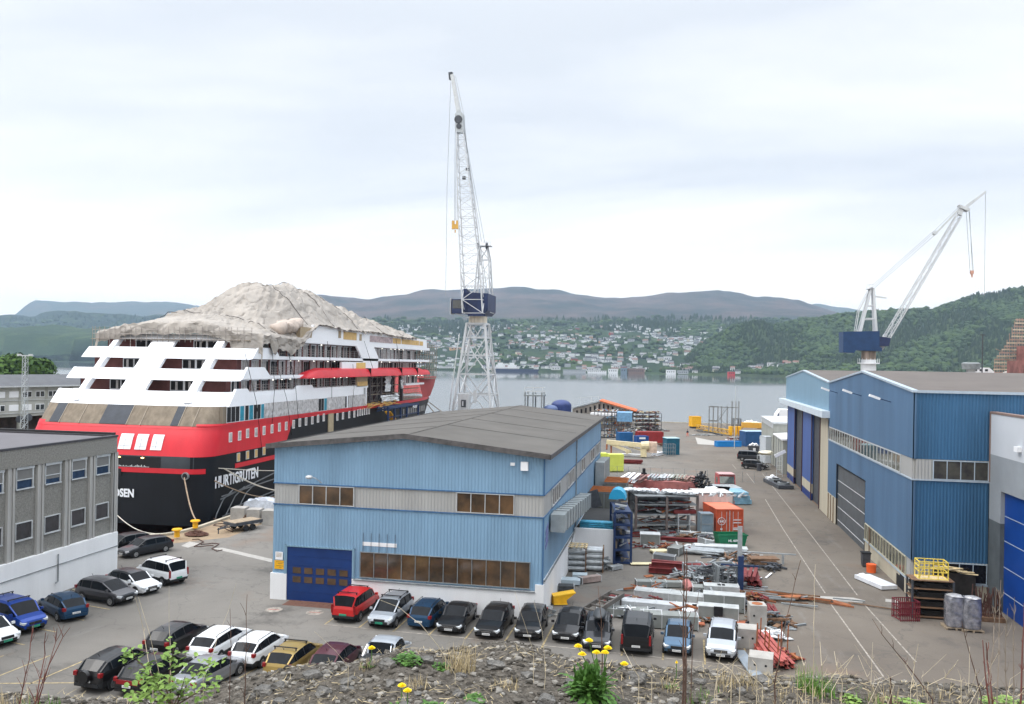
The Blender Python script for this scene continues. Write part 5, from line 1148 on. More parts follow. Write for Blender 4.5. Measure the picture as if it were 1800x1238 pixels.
 for x in wx:
  for s in(1,-1):
   arch=MB();arch.cyl((x,s*(W/2-.12),wr+.02),(x,s*(W/2+.006),wr+.02),wr+.055,18);arch.build('wheel_arch',trim,t)
   q=MB();q.cyl((x,s*(W/2-.2),wr),(x,s*(W/2+.016),wr),wr,18);wo=q.build('wheel',tyre,t,smooth=40)
   q=MB();q.cyl((x,s*(W/2+.01),wr),(x,s*(W/2+.026),wr),wr*.64,14)
   q.build('rim',MATS['alloy_rim'] if rim=='rimm' else rimd,wo);
   q=MB()
   for k in range(5):a=k*1.2566+.3;q.beam((x+.07*math.cos(a),s*(W/2+.028),wr+.07*math.sin(a)),(x+wr*.52*math.cos(a+.32),s*(W/2+.028),wr+wr*.52*math.sin(a+.32)),.05,.01)
   q.build('rim_slot',trim,wo)
 zb0=pf[1][1]*H;xn=L/2
 q=MB();q.obx((xn-.035,0,zb0*.82),.10,W*.42,.15,0);q.obx((xn-.03,0,zs+.17),.12,W*.62,.13,0);q.build('grille',trim,t)
 if kind in('suv','sedan','wagon'):q=MB();q.obx((xn+.02,0,zb0*.85),.02,W*.36,.03);q.obx((xn+.02,0,zb0*.78),.02,W*.36,.015);q.build('grille_bar',chrome,t)
 for s in(1,-1):
  q=MB();q.obx((xn-.14,s*W*.375,zb0*.90),.30,W*.17,.12,-s*.42,tilt=.25);q.build('headlight',headm,t)
  q=MB();hz=.62 if kind not in('van','suv','mpv') else .66
  xr=-L/2
  if kind=='van':q.obx((xr+.04,s*W*.435,H*.52),.10,.12,H*.30)
  elif kind in('suv','mpv','wagon'):q.obx((xr+.10,s*W*.415,H*.60),.20,.19,H*.13,s*.2);
  else:q.obx((xr+.09,s*W*.385,H*.56),.17,.30,H*.085,s*.28)
  q.build('tail_light',tailm,t)
  q=MB();ax=L/2-pf[i0-1][0]*L-.22;q.obx((ax,s*(W/2+.08),pf[i0][1]*H+.09),.13,.19,.14);q.build('mirror',pm if col not in('x',) else trim,t)
 q=MB();q.obx((-L/2-.0,0,zs+.16),.10,W*.80,.17);q.build('rear_bumper',trim if kind in('suv','van') or col=='red' else pm,t)
 pl=plateg if green else platem
 for s,zz in((1,zs+.17),(-1,H*.40 if kind not in('van',) else H*.33)):
  q=MB();q.obx((s*(L/2+.045),0,zz),.02,.50,.12);po=q.build('number_plate',pl,t)
  q=MB()
  for k in range(6):q.obx((s*(L/2+.058),-.18+.07*k,zz),.004,.035,.06)
  q.build('plate_print',dgrey,po)
 zr=H
 if rails:
  for s in(1,-1):
   q=MB();xa=L/2-(pf[i0][0]+.03)*L;xb=L/2-(pf[i1][0]-.03)*L;q.tube([(xa,s*W*.35,zr-.05),(xa-.12,s*W*.35,zr+.03),(xb+.12,s*W*.35,zr+.02),(xb,s*W*.35,zr-.08)],.022,5);q.build('roof_rail',trim,t)
 if bars:
  for fx in(pf[i0][0]+.09,pf[i1][0]-.10):q=MB();x=L/2-fx*L;q.obx((x,0,zr+.07),.08,W*.80,.045);q.obx((x,W*.36,zr),.07,.06,.14);q.obx((x,-W*.36,zr),.07,.06,.14);q.build('roof_bar',trim,t)
 if kind=='pickup':
  q=MB();q.bx(-L/2+.06,L/2-.64*L,-W*.42,W*.42,H*.625,H*.635);q.build('bed_cover',trim,t)
  for s in(1,-1):q=MB();q.tube([(L/2-.60*L,s*W*.36,H*.95),(L/2-.66*L,s*W*.38,H*.93),(L/2-.76*L,s*W*.43,H*.66)],.045,6);q.build('roll_bar',chrome,t)
 if box:
  q=MB();q.blob((.1,.1,zr+.28),1.05,.42,.22,1,0,sub=3);q.build('roof_box',M('roof_box_grey',(.045,.05,.055),.4),t,smooth=60)
 if kind in('suv','hatch','wagon','mpv','van'):q=MB();q.beam((L/2-.8*L,0,zr-.02),(L/2-.83*L,0,zr+.16),.02);q.build('aerial',trim,t)
 return t
N_,S_=math.pi/2,-math.pi/2
def row(px,py,L,hd,wd=0):
 """ground point of the nearest bumper middle -> car middle"""
 g=G(px,py);return(g.x+math.cos(hd)*L/2*(1 if abs(hd-N_)<1 else-1)*1.,g.y+abs(math.sin(hd))*L/2)
def rowp(px,py,dim,hd):g=G(px,py);L=DIM[dim][0];s=1 if math.sin(hd)>0 else-1;return(g.x+s*math.cos(hd)*L/2,g.y+s*math.sin(hd)*L/2)
z6=lambda x,y:(400+x/4,930+y/4)
z7=lambda x,y:(800+x/4,930+y/4)
z5=lambda x,y:(x/4,930+y/4)
R1='cars parked along the pale blue hall'
D=math.radians
car('parked_van','van','red',rowp(*z6(808,668),'van',D(88)),D(88),'bright red small van with roof bars next to the blue roller door','van',group=R1,bars=True,green=True)
car('parked_car','mpv','silver',rowp(*z6(1062,712),'mpv',D(-92)),D(-92),'silver people carrier with roof rack, second from the left along the hall','car',group=R1,rails=True,bars=True,green=True)
car('parked_car','wagon','blue',rowp(*z6(1340,716),'wagon',D(88)),D(88),'dark blue estate car showing its rear window beside the silver people carrier','car',group=R1,rails=True)
car('parked_car','sedan','black',rowp(*z6(1550,752),'sedan',D(-90)),D(-90),'old black saloon with amber corner lamps and square chrome grille','car',group=R1)
car('parked_car','wagon','black',rowp(*z7(215,785),'wagon',D(-92)),D(-92),'glossy black estate car between the old black saloon and the tall black crossover','car',group=R1)
car('parked_car','suv','black',rowp(*z7(505,795),'hatch',D(-88)),D(-88),'tall black crossover parked against the white corner of the pale blue hall','car',dim='hatch',group=R1)
car('parked_car','hatch','black',rowp(*z7(770,812),'hatch',D(-91)),D(-91),'rounded black hatchback parked beside the steel ladder frame','car',group=R1)
car('parked_car','wagon','charcoal',rowp(*z7(992,872),'wagon',D(-87)),D(-87),'dark estate car carrying a roof box, behind the dandelions','car',group=R1,rails=True,box=True)
car('parked_van','van','black',rowp(*z7(1268,900),'bigvan',D(90)),D(90),'large black passenger van with pale roof, seen from behind','van',dim='bigvan',group=R1,rails=True)
car('parked_car','hatch','steel',rowp(*z7(1555,904),'small',D(-93)),D(-93),'small steel blue hatchback between the black van and the silver crossover','car',dim='small',group=R1,rim='d')
car('parked_car','suv','silver',rowp(1266,1166,'suv',D(-96)),D(-96),'silver crossover at the right end of the row next to the scrap metal','car',group=R1)
R2='cars parked in the near left rows'
car('parked_car','suv','black',rowp(*z5(605,1160),'suv',D(86)),D(86),'black off-roader with spare wheel cover on its tailgate, nearest left row','car',group=R2)
_t=COL.objects[[o.name for o in COL.objects if o.name.startswith('parked_car') and not o.parent][-1]];q=MB();q.cyl((-2.32,.05,.92),(-2.50,.05,.92),.36,20,.33);q.build('spare_wheel_cover',PNT['black'],_t,smooth=40)
car('parked_car','wagon','black',rowp(*z5(888,1190),'wagon',D(87)),D(87),'black estate car with dark red tail panel in the nearest row','car',group=R2,rails=True);_t=COL.objects[[o.name for o in COL.objects if o.name.startswith('parked_car') and not o.parent][-1]];q=MB();q.obx((-2.325,0,.80),.03,1.25,.22);q.build('tail_panel',tailm,_t)
car('parked_car','sedan','midgrey',rowp(*z5(1270,1195),'sedan',D(84)),D(84),'grey saloon behind the leafy shrub in the nearest row','car',group=R2)
car('parked_car','suv','black',rowp(*z5(1082,918),'hatch',D(88)),D(88),'dark crossover with red tail lights, leftmost of the second row','car',dim='hatch',group=R2)
car('parked_car','suv','white',rowp(*z5(1392,960),'wagon',D(89)),D(89),'white estate crossover with black roof rails in the second row','car',dim='wagon',group=R2,rails=True)
car('parked_car','suv','white',rowp(*z5(1690,1002),'hatch',D(89)),D(89),'white compact crossover with dark lower trim and chunky tail lights','car',dim='hatch',group=R2,rails=True)
car('parked_car','wagon','gold',rowp(*z6(335,1080),'wagon',D(89)),D(89),'gold estate car with roof bars in the second row','car',group=R2,bars=True)
car('parked_car','hatch','maroon',rowp(*z6(650,1090),'hatch',D(90)),D(90),'dark maroon hatchback between the gold estate and the silver pickup','car',group=R2)
car('parked_pickup','pickup','silver',rowp(*z6(985,1105),'pickup',D(90)),D(90),'silver pickup truck with chrome roll bar partly hidden by the rubble bank','pickup',group=R2)
R3='cars parked along the office block'
def cen(px,py,z,hd):p=G(px,py,z);return(p.x,p.y)
car('parked_car','hatch','white',(-40.9,43.7),D(-18),'white hatchback cut off at the left edge of the picture','car',group=R3,green=True)
car('parked_van','van','royal',(-41.3,46.3),D(-18),'royal blue small van with roof bars at the left edge','van',group=R3,bars=True,green=True)
car('parked_car','wagon','blue',(-40.4,49.4),D(150),'dark blue estate car with its tail to the yard beside the blue van','car',group=R3,rails=True)
car('parked_car','mpv','grey',(-39.7,52.9),D(-12),'dark grey family car parked before the white office wall','car',group=R3)
car('parked_car','wagon','white',(-39.6,55.8),D(-20),'white estate car with dark roof glass between the grey car and the white van','car',group=R3,two='charcoal')
car('parked_van','van','white',(-39.2,58.6),D(160),'white small delivery van with roof bars and tinted side window','van',group=R3,bars=True,green=True)
car('parked_car','wagon','charcoal',(-46.0,66.4),D(-112),'black estate car parked alone at the quay corner below the ship stern','car',group='cars by the quay corner')
car('parked_car','wagon','black',(-48.6,67.2),D(-112),'black car mostly hidden behind the office block corner','car',group='cars by the quay corner')
car('parked_van','van','charcoal',(14.4,161.5),D(-14),'dark passenger van parked behind the smaller one by the quay sheds','van',dim='bigvan',group='vans by the quay sheds')
car('parked_car','mpv','black',(13.9,148.8),D(-14),'black people carrier parked nearest the grey sheds far down the road','car',group='vans by the quay sheds')
# ------------------------------------------------------------------ things standing in the yard
ry=random.Random(77)
def put(name,q,mats,label,cat,group=None,smooth=None):
 return tag(q.build(name,mats,smooth=smooth),label,cat,group)
def base(x0,x1,y):
 a,b_=G(x0,y),G(x1,y);return a,b_,(b_-a).length
def frame_box(name,label,cat,x0,x1,yb,h,depth,body,fr=None,ribs=True,rz=None,door=False,group=None,ribn=None,top=None):
 """container-like box whose front bottom edge runs from pixel x0 to x1 on row yb (true ground points)"""
 a,b_,L=base(x0,x1,yb);d=(b_-a).normalized();ang=math.atan2(d.y,d.x) if rz is None else rz
 if rz is not None:L=L
 t=thing(name,label,cat,((a.x+b_.x)/2,(a.y+b_.y)/2,0),ang,group)
 q=MB();q.bx(-L/2+.05,L/2-.05,.05,depth-.05,.12,h-.06)
 if ribs:
  n=ribn or int(L/.28);
  for k in range(n):x=-L/2+.12+(L-.24)*(k+.25)/n;q.bx(x,x+(L-.24)/n*.5,.02,.05,.2,h-.15)
  n=int(depth/.3)
  for k in range(n):y=.12+(depth-.24)*(k+.25)/n;q.bx(-L/2+.02,-L/2+.05,y,y+.14,.2,h-.15);q.bx(L/2-.05,L/2-.02,y,y+.14,.2,h-.15)
 q.build('shell',body,t)
 q=MB()
 for x in(-L/2,L/2-.12):
  for y in(0,depth-.12):q.bx(x,x+.12,y,y+.12,0,h)
 for z in(0.05,h-.12):q.bx(-L/2+.12,L/2-.12,0,.1,z,z+.12);q.bx(-L/2+.12,L/2-.12,depth-.1,depth,z,z+.12);q.bx(-L/2,-L/2+.1,.12,depth-.12,z,z+.12);q.bx(L/2-.1,L/2,.12,depth-.12,z,z+.12)
 q.build('frame',fr or body,t)
 if top:q=MB();q.bx(-L/2+.1,L/2-.1,.1,depth-.1,h-.06,h-.02);q.build('roof',top,t)
 if door:
  q=MB()
  for x in(-L*.30,-L*.12,L*.12,L*.30):q.cyl((x,-.03,.25),(x,-.03,h-.25),.025,6)
  q.bx(-.03,.03,-.01,.03,.15,h-.15);q.build('lock_bar',lgrey,t)
 return t,L
frame_box('shipping_container','dark red ribbed shipping container in the middle of the far yard','container',1122,1166,780,2.6,2.4,MATS['red_container_paint'],M('red_frame',(.28,.03,.03),.6))
t,L_=frame_box('shipping_container','blue site container standing left of the dark red container','container',1088,1112,778.5,2.3,2.4,M('site_blue',(.02,.12,.30),.5,var=.15))
t,L_=frame_box('shipping_container','small blue container with a white sign in front of the dark red container','container',1119,1140,783,2.0,2.2,M('site_blue_deep',(.012,.07,.26),.5),ribs=False);q=MB();q.bx(-.8,.6,-.03,0.04,1.35,1.75);q.build('blank_sign',white,t)
t,L_=frame_box('site_hut','dark teal hut with pale roof behind a steel stillage','hut',1172,1194,800,3.2,2.6,M('teal_hut',(.012,.10,.16),.5,var=.2),ribs=False);q=MB();q.bx(-L_/2-.05,L_/2+.05,-.05,2.65,3.2,3.32);q.build('roof',M('pale_cyan_roof',(.35,.55,.62),.5),t)
def cage(name,label,x0,x1,yb,h,depth,m,nx=4,nz=3,cat='cage',wd=.05):
 a,b_,L=base(x0,x1,yb);d=(b_-a).normalized();t=thing(name,label,cat,((a.x+b_.x)/2,(a.y+b_.y)/2,0),math.atan2(d.y,d.x));q=MB()
 for y in(0,depth):
  for k in range(nx+1):x=-L/2+L*k/nx;q.beam((x,y,0),(x,y,h),wd)
  for k in range(nz+1):z=.1+(h-.1)*k/nz;q.beam((-L/2,y,z),(L/2,y,z),wd)
 for k in range(nz+1):
  z=.1+(h-.1)*k/nz
  for x in(-L/2,L/2):q.beam((x,0,z),(x,depth,z),wd)
 for k in range(3):
  for x in(-L/2,L/2):q.beam((x,depth*(k+.5)/3,.1),(x,depth*(k+.5)/3,h),wd*.8)
 q.build('bar_frame',m,t);return t,L
cage('stillage','grey steel mesh stillage standing before the teal hut',1171,1187,803,2.4,1.6,mgrey)
t=thing('deck_crane','cream knuckle boom crane lying dismantled beside the containers','crane');vK=G(1131,805).y
PP=lambda x,y:PV(x,y,vK)
q=MB();q.beam(PP(1131,803)+Vector((0,0,0)),PP(1131,786),1.1);q.cyl(PP(1127,784),PP(1141,783),.8,12);q.build('pedestal',creampaint,t)
q=MB();q.beam(PP(1066,777),PP(1130,783),.75,.8);q.build('main_boom',creampaint,t);q=MB();q.beam(PP(1070,779),PP(1106,794),.55,.5);q.build('knuckle_boom',creampaint,t);q=MB();q.beam(PP(1104,785),PP(1128,792),.25);q.beam(PP(1100,796),PP(1109,793),.5,.6);q.build('cylinder',M('cream_two',(.60,.52,.34),.5),t)
q=MB();q.beam(PP(1074,800),PP(1074,775),.3);q.beam(PP(1066,782)+Vector((0,.6,0)),PP(1066,790),.3);q.build('support',rust,t)
q=MB();p=PP(1143,788);q.bx(p.x-1,p.x+1.2,vK,vK+1.5,1.0,3.0);q.build('winch_housing',M('cream_pink',(.62,.48,.38),.6,var=.3),t)
def plates(label,px,py,L,W_,n,m,rz=0.,th=.06,jit=.25,name='steel_plates',group=None,sl=.0):
 g=G(px,py);t=thing(name,label,'steel plates',(g.x,g.y,0),rz,group)
 q=MB()
 for x in(-L*.3,L*.3):q.bx(x-.06,x+.06,-W_/2,W_/2,0,.09)
 q.build('bearer',brownwood,t)
 for k in range(n):
  q=MB();q.obx((ry.uniform(-jit,jit),ry.uniform(-jit,jit)*.5,.10+th/2+k*(th+.012)),L*ry.uniform(.8,1),W_*ry.uniform(.8,1),th,ry.uniform(-.12,.12));q.build('plate',m[k%len(m)] if isinstance(m,(list,tuple)) else m,t)
 return t
def beams(label,px,py,L,n,m,rz=0.,s=.16,layers=1,name='steel_beams',spread=1.25,jit=.06,z0=0.,group=None,ib=True):
 g=G(px,py);t=thing(name,label,'steel beams',(g.x,g.y,z0),rz,group)
 q=MB()
 for x in(-L*.3,L*.3):q.bx(x-.06,x+.06,-n*s*spread/2,n*s*spread/2,0,.1)
 q.build('bearer',brownwood,t)
 for ly in range(layers):
  for k in range(n-ly):
   q=MB();y=(k-(n-ly-1)/2)*s*spread;z=.1+s/2+ly*s*1.05;x=ry.uniform(-1,1)*L*.06;a=ry.uniform(-jit,jit);l=L*ry.uniform(.85,1.)
   dx_,dy_=math.cos(a)*l/2,math.sin(a)*l/2
   if ib:
    q.beam((x-dx_,y-dy_,z),(x+dx_,y+dy_,z),s*.15,s)
    for e in(-1,1):q.beam((x-dx_,y-dy_,z+e*s*.45),(x+dx_,y+dy_,z+e*s*.45),s*.85,s*.12)
   else:q.beam((x-dx_,y-dy_,z),(x+dx_,y+dy_,z),s*.9,s*.9)
   q.build('beam',m[k%len(m)] if isinstance(m,(list,tuple)) else m,t)
 return t
def duct(label,px,py,L,W_,H,m,rz=0.,hole=None,tilt=0.,flange=True,name='steel_duct',cap=None,cat='duct',taper=0.):
 H*=.72;W_*=.88;g=G(px,py);t=thing(name,label,cat,(g.x,g.y,0),rz)
 q=MB();i=len(q.v)
 z1=H+.08
 q.v+=[(-L/2,-W_/2,.08),(L/2,-W_/2*(1-taper),.08),(L/2,W_/2*(1-taper),.08),(-L/2,W_/2,.08),(-L/2,-W_/2,z1),(L/2,-W_/2*(1-taper),z1-taper*H*.6),(L/2,W_/2*(1-taper),z1-taper*H*.6),(-L/2,W_/2,z1)]
 for f in((0,3,2,1),(4,5,6,7),(0,1,5,4),(1,2,6,5),(2,3,7,6),(3,0,4,7)):q.f.append(f);q.m.append(0)
 q.build('casing',m,t)
 if flange:
  q=MB();n=max(2,int(L/1.2)+1)
  for k in range(n):
   x=-L/2+(L-.05)*k/(n-1);tt=1-taper*k/(n-1)
   q.bx(x,x+.05,-W_/2*tt-.05,W_/2*tt+.05,.03,z1-taper*H*.6*k/(n-1)+.04)
  q.build('flange',lgrey,t)
 if hole:
  for hx in hole:
   q=MB();q.bx(hx-.28,hx+.28,-W_*.22,W_*.22,z1+.005,z1+.02);q.build('opening',dark,t)
 if cap:q=MB();q.bx(-L/2-.02,L/2+.02,-W_/2-.02,W_/2+.02,z1+.001,z1+.05);q.build('cover',cap,t)
 return t
def heap(label,px,py,L,W_,n,ms,s=.1,name='scrap_heap',h=.5,lens=(.6,2.),cat='scrap',ang=None,spread_=.6):
 g=G(px,py);t=thing(name,label,cat,(g.x,g.y,0));qs=[MB() for _ in ms]
 for k in range(n):
  q=qs[k%len(ms)];x=ry.gauss(0,L/3.2);y=ry.gauss(0,W_/3.2);z=.06+h*max(0,1-(abs(x)/L*1.9)**2)*ry.random();a=(ang if ang is not None else 0)+ry.uniform(-spread_,spread_)*(1 if ang is not None else 3)
  l=ry.uniform(*lens);dx_,dy_=math.cos(a)*l/2,math.sin(a)*l/2;dz=min(z*.9,ry.uniform(-.25,.25)*h)
  if ry.random()<.3:q.obx((x,y,z),l*.5,ry.uniform(.2,.7),.05,a,tilt=ry.uniform(-.3,.3))
  else:q.beam((x-dx_,y-dy_,max(.04,z-dz)),(x+dx_,y+dy_,z+abs(dz)),s*ry.uniform(.5,1.3),s*ry.uniform(.4,1.2))
 for q,m in zip(qs,ms):
  if q.f:q.build('scrap_piece',m,t)
 return t
def rack(label,x0,x1,yb,h,depth,levels,bays,ms,post=None,fill=8,name='storage_rack',rz=None,wd=.12,roofm=None,big=.35):
 a,b_,L=base(x0,x1,yb);d=(b_-a).normalized();ang=math.atan2(d.y,d.x) if rz is None else rz
 t=thing(name,label,'rack',((a.x+b_.x)/2,(a.y+b_.y)/2,0),ang);q=MB()
 for k in range(bays+1):
  x=-L/2+L*k/bays
  for y in(0,depth):q.beam((x,y,0),(x,y,h),wd)
 q.build('post',post or dgrey,t);q=MB()
 for l in range(levels+1):
  z=.15+(h-.2)*l/levels
  for y in(0,depth):q.beam((-L/2,y,z),(L/2,y,z),wd*.9)
  q.bx(-L/2,L/2,.1,depth-.1,z+.02,z+.05)
 q.build('shelf',post or dgrey,t);qs=[MB() for _ in ms]
 for l in range(levels+1):
  z=.15+(h-.2)*l/levels+.06;hh=(h-.2)/levels
  for b2 in range(bays):
   for k in range(fill):
    q=qs[ry.randrange(len(ms))];x=-L/2+L*(b2+ry.uniform(.1,.9))/bays;l2=ry.uniform(.2,.8)*L/bays
    r=ry.random();y=ry.uniform(.1,depth*.8)
    if r<.5:q.beam((max(-L/2,x-l2/2),y,z+ry.uniform(.05,hh*.5)),(min(L/2,x+l2/2),y,z+ry.uniform(.05,hh*.5)),ry.uniform(.06,.16))
    elif r<.8:q.obx((x,y,z+big*.4),l2*.4,.5,ry.uniform(.2,.8)*big,ry.uniform(-.4,.4))
    else:q.cyl((x,y,z),(x,y,z+min(hh*.7,ry.uniform(.2,.6))),ry.uniform(.08,.2),8)
 for q,m in zip(qs,ms):
  if q.f:q.build('stored_piece',m,t)
 return t
skyp=M('sky_blue_wrap',(.16,.33,.52),.5,var=.25,scale=2,bump=.6)
rack('tall rack crammed with pale pipework behind the pale blue hall corner',1050,1086,770,6.2,3,4,3,[lgrey,white,skyp,rust,creampaint],fill=12,big=.8)
rack('rack with blue sheeted bundle in the far yard',1082,1112,763,5.6,3,3,3,[dgrey,rust,mgrey,brownwood],fill=12,big=.7)
q=MB();a=G(1084,770);p1=PV(1084,741,a.y-1.5);p2=PV(1111,726,a.y-1.5);rws=[[(p1.x+(p2.x-p1.x)*i/9,a.y-1.6+.25*noise.noise(Vector((i,j,3))),p1.z+(p2.z-p1.z)*j/5+.2*noise.noise(Vector((i,j,8)))) for i in range(10)] for j in range(6)]+[[(p1.x+(p2.x-p1.x)*i/9,a.y+1,p2.z+.2) for i in range(10)]]
q.grid(rws);put('sheet_cover',q,skyp,'crumpled sky blue sheet hung over the middle of the pipe racks','sheet',smooth=50)
rack('wide rack stacked with brown and grey steel parts near the quay edge',1117,1162,757,4.6,4,4,4,[dgrey,rust,primer,mgrey,creampaint],fill=16,big=.6)
heap('low heap of grey steel parts before the far racks',1112,764,9,3,130,[lgrey,dgrey,mgrey,rust],s=.16,h=1.4)
heap('heap of pipe spools near the quay left of the open yard',1145,757,7,3,90,[mgrey,dgrey,primer],s=.16,h=1.2)
t=thing('open_shed','grey timber shed with a sagging orange roof beyond the pipe racks','shed');vS=G(1100,757).y
S_P=lambda x,y,d=0:PV(x,y,vS)+Vector((0,d,0))
rp=[S_P(1006,719),S_P(1057,705),S_P(1113,723)]
q=MB();q.prism([(rp[0].x,0),(rp[2].x-1,0),(rp[2].x,rp[2].z),(rp[1].x,rp[1].z-.2),(rp[0].x,rp[0].z)],'y',vS,vS+7);q.build('wall',M('shed_boards',(.27,.245,.22),.85,var=.45,scale=2,streak=1),t)
q=MB();q.prism([(rp[1].x-.4,rp[1].z),(rp[2].x+.8,rp[2].z-.1),(rp[2].x+.8,rp[2].z+.15),(rp[1].x-.4,rp[1].z+.25)],'y',vS-1.8,vS+8);q.build('roof',M('orange_roof',(.50,.13,.05),.8,var=.15),t)
q=MB();q.prism([(rp[0].x-1,rp[0].z-.1),(rp[1].x-.4,rp[1].z+.05),(rp[1].x-.4,rp[1].z+.2),(rp[0].x-1,rp[0].z+.1)],'y',vS-.5,vS+8);q.build('roof',mgrey,t)
q=MB()
for k in range(12):x=rp[0].x+1+k*(rp[2].x-rp[0].x-2)/12;z=interp([(rp[0].x,rp[0].z),(rp[1].x,rp[1].z),(rp[2].x,rp[2].z)],x)-.4;q.bx(x,x+.5,vS-.05,vS,z-1.6,z-.25)
q.build('window',dark,t);q=MB()
for x in(rp[0].x+2,rp[1].x-1,rp[1].x-3):z=rp[1].z-.5;q.beam((x,vS+2,z-.5),(x,vS+2,z+1.6),.07)
q.beam((rp[0].x+1,vS+2,rp[1].z+.6),(rp[1].x-1,vS+2,rp[1].z+1.1),.07);q.build('railing',lgrey,t)
q=MB();a=S_P(1040,724);b_=S_P(1084,726);q.bx(a.x,b_.x,vS-4,vS-.6,b_.z-.6,b_.z);put('flat_cover',q,white,'flat white sheet roof between the orange roofed shed and the hall','roof')
lime=M('lime_wrap',(.62,.68,.12),.45,var=.06,scale=1,bump=.5,bscale=1.2)
for x0,x1,y,h,lb in((1071,1096,830,2.9,'larger square block wrapped in lime yellow plastic beside the hall'),(1054,1067,828,2.9,'narrow block wrapped in lime yellow plastic half behind the hall corner')):
 a,b_,L=base(x0,x1,y);t=thing('wrapped_box',lb,'wrapped box',((a.x+b_.x)/2,a.y,0),math.atan2((b_-a).y,(b_-a).x));q=MB();q.bx(-L/2,L/2,0,1.8,.18,h);q.bx(-L/2-.02,L/2+.02,-.02,1.82,h-.5,h+.02)
 for k in range(5):q.beam((-L/2+L*k/5,-.03,.3),(-L/2+L*(k+.8)/5,-.03,.9+.5*(k%2)),.03)
 q.build('wrap',lime,t);q=MB();q.bx(-L/2,-L/2+.2,0,1.8,0,.18);q.bx(L/2-.2,L/2,0,1.8,0,.18);q.build('pallet',brownwood,t)
beams('stack of dark red beams lying behind the lime wrapped block',1107,815,4.5,5,primer,rz=.05,s=.28,layers=2)
beams('pair of thick white pipes lying by the cream crane',1155,801,3.4,2,white,rz=1.25,s=.55,spread=1.7)
duct('short white channel box beside the cream crane pedestal',1112,803,4.2,1.,.6,white,.02,flange=False)
heap('small brown pile beside the teal hut',1163,785,3,1.5,22,[brownwood,primer],s=.2,h=.7)
t,L_=frame_box('site_box','bright yellow box on a pallet near the quay edge','box',1216,1232,753.5,2.9,2.2,yellow,ribs=False);t.location.z=.5
q=MB();q.bx(-1.2,1.2,.2,2,-.5,0);q.build('pallet',dgrey,t)
heap('grey frames under and beside the bright yellow box',1232,760,4,1.6,26,[mgrey,dgrey],s=.14,h=.7)
t=thing('crane_boom','yellow lattice boom section lying on the yard near the stair tower','crane boom');a=G(1224,757);b_=G(1283,767);q=MB();n_=Vector((0,1.3,0))
q.lattice([a+Vector((0,0,.4)),a+n_+Vector((0,0,.4)),a+n_+Vector((0,0,1.5)),a+Vector((0,0,1.5))],[b_+Vector((0,0,.4)),b_+n_+Vector((0,0,.4)),b_+n_+Vector((0,0,1.5)),b_+Vector((0,0,1.5))],9,.16,.1);q.build('boom_frame',M('ochre_yellow',(.60,.36,.06),.6,var=.2),t)
q=MB();q.beam(a+Vector((2,.3,.15)),b_+Vector((-2,.3,.15)),.5,.3);q.build('bearer',dgrey,t)
heap('grey steel grating panels lying in front of the yellow boom',1240,766,6,1.5,30,[lgrey,mgrey],s=.1,h=.35,lens=(1,3))
vT=G(1270,764).y;a=PV(1246,764,vT);b_=PV(1298,764,vT);zt=PV(1270,716,vT).z
t=thing('stair_tower','grey open steel stair tower standing by the quay edge','stair tower');q=MB()
xs_=[a.x+(b_.x-a.x)*f for f in(0,.14,.3,.42,.62,.78,.9,1)]
for x in xs_:
 for y in(vT,vT+3):q.beam((x,y,0),(x,y,zt+(1.6 if x>xs_[4] else .2)),.13)
for z in(zt*.48,zt):q.beam((xs_[0],vT,z),(xs_[2] if z<zt*.9 else xs_[-1],vT,z),.18);q.beam((xs_[0],vT+3,z),(xs_[2],vT+3,z),.18)
q.beam((xs_[4],vT,zt*.38),(xs_[-1],vT,zt*.38),.15)
q.build('frame',M('stair_grey',(.19,.19,.185),.6,var=.3),t);q=MB()
q.beam((xs_[2],vT+.5,zt*.48),(xs_[4],vT+.5,zt),.8,.14);q.beam((xs_[2],vT+.5,zt*.46),(xs_[5],vT+.5,.6),.8,.14);q.beam((xs_[2],vT,zt*.6),(xs_[4],vT,zt+.9),.08);q.beam((xs_[2],vT,zt*.6),(xs_[5],vT,1.6),.08);q.build('stair',mgrey,t)
p=PD(1291,760,178);q=MB();q.beam((p.x,p.y,0),(p.x,p.y,PD(1291,680,178).z),.1);q.beam((p.x,p.y,0),(p.x,p.y,6),.16);put('aerial_mast',q,lgrey,'thin tall pole rising from the stair tower against the water','pole')
for k,(x0,x1) in enumerate(((1280,1287),(1289,1295),(1296,1302))):
 a,b_,L=base(x0,x1,766);q=MB();q.cyl((0,0,.3),(0,0,2.4),L*.48,14);q.cyl((0,0,0),(0,0,.3),L*.3,10);tag(q.build('bottle_tank',yellow,loc=((a.x+b_.x)/2,a.y,0),smooth=40),'yellow upright cylinder in front of the stair tower, %s of three'%('left','middle','right')[k],'cylinder','yellow cylinders by the stair tower')
cage('pipe_rack','dark steel frame standing behind the yellow cylinders',1290,1302,760,3.6,1.5,dgrey,2,2,'frame',.12)
frame_box('low_container','long low bright blue container lying in the open far yard','container',1260,1303,786,1.25,1.5,brightblue,ribs=False,ribn=4)
heap('red and grey parts piled behind the low bright blue container',1292,774,3.5,1.2,30,[primer,lgrey,mgrey],s=.18,h=.8)
t,L_=frame_box('shipping_container','deep blue container with large white letters by the quay sheds','container',1310,1346,785.5,3.3,3.2,blue,ribs=False,ribn=1);text_obj('lettering','US',1.0,ship_white,t,(.85,-.04,1.5),(1,0,0),(0,0,1),bold=.05);q=MB();q.bx(.8,2.0,-.02,.04,1.2,1.26);q.build('stripe',white,t);q=MB();q.bx(-L_/2,L_/2,0,3.2,3.3,3.4);q.build('roof',M('pale_blue_roof',(.35,.5,.62),.5),t)
q=MB();a=G(1330,778)
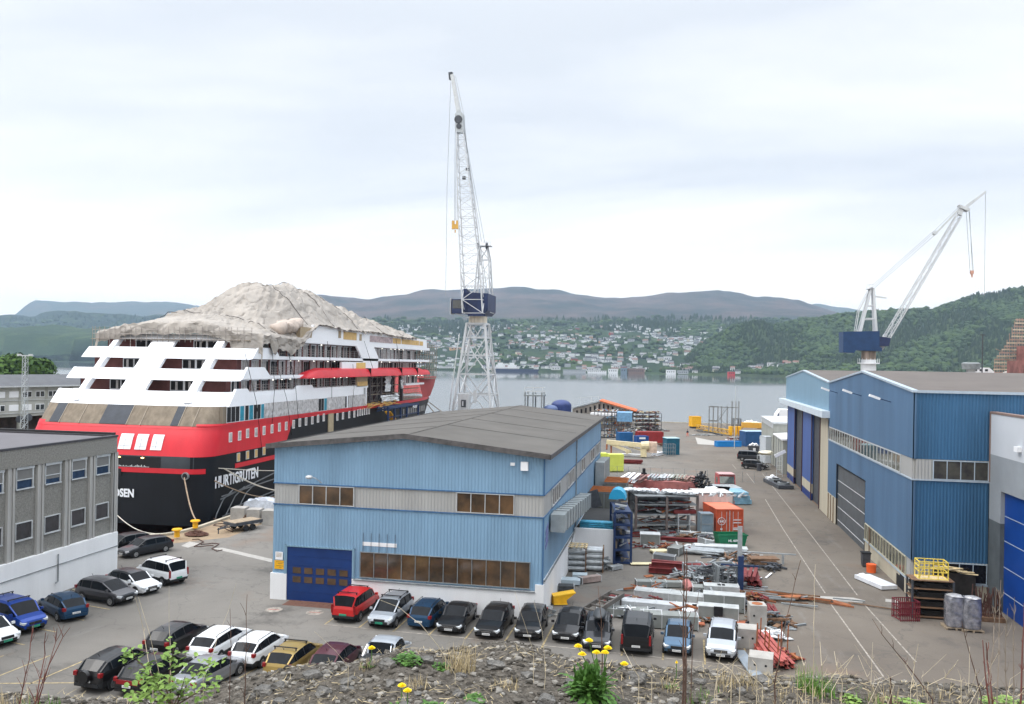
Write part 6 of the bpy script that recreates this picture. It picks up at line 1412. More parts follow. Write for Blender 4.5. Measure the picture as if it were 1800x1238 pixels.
for k in range(9):q.blob((a.x-2.6+k*.75,a.y+2,4.0+.25*math.sin(k)),.8,1.1,.75,k,.5,sub=2)
put('wrapped_bundle',q,M('cream_wrap',(.66,.62,.50),.6,var=.15,bump=.5),'lumpy cream wrapped bundles stacked behind the deep blue container','bundle',smooth=60)
q=MB();q.beam(PV(1303,747,200),PV(1352,749,200),1.0,1.2);q.beam(PV(1303,753,200),PV(1310,747,200),.4);put('crane_boom',q,M('orange_yellow_paint',(.68,.36,.06),.55),'long plain orange-yellow boom lying along the quay edge','crane boom')
t,L_=frame_box('site_cabin','tall pale grey cabin standing next to the deep blue container','cabin',1345,1361,815,4.9,2.5,M('cabin_pale',(.52,.56,.60),.5,var=.06),ribs=False)
a,b_,L=base(1317,1331,797);t=thing('waste_skip','dark open waste container full of white sacks by the quay sheds','skip',a);q=MB();q.prism([(0,.1),(L,.1),(L+.3,1.5),(-.3,1.5)],'y',0,1.4);q.build('skip_body',dgrey,t);q=MB();q.bx(L*.4,L*.7,-.03,0,.5,1.1);q.build('label_plate',white,t)
q=MB()
for k in range(7):q.blob((.2+k*.22,.6,1.6+.1*(k%3)),.35,.5,.3,k,.5)
q.build('waste_sack',white,t)
shedm=M('shed_grey_board',(.33,.34,.31),.85,var=.12,scale=1,streak=1)
U=18.0
t=thing('quay_shed','tall grey boarded shed at the far end of the blue hall','shed');q=MB();q.bx(17.6,26,156,176,0,7.4);q.build('wall',shedm,t);q=MB();q.prism([(17.4,7.4),(26.2,7.4),(26.2,7.8),(17.4,7.7)],'y',155.8,176.2);q.bx(17.5,17.6,155.9,176,6.6,7.4);q.build('roof',lgrey,t)
t=thing('quay_shed','lower grey boarded shed directly against the blue hall','shed');q=MB();q.bx(17.8,26,143.2,155.6,0,5.6);q.build('wall',shedm,t);q=MB();q.prism([(17.6,5.5),(26,6.2),(26,6.4),(17.6,5.75)],'y',143.0,155.8);q.build('roof',white,t)
q=MB()
for y in(146,149,152.5):q.bx(17.74,17.8,y,y+.2,0,5.5)
q.build('batten',mgrey,t)
t=thing('moored_boat','white boat bow with dark stripe showing behind the grey sheds','boat',(0,0,0));q=MB();c=PD(1376,742,190);q.prism([(c.x-2.2,c.z-2),(c.x+3,c.z-2),(c.x+3,c.z+2.8),(c.x-.6,c.z+2.8),(c.x-1.4,c.z+1.6)],'y',c.y,c.y+5);q.bx(c.x-3.2,c.x+3,c.y-.3,c.y+5.3,c.z-.3,c.z-.1);q.bx(c.x-2,c.x+3,c.y+.2,c.y+4,-3,c.z-2);q.build('hull',white,t);q=MB();q.prism([(c.x-1.9,c.z-.1),(c.x-.9,c.z-.1),(c.x-.9,c.z+2.2)],'y',c.y-.03,c.y);q.build('stripe',navy,t)
cage('cage','galvanised open cage with pale cover near the dark vans',1339,1353,826,2.3,2,lgrey,3,2)
q=MB();a=G(1346,822);q.blob((a.x,a.y+1,2.5),1.3,1.1,.4,3,.4,sub=2);put('sheet_cover',q,MATS['cream_wrap'],'pale sheet thrown over the galvanised cage','sheet')
q=MB();a=G(1334,828);q.cyl((0,0,0),(0,0,1.1),.38,12);q.cyl((0,0,1.1),(0,0,1.25),.42,12);tag(q.build('waste_bin',dgrey,loc=a),'dark round bin at the corner of the galvanised cage','bin')
t=thing('light_stand','white lighting panel on a ladder-like stand against the grey sheds','lamp',G(1369,838));q=MB()
for x in(-.4,.5):q.beam((x,0,0),(x,0,3.4),.08)
for k in range(5):q.beam((-.4,0,.4+k*.7),(.5,0,.4+k*.7),.06)
q.build('stand',lgrey,t);q=MB();q.obx((.1,0,3.7),1.9,.2,.5,0,tilt=-.5);q.build('lamp_panel',white,t)
t=thing('machine_skid','dark grey skid of fans and machinery lying beside the road at the hall doors','machine',G(1372,856),D(100));q=MB();q.bx(-2.6,5.2,-1.1,1.1,.05,.55);q.build('base_frame',dgrey,t);q=MB()
for x in(-1.2,2.6):q.cyl((x,0,.55),(x,0,.85),.85,16);
q.build('fan_ring',mgrey,t);q=MB()
for x in(-1.2,2.6):q.cyl((x,0,.85),(x,0,.95),.5,12)
q.bx(.4,1.4,-.6,.6,.55,.8);q.build('fan_hub',dark,t);q=MB();q.bx(3.6,5.1,-.8,.8,.55,.85);q.blob((4.3,0,1.),.35,.4,.25,2,.4);q.build('white_cover',white,t)
def person(label,loc,hd,top,legs):
 t=thing('person',label,'person',loc,hd)
 J=[(0,0,.94),(0,0,1.18),(0,0,1.42),(0,0,1.53),(0,.02,1.66),(0,0,1.78),(.10,0,.90),(.13,.05,.50),(.13,.02,.09),(.14,.16,.05),(-.10,0,.90),(-.14,-.06,.50),(-.14,-.10,.09),(-.15,.05,.05),(.19,0,1.42),(.27,-.02,1.14),(.27,.10,.90),(-.19,0,1.42),(-.27,-.02,1.14),(-.26,.12,.92)]
 Rr=[.15,.16,.17,.065,.10,.07,.10,.075,.05,.045,.10,.075,.05,.045,.07,.05,.04,.07,.05,.04]
 E_=[(0,1),(1,2),(2,3),(3,4),(4,5),(0,6),(6,7),(7,8),(8,9),(0,10),(10,11),(11,12),(12,13),(2,14),(14,15),(15,16),(2,17),(17,18),(18,19)]
 me=bpy.data.meshes.new('body');me.from_pydata(J,E_,[]);me.update();o=bpy.data.objects.new('body',me);COL.objects.link(o);o.parent=t
 o.modifiers.new('skin','SKIN')
 for i,r in enumerate(Rr):me.skin_vertices[0].data[i].radius=(r,r*.8)
 me.skin_vertices[0].data[0].use_root=True
 s_=o.modifiers.new('sub','SUBSURF');s_.levels=s_.render_levels=1
 skin=M('skin',(.45,.26,.18),.6);
 dg=bpy.context.evaluated_depsgraph_get();me2=bpy.data.meshes.new_from_object(o.evaluated_get(dg));o.modifiers.clear();o.data=me2
 me2.materials.clear()
 for m in(legs,top,skin,dark):me2.materials.append(m)
 for p_ in me2.polygons:z=p_.center.z;p_.material_index=3 if z<.10 else 0 if z<.96 and abs(p_.center.x)<.235 else 1 if z<1.54 and z>.93 else 2;p_.use_smooth=True
 q=MB();q.blob((0,-.01,1.76),.115,.125,.10,0,0,sub=2);q.build('helmet',M('helmet_dark',(.03,.03,.04),.4),t)
 return t
person('worker in dark jacket and orange trousers walking across the open far yard',G(1208,768),D(150),M('dark_jacket',(.012,.014,.03),.8),M('orange_trousers',(.85,.14,.05),.7))
t=thing('wire_fence','thin grey wire fence across the yard behind the steel storage racks','fence');fa=G(1065,838);fb=G(1388,852);q=MB()
for k in range(17):p=fa.lerp(fb,k/16);q.beam(p,p+Vector((0,0,1.7)),.05)
q.build('post',mgrey,t);q=MB()
for z in(.2,1.0,1.7):q.beam(fa+Vector((0,0,z)),fb+Vector((0,0,z)),.022)
for k in range(16):q.beam(fa.lerp(fb,k/16),fa.lerp(fb,(k+1)/16)+Vector((0,0,1.7)),.012)
q.build('wire',mgrey,t)
# ---- storage block in the middle of the yard
def wbox(name,label,cat,x0,x1,yb,z0,z1,depth,m,topm=None):
 a,b_,L=base(x0,x1,yb);d=(b_-a).normalized();t=thing(name,label,cat,((a.x+b_.x)/2,(a.y+b_.y)/2,0),math.atan2(d.y,d.x));q=MB();q.bx(-L/2,L/2,0,depth,z0,z1);q.build('casing',m,t)
 q=MB()
 for x in(-L/2-.03,L/2-.09):q.bx(x,x+.12,-.04,0,z0,z1)
 q.bx(-L/2,L/2,-.05,0,z1-.14,z1);q.bx(-L/2,L/2,-.04,0,(z0+z1)/2-.05,(z0+z1)/2+.05);q.build('stiffener',mgrey,t)
 if topm:
  q=MB();q.bx(-L/2-.05,L/2+.05,-.08,depth+.05,z1,z1+.06)
  for k in range(5):y=depth*(k+.3)/5;q.bx(-L/2,L/2,y,y+.12,z1+.06,z1+.13)
  q.build('rusty_lid',topm,t)
 return t
gb=M('grey_green_sheet',(.17,.18,.165),.6,metal=.2,var=.25,scale=1.2,streak=1);rl=M('orange_rust',(.26,.085,.03),.85,col2=(.40,.15,.05),scale=1.2)
for x0,x1,y0,y1,h_,lb in((-8.45,-5.65,87,90.4,4.25,'huge grey steel bin with orange rusty lid, nearer of the pair beside the hall'),(-7.3,-4.9,91.2,95,4.7,'huge grey steel bin with orange rusty lid, farther of the pair beside the hall')):
 t=thing('steel_bin',lb,'steel bin',(0,0,0));q=MB();q.bx(x0,x1,y0,y1,.1,h_);q.build('casing',gb,t);q=MB()
 for z in(h_*.5,h_-.15):q.bx(x0-.04,x1+.04,y0-.05,y0,z,z+.12);q.bx(x1,x1+.05,y0,y1,z,z+.12)
 for x in(x0,(x0+x1)/2,x1-.1):q.bx(x,x+.1,y0-.045,y0,.1,h_)
 q.build('stiffener',mgrey,t);q=MB();q.bx(x0-.06,x1+.06,y0-.08,y1+.05,h_,h_+.06)
 for k in range(6):y=y0+(y1-y0)*(k+.3)/6;q.bx(x0,x1,y,y+.14,h_+.06,h_+.14)
 q.build('rusty_lid',rl,t)
t=thing('leaning_plate','dark steel plate leaning between the hall wall and the nearer steel bin','steel plate',(-7.9,86.2,2.7));q=MB();q.obx((0,0,.9),1.1,.1,1.8,.3,tilt=-.3);q.build('plate',dgrey,t)
q=MB()
for k in range(4):q.obx((0,0,2.8+k*.17),3.0-.1*(k%2),.9,.11,.01*k)
tag(q.build('sheet_stack',M('cyan_sheet',(.06,.34,.52),.45,var=.4,scale=3),loc=(-6.7,75.2,0)),'stack of cyan and grey sheets on the low dark roof','sheet stack')
beams('white channel beams lying side by side at the left of the storage block',1108,876,6.5,3,white,rz=D(82),s=.5,spread=1.5,z0=2.4)
beams('brown steel channels between the white ones and the pink plates',1122,874,6,3,M('purple_brown_steel',(.18,.09,.08),.7,var=.3),rz=D(83),s=.4,spread=1.4,z0=2.2)
for k,(px,py,n,m,lb) in enumerate(((1131,857,4,pink,'pale red steel plates stacked at the back of the storage block'),(1137,872,4,pink,'pink primed steel plates stacked next to the white channels'))):plates(lb,px,py,4.2,3.0,n,m,th=.2)
for px,py,n,m,lb in((1153,866,5,galv,'row of galvanised channels lying on the pink plates, leftmost lot'),(1172,866,4,lgrey,'row of light grey channels lying on the pink plates, middle lot'),(1190,866,5,M('greenish_steel',(.25,.26,.22),.6,var=.3),'row of greenish steel channels lying on the pink plates, right lot'),(1207,868,4,M('brown_channel',(.25,.16,.13),.7,var=.3),'row of brown steel channels before the black heap')):
 beams(lb,px,py,4.6,n,m,rz=D(84),s=.3,spread=1.5,z0=1.9)
q=MB();a=G(1170,872);b0=G(1145,872);t=thing('storage_deck','long pink steel deck carrying the rows of channels','platform',(0,0,0));q.bx(b0.x-1.8,G(1225,872).x,a.y+.3,a.y+7,0.3,1.9);q.build('platform',pink,t)
heap('tangled black rubber and cable heap on the right of the storage block',1233,874,3.6,2.6,170,[dark,rubber,dgrey],s=.16,h=2.8,lens=(.4,1.2))
for px,py,lb in((1232,858,'black stump standing up out of the black rubber heap'),(1131,852,'small black pump standing behind the white channels')):
 q=MB();q.cyl((0,0,0),(0,0,3.2),.22,8);q.bx(-.4,.4,-.3,.3,2.4,2.6);tag(q.build('stump',dark,loc=G(px,py+12)),lb,'machine part')
t=thing('truck_cab','pale red truck cab parked behind the storage block','truck',G(1274,868),D(-80));q=MB();q.prism([(-1.2,.5),(1.1,.5),(1.15,1.5),(.8,2.7),(-1.1,2.75),(-1.3,1.4)],'y',-1.15,1.15);q.build('cab',M('faded_red_cab',(.45,.10,.10),.5),t);q=MB();q.prism([(1.17,1.55),(.84,2.5),(.88,2.5),(1.22,1.55)],'y',-1.0,1.0);q.bx(-.6,.5,-1.17,-1.15,1.5,2.3);q.build('windshield',MATS['mirror_window'],t)
for y in(-1,1):q=MB();q.cyl((.3,y-.15,.45),(.3,y+.15,.45),.45,14);q.build('wheel',tyre,t)
q=MB();q.bx(-1.2,1.1,-1.1,1.1,2.75,2.85);q.build('roof',M('pink_roof',(.50,.30,.30),.5),t)
for k,(px,py,m,lb) in enumerate(((1262,880,white,'white panel lying tilted on stacked sheets right of the black heap'),(1278,876,galv,'pale sheet panel leaning beside the truck cab'),(1287,884,M('bluish_panel',(.20,.38,.50),.5,var=.3),'blue edged sheets at the right end of the storage block'),(1256,888,pink,'faded red sheets under the white panels'))):
 plates(lb,px,py,3.4,3.8,3,m,rz=.15*k,th=.5 if k<3 else .3,name='panel_stack')
a,b_,L=base(1118,1225,935);t=thing('shelving_rack','large open steel shelving rack facing the camera in the middle of the yard','rack',((a.x+b_.x)/2,a.y,0),math.atan2((b_-a).y,(b_-a).x));h=3.9
q=MB()
for x in(-L/2,0,L/2):q.bx(x-.12,x+.12,0,.2,0,h);q.bx(x-.12,x+.12,3.2,3.4,0,h)
q.build('post',M('rack_post',(.15,.12,.11),.7,var=.3),t);q=MB()
for z in(.9,1.95,3.0):q.bx(-L/2,L/2,.02,3.3,z-.08,z)
q.bx(-L/2,L/2,0,3.3,h-.1,h);q.build('shelf',mgrey,t);q=MB();q.bx(-L/2,L/2,3.2,3.25,1.9,h);q.build('back_sheet',lgrey,t)
qs=[MB() for _ in range(5)]
for z,zz in((.02,.6),(.9,.7),(1.95,.7),(3.0,.25)):
 for k in range(26):
  q=qs[ry.randrange(5)];x=ry.uniform(-L/2+.7,L/2-.7);q.beam((x-.6,ry.uniform(.2,1.5),z+ry.uniform(.05,zz)),(x+ry.uniform(.1,.9),ry.uniform(.2,1.5),z+ry.uniform(.05,zz)),ry.uniform(.05,.16))
for q,m in zip(qs,(dgrey,rust,mgrey,primer,lgrey)):q.build('stored_piece',m,t)
q=MB();q.bx(.8,3.2,.1,1.2,2.05,2.4);q.build('stored_piece',primer,t)
for k,x in enumerate((-2.7,1.4)):
 q=MB();p=t.matrix_basis if False else None;c=Vector((t.location.x+x,a.y+1.2,h+.35))
 for j in range(8):q.blob(c+Vector((-1.6+.45*j,0,0)),.38,.7,.2,j+k*9,.6,sub=2)
 put('wrapped_bundle',q,plastic_sheet,'long bundle in shiny plastic on top of the shelving rack, %s'%('left' if k==0 else 'right'),'bundle',smooth=60)
heap('white and silver offcuts lying along the top of the shelving rack',1180,900,1,1,3,[white]);
q=MB()
for k in range(30):x=t.location.x+ry.uniform(-5,7.5);q.beam((x,a.y+.5+ry.uniform(0,2),h+.06),(x+ry.uniform(-1,1),a.y+.5+ry.uniform(0,2),h+ry.uniform(.1,.5)),.12)
put('offcuts',q,lgrey,'pale metal offcuts scattered over the rack top','offcuts')
wbox('panel_wall','stained white panel box standing right of the shelving rack','box',1226,1288,926,.1,3.7,3.2,M('stained_white',(.55,.50,.47),.7,var=.2,scale=1.2,streak=1))
t,L_=frame_box('shipping_container','orange red shipping container with white round mark on its doors','container',1258,1306,941,2.7,5.2,M('orange_container',(.50,.085,.035),.6,var=.2,scale=.8),ribs=False,door=True,top=M('salmon_roof',(.62,.20,.12),.7,var=.12))
q=MB()
for k in range(16):
 a1=2*math.pi*k/16;a2=2*math.pi*(k+1)/16;q.beam((-L_*.30+.38*math.cos(a1),-.02,1.45+.38*math.sin(a1)),(-L_*.30+.38*math.cos(a2),-.02,1.45+.38*math.sin(a2)),.07,.03)
q.beam((-L_*.30-.15,-.02,1.3),(-L_*.30-.15,-.02,1.6),.07);q.beam((-L_*.30+.15,-.02,1.3),(-L_*.30+.15,-.02,1.6),.07);q.beam((-L_*.30-.15,-.02,1.45),(-L_*.30+.15,-.02,1.45),.07);q.bx(-L_*.34,-L_*.27,-.03,.0,.55,.72)
for z in(1.55,1.25,.7,.55):q.bx(L_*.12,L_*.42,-.03,0,z,z+.08)
q.build('marking',white,t)
a,b_,L=base(1262,1313,963);t=thing('waste_skip','green open skip in front of the orange red container','skip',((a.x+b_.x)/2,a.y,0),math.atan2((b_-a).y,(b_-a).x));q=MB();gm=M('skip_green',(.012,.16,.075),.5,var=.2)
q.prism([(-L/2+.3,.1),(L/2-.3,.1),(L/2,1.3),(-L/2,1.3)],'y',0,.06);q.prism([(-L/2+.3,.1),(L/2-.3,.1),(L/2,1.3),(-L/2,1.3)],'y',1.7,1.76);q.bx(-L/2+.3,L/2-.3,.06,1.7,.1,.16)
q.face([(-L/2+.3,.06,.1),(-L/2,.06,1.3),(-L/2,1.7,1.3),(-L/2+.3,1.7,.1)]);q.face([(L/2-.3,.06,.1),(L/2,.06,1.3),(L/2,1.7,1.3),(L/2-.3,1.7,.1)]);q.bx(-L/2-.05,L/2+.05,-.06,0,1.22,1.34);q.build('skip_body',gm,t)
text_obj('lettering','HL 469',.3,white,t,(-.45,-.03,.65),(1,0,0),(0,0,1),bold=.01)
wbox('steel_cabinet','blue grey steel cabinet standing before the stained white panel','cabinet',1231,1253,942,.1,2.3,1.2,M('blue_grey_sheet',(.20,.26,.31),.5,metal=.2,var=.15));cage('trolley','small galvanised trolley frame before the shelving rack',1192,1212,938,2.0,1,lgrey,1,1,'trolley',.07)
rack('tall navy steel storage frame at the end of the white yard wall',1079,1108,992,4.6,5.2,4,1,[dgrey,wood,lgrey,mgrey],post=navy,fill=7,wd=.2,rz=D(8))
g=G(1095,975);q=MB();rws=[]
for j in range(9):an=math.pi*j/8;rws.append([(g.x-1.05+.8*math.cos(an)*-1+.35,g.y+1+i*.5,4.9+.95*math.sin(an)) for i in range(5)])
q.grid(rws);q.face([r[0] for r in rws]);put('sheet_cover',q,M('cyan_cover',(.03,.36,.60),.4,var=.1),'bright cyan rounded cover on top of the navy storage frame','cover',smooth=50)
BX=M('casing_grey',(.22,.235,.225),.55,metal=.2,var=.15,scale=1.5);BL=M('casing_pale',(.38,.40,.40),.55,var=.22,scale=1.5)
duct('square grey steel box before the shelving rack',1142,959,1.9,1.5,1.5,BX,.05,name='steel_box',cap=lgrey);duct('low grey casing lying beside the pale foam board',1168,991,1.9,1.3,1.1,M('casing_dark',(.14,.15,.16),.6,var=.2),-.15,name='steel_box',taper=.2)
plates('pale yellow cut board lying flat near the navy frame',1130,993,2.6,.9,1,M('foam_board',(.72,.65,.42),.8),.2,name='foam_board');plates('pale yellow offcut boards beside the dark casing',1157,973,1.8,1.0,3,MATS['foam_board'],.4,name='foam_board')
heap('rusty and grey offcuts strewn around the square steel box',1175,965,7,2.6,60,[primer,mgrey,rust,lgrey],s=.12,h=.45)
heap('dark steel scrap under the shelving rack front',1165,945,9,1.8,70,[mgrey,dgrey,primer],s=.13,h=.5,ang=.1)
beams('long pale red beam lying before the shelving rack',1205,953,5.2,2,primer,rz=-.03,s=.3);duct('long flat grey channel lying across the yard before the rack',1188,944,3.6,.9,.35,BX,-.1);duct('pale grey trough in front of the blue grey cabinet',1240,944,5.2,.8,.5,BL,-.06)
plates('stack of light grey sheets before the green skip',1262,968,5.0,1.6,6,[galv,lgrey],.03);plates('pale galvanised sheets stacked left of the green skip',1225,973,5.2,1.8,5,[galv,BL],-.08);duct('pointed pale grey trough standing by the green skip',1242,963,1.2,1.5,1.2,BL,.5,taper=.5)
duct('grey rectangular frame duct leaning in the open yard',1188,975,1.6,1.2,.9,BX,1.2);heap('grey strips lying loose near the skip',1285,975,4,1.6,24,[galv,lgrey],s=.09,h=.3,ang=0)
beams('stack of wine red box beams lying across the yard',1192,1009,5.3,3,primer,rz=-.06,s=.42,layers=2);duct('long light grey angled duct behind the pale plates',1170,1032,4.8,1.0,.6,BX,.2,taper=.3);plates('slanted pale grey plate between the ducts',1158,1045,2.8,1.9,2,BL,-.1,name='steel_plate')
duct('long white duct with a square opening in its top',1192,1060,6.4,1.4,.95,BL,-.13,hole=(2.4,));duct('white channel duct in front of the long white duct',1152,1076,5.8,1.2,.9,M('casing_white',(.44,.46,.475),.5,var=.18),-.06);duct('low pale duct lying behind the parked black hatchback',1093,1083,3.6,1.1,.7,BX,.08)
duct('wide grey casing behind the large black van',1178,1103,3.6,1.3,1.2,BX,.06);
for k,(px,py,lb) in enumerate(((1235,1047,'grey duct elbow left of the tall casing'),(1267,1050,'pale casing with slot standing at the back of the right scrap group'))):duct(lb,px,py,2.6 if k else 1.6,1.2,.9+.3*k,BX if not k else BL,.05,hole=(0,) if k else None)
duct('upper pale steel casing with open top right of the white duct',1272,1073,2.9,1.2,1.5,BX,-.05,hole=(-.6,),cap=BL);t=duct('grey steel casing with a square door hole facing the camera',1262,1092,2.7,1.1,1.35,BX,-.05,cap=BL);q=MB();q.bx(-.3,.3,-.58,-.55,.5,1.15);q.build('opening',dark,t)
duct('white curved sheet box on timber behind the silver crossover',1241,1085,1.9,1.1,.9,white,.05,flange=False);heap('timber and grey bits under the white curved box',1240,1090,3,1,22,[brownwood,mgrey],s=.14,h=.3)
q=MB();q.cyl((0,0,.3),(-.3,2.0,.4),.34,14);q.cyl((0,-.01,.3),(0,.02,.3),.28,14,m=1);tag(q.build('steel_pipe',[pink,dark],loc=G(1214,1046)),'open ended pale red pipe lying near the white duct','pipe')
cage('rail_frame','bent galvanised handrail frame standing behind the pale red pipe',1206,1240,1028,1.5,1.2,galv,2,1,'frame',.07)
heap('tangle of dark frames and steel trestles in the right scrap group',1262,1028,4.2,3,120,[dgrey,mgrey,galv],s=.13,h=1.9,lens=(.6,2.2));heap('jumble of pale and grey sheet offcuts behind the trestles',1252,1008,5,2,60,[galv,lgrey,mgrey,white],s=.12,h=.9)
cage('trestle','grey welded trestle frame standing in the right scrap group',1262,1296,1040,1.9,1.4,mgrey,2,1,'frame',.14)
t=thing('lifting_post','upright navy and silver steel post on a foot in the scrap group','post',G(1301,1043));q=MB();q.beam((0,0,0),(0,0,2.9),.42);q.bx(-.6,.6,-.5,.5,0,.12);q.beam((-1.5,.2,2.1),(1.4,.2,2.1),.12);q.build('post',navy,t);q=MB();q.beam((-.1,-.1,2.6),(-.1,-.1,5.2),.34,.1);q.build('blade',galv,t)
beams('orange brown beams stacked behind the navy post',1287,1010,3.4,4,M('orange_beam',(.42,.16,.09),.7,var=.2),rz=D(86),s=.3,layers=2);beams('dark red plank-like beams stacked right of the navy post',1318,1028,3.6,5,primer,rz=D(84),s=.3,layers=3)
plates('dark brown pallets piled right of the scrap group',1340,994,2.6,1.5,5,brownwood,.1,th=.12,name='pallet_stack');heap('dark triangular bracket frames lying by the pallets',1346,1000,2.6,1.2,24,[dgrey],s=.14,h=.5);q=MB();q.beam((-2.2,0,.9),(2.6,0,.9),.12,.1);q.bx(-1.5,-1.3,-.1,.1,0,.9);q.bx(1.4,1.6,-.1,.1,0,.9);tag(q.build('steel_bar',galv,loc=G(1345,990)),'long thin silver bar resting across the pallets','bar')
heap('long rusty bars fanned out beside the lane',1345,1051,7.5,1.6,46,[rust,brownwood,mgrey],s=.11,h=.4,lens=(2,4.5),ang=-.25,spread_=.12);heap('short rusty pieces behind the concrete box',1322,1060,2.6,1.2,30,[rust,primer,brownwood],s=.15,h=.6)
def cbox(label,px,py,s_,h_,rz,hole=False,slots=0):
 t=thing('concrete_block',label,'concrete block',G(px,py),rz);q=MB();q.bx(-s_/2,s_/2,-s_/2,s_/2,0,h_);q.build('block',concrete,t)
 if hole:q=MB();q.cyl((0,0,h_-.01),(0,0,h_+.015),s_*.33,16);q.build('round_hole',rust,t)
 if slots:
  q=MB()
  for x in(-.3,.3)[:slots]:q.cyl((x,-s_/2-.01,h_*.55),(x,-s_/2+.02,h_*.55),.07,10)
  q.build('bolt_hole',dark,t)
cbox('tall concrete box with a round rusty hole in its top',1330,1100,1.1,1.5,.1,True,1);cbox('low concrete box topped with a rusty plate near the red beams',1313,1135,1.2,1.2,-.05,False,2);cbox('pale concrete block just above the bank at the right of the row',1337,1178,1.35,.9,-.15,False,2)
beams('bundle of long red primed channels pointing at the camera',1350,1150,5.6,5,M('red_channel',(.36,.085,.07),.6,var=.2),rz=D(100),s=.26,layers=2,spread=1.15)
q=MB()
for k in range(8):x=ry.uniform(-1.6,1.6);y=ry.uniform(-1.8,1.8);q.beam((x,y,0),(x+.05,y,1.7),.07)
tag(q.build('steel_stakes',rust,loc=G(1345,1150)),'upright rusty stakes holding the bundle of red channels','stakes')
heap('ragged dark sheet offcuts right of the tall concrete box',1355,1098,2.4,2,46,[brownwood,mgrey,dgrey],s=.12,h=.7);heap('short dark red strips curled beside the red channels',1372,1158,1.8,.9,36,[primer,rust],s=.14,h=.5,lens=(.3,.9));heap('white and grey splinters right of the red channels',1352,1120,2.2,1.0,18,[white,lgrey],s=.12,h=.4)
beams('pile of red slotted strips above the concrete boxes',1354,1078,2.0,5,primer,rz=D(95),s=.16,layers=2);duct('long flat blue grey plate lying on the bank side of the row',1318,1175,5.2,.8,.12,M('blue_grey_plate',(.25,.29,.33),.5,var=.1),D(100),flange=False,name='steel_plate',cat='steel plate')
plates('small rusty red plate behind the silver crossover',1285,1098,2.4,.7,2,M('rust_red_plate',(.38,.12,.06),.8),-.03);plates('rust red plate showing left of the silver crossover',1222,1100,1.3,.6,1,MATS['rust_red_plate'],0.);q=MB();q.cyl((0,0,0),(0,0,.8),.35,14,.42);tag(q.build('drum',white,loc=G(1209,1092)),'open white drum behind the small blue hatchback','drum')
plates('rusty plates and frame behind the white duct at its left end',1102,1055,3.8,.8,3,[primer,lgrey],-.03);
for px,py,L2,W2,n,ms,lb in((1130,1068,4,1.2,40,[primer,mgrey,brownwood],'rusty and grey bits between the long ducts at their left ends'),(1205,1088,5,.9,50,[dgrey,rust,mgrey],'dark scrap strips lying between the white duct and the grey casing'),(1250,1062,3.4,1.4,50,[dgrey,mgrey,rust],'dark scrap wedged among the pale casings'),(1290,1066,2.4,1.6,44,[brownwood,dgrey,mgrey],'brown and black scrap right of the pale casings'),(1215,1022,4.2,1.6,60,[mgrey,dgrey,galv,rust],'mixed grey steel scrap above the long ducts'),(1140,1040,3,1,18,[mgrey,rust],'few loose rusty strips on the open ground'),(1300,985,3,1.2,34,[dgrey,brownwood,galv],'dark strips lying behind the brown pallets'),(1215,950,6,1.5,60,[dgrey,mgrey,brownwood,lgrey],'dark mixed scrap before the blue grey cabinet'),(1120,1085,5,.8,30,[mgrey,dgrey,white],'loose strips behind the parked cars')):heap(lb,px,py,L2,W2,n,ms,s=.12,h=.7)
t=thing('ladder_frame','dark steel ladder-like frame standing behind the parked hatchback','frame',G(1035,1090),D(62));q=MB()
for y in(-.55,.55):q.beam((-2.4,y,.3),(3.6,y,1.1),.14,.3)
for k in range(8):x=-2.3+k*.8;z=.35+(x+2.4)/6*.8;q.beam((x,-.55,z),(x,.55,z),.12)
for x,h_ in((-2.2,.3),(0,.6),(3.2,1.05)):
 for y in(-.55,.55):q.beam((x,y,0),(x,y,h_),.1)
q.build('frame',M('ladder_steel',(.12,.11,.10),.7),t)
t=thing('tipping_skip','bright yellow tipping skip by the white corner of the hall','skip',G(988,1062),D(20));q=MB();q.prism([(-.7,.15),(.25,.15),(.25,.4),(.85,.85),(-.7,.62)],'y',-.4,.4);q.build('skip_body',yellow,t);q=MB();q.prism([(-.73,.63),(.9,.86),(.9,.93),(-.73,.7)],'y',-.43,.43);q.bx(-.72,.3,-.42,.42,.06,.15);q.build('rim',M('yellow_rim',(.85,.50,.03),.5),t)
for k,(px,py,n,lb) in enumerate(((1013,1004,4,'crate stack of steel rollers with a slatted pale pallet on top'),(1043,1003,4,'crate stack of steel rollers right of the slatted pallet'))):
 t=thing('crate_stack',lb,'crate stack',G(px,py),.05);q=MB()
 for z in range(n):
  for j in range(2):q.cyl((-.75,-.3+.75*j,.3+z*.48),(.75,-.3+.75*j,.3+z*.48),.21,12)
 q.build('roller',galv,t);q=MB()
 for z in range(n+1):
  for x in(-.8,.8):q.beam((x,-.7,.05+z*.48),(x,.7,.05+z*.48),.07)
 for x in(-.8,.8):
  for y in(-.7,.7):q.beam((x,y,0),(x,y,n*.48+.15),.09)
 q.build('crate_frame',brownwood,t)
 if k==0:
  q=MB()
  for j in range(5):q.bx(-.85+j*.4,-.7+j*.4,-.75,.75,n*.48+.2,n*.48+.26)
  for j in range(3):q.bx(-.85,.9,-.75+j*.7,-.62+j*.7,n*.48+.26,n*.48+.32)
  q.build('pallet',palewood,t)
duct('flat pale blue grey case lying below the crate stacks',1003,1027,1.5,1.2,.5,M('pale_blue_case',(.42,.50,.55),.45,var=.1),.1,flange=False,name='equipment_case',cat='case');duct('second smaller pale case partly behind the first',1019,1018,1.2,1.0,.5,MATS['pale_blue_case'],.1,flange=False,name='equipment_case',cat='case')
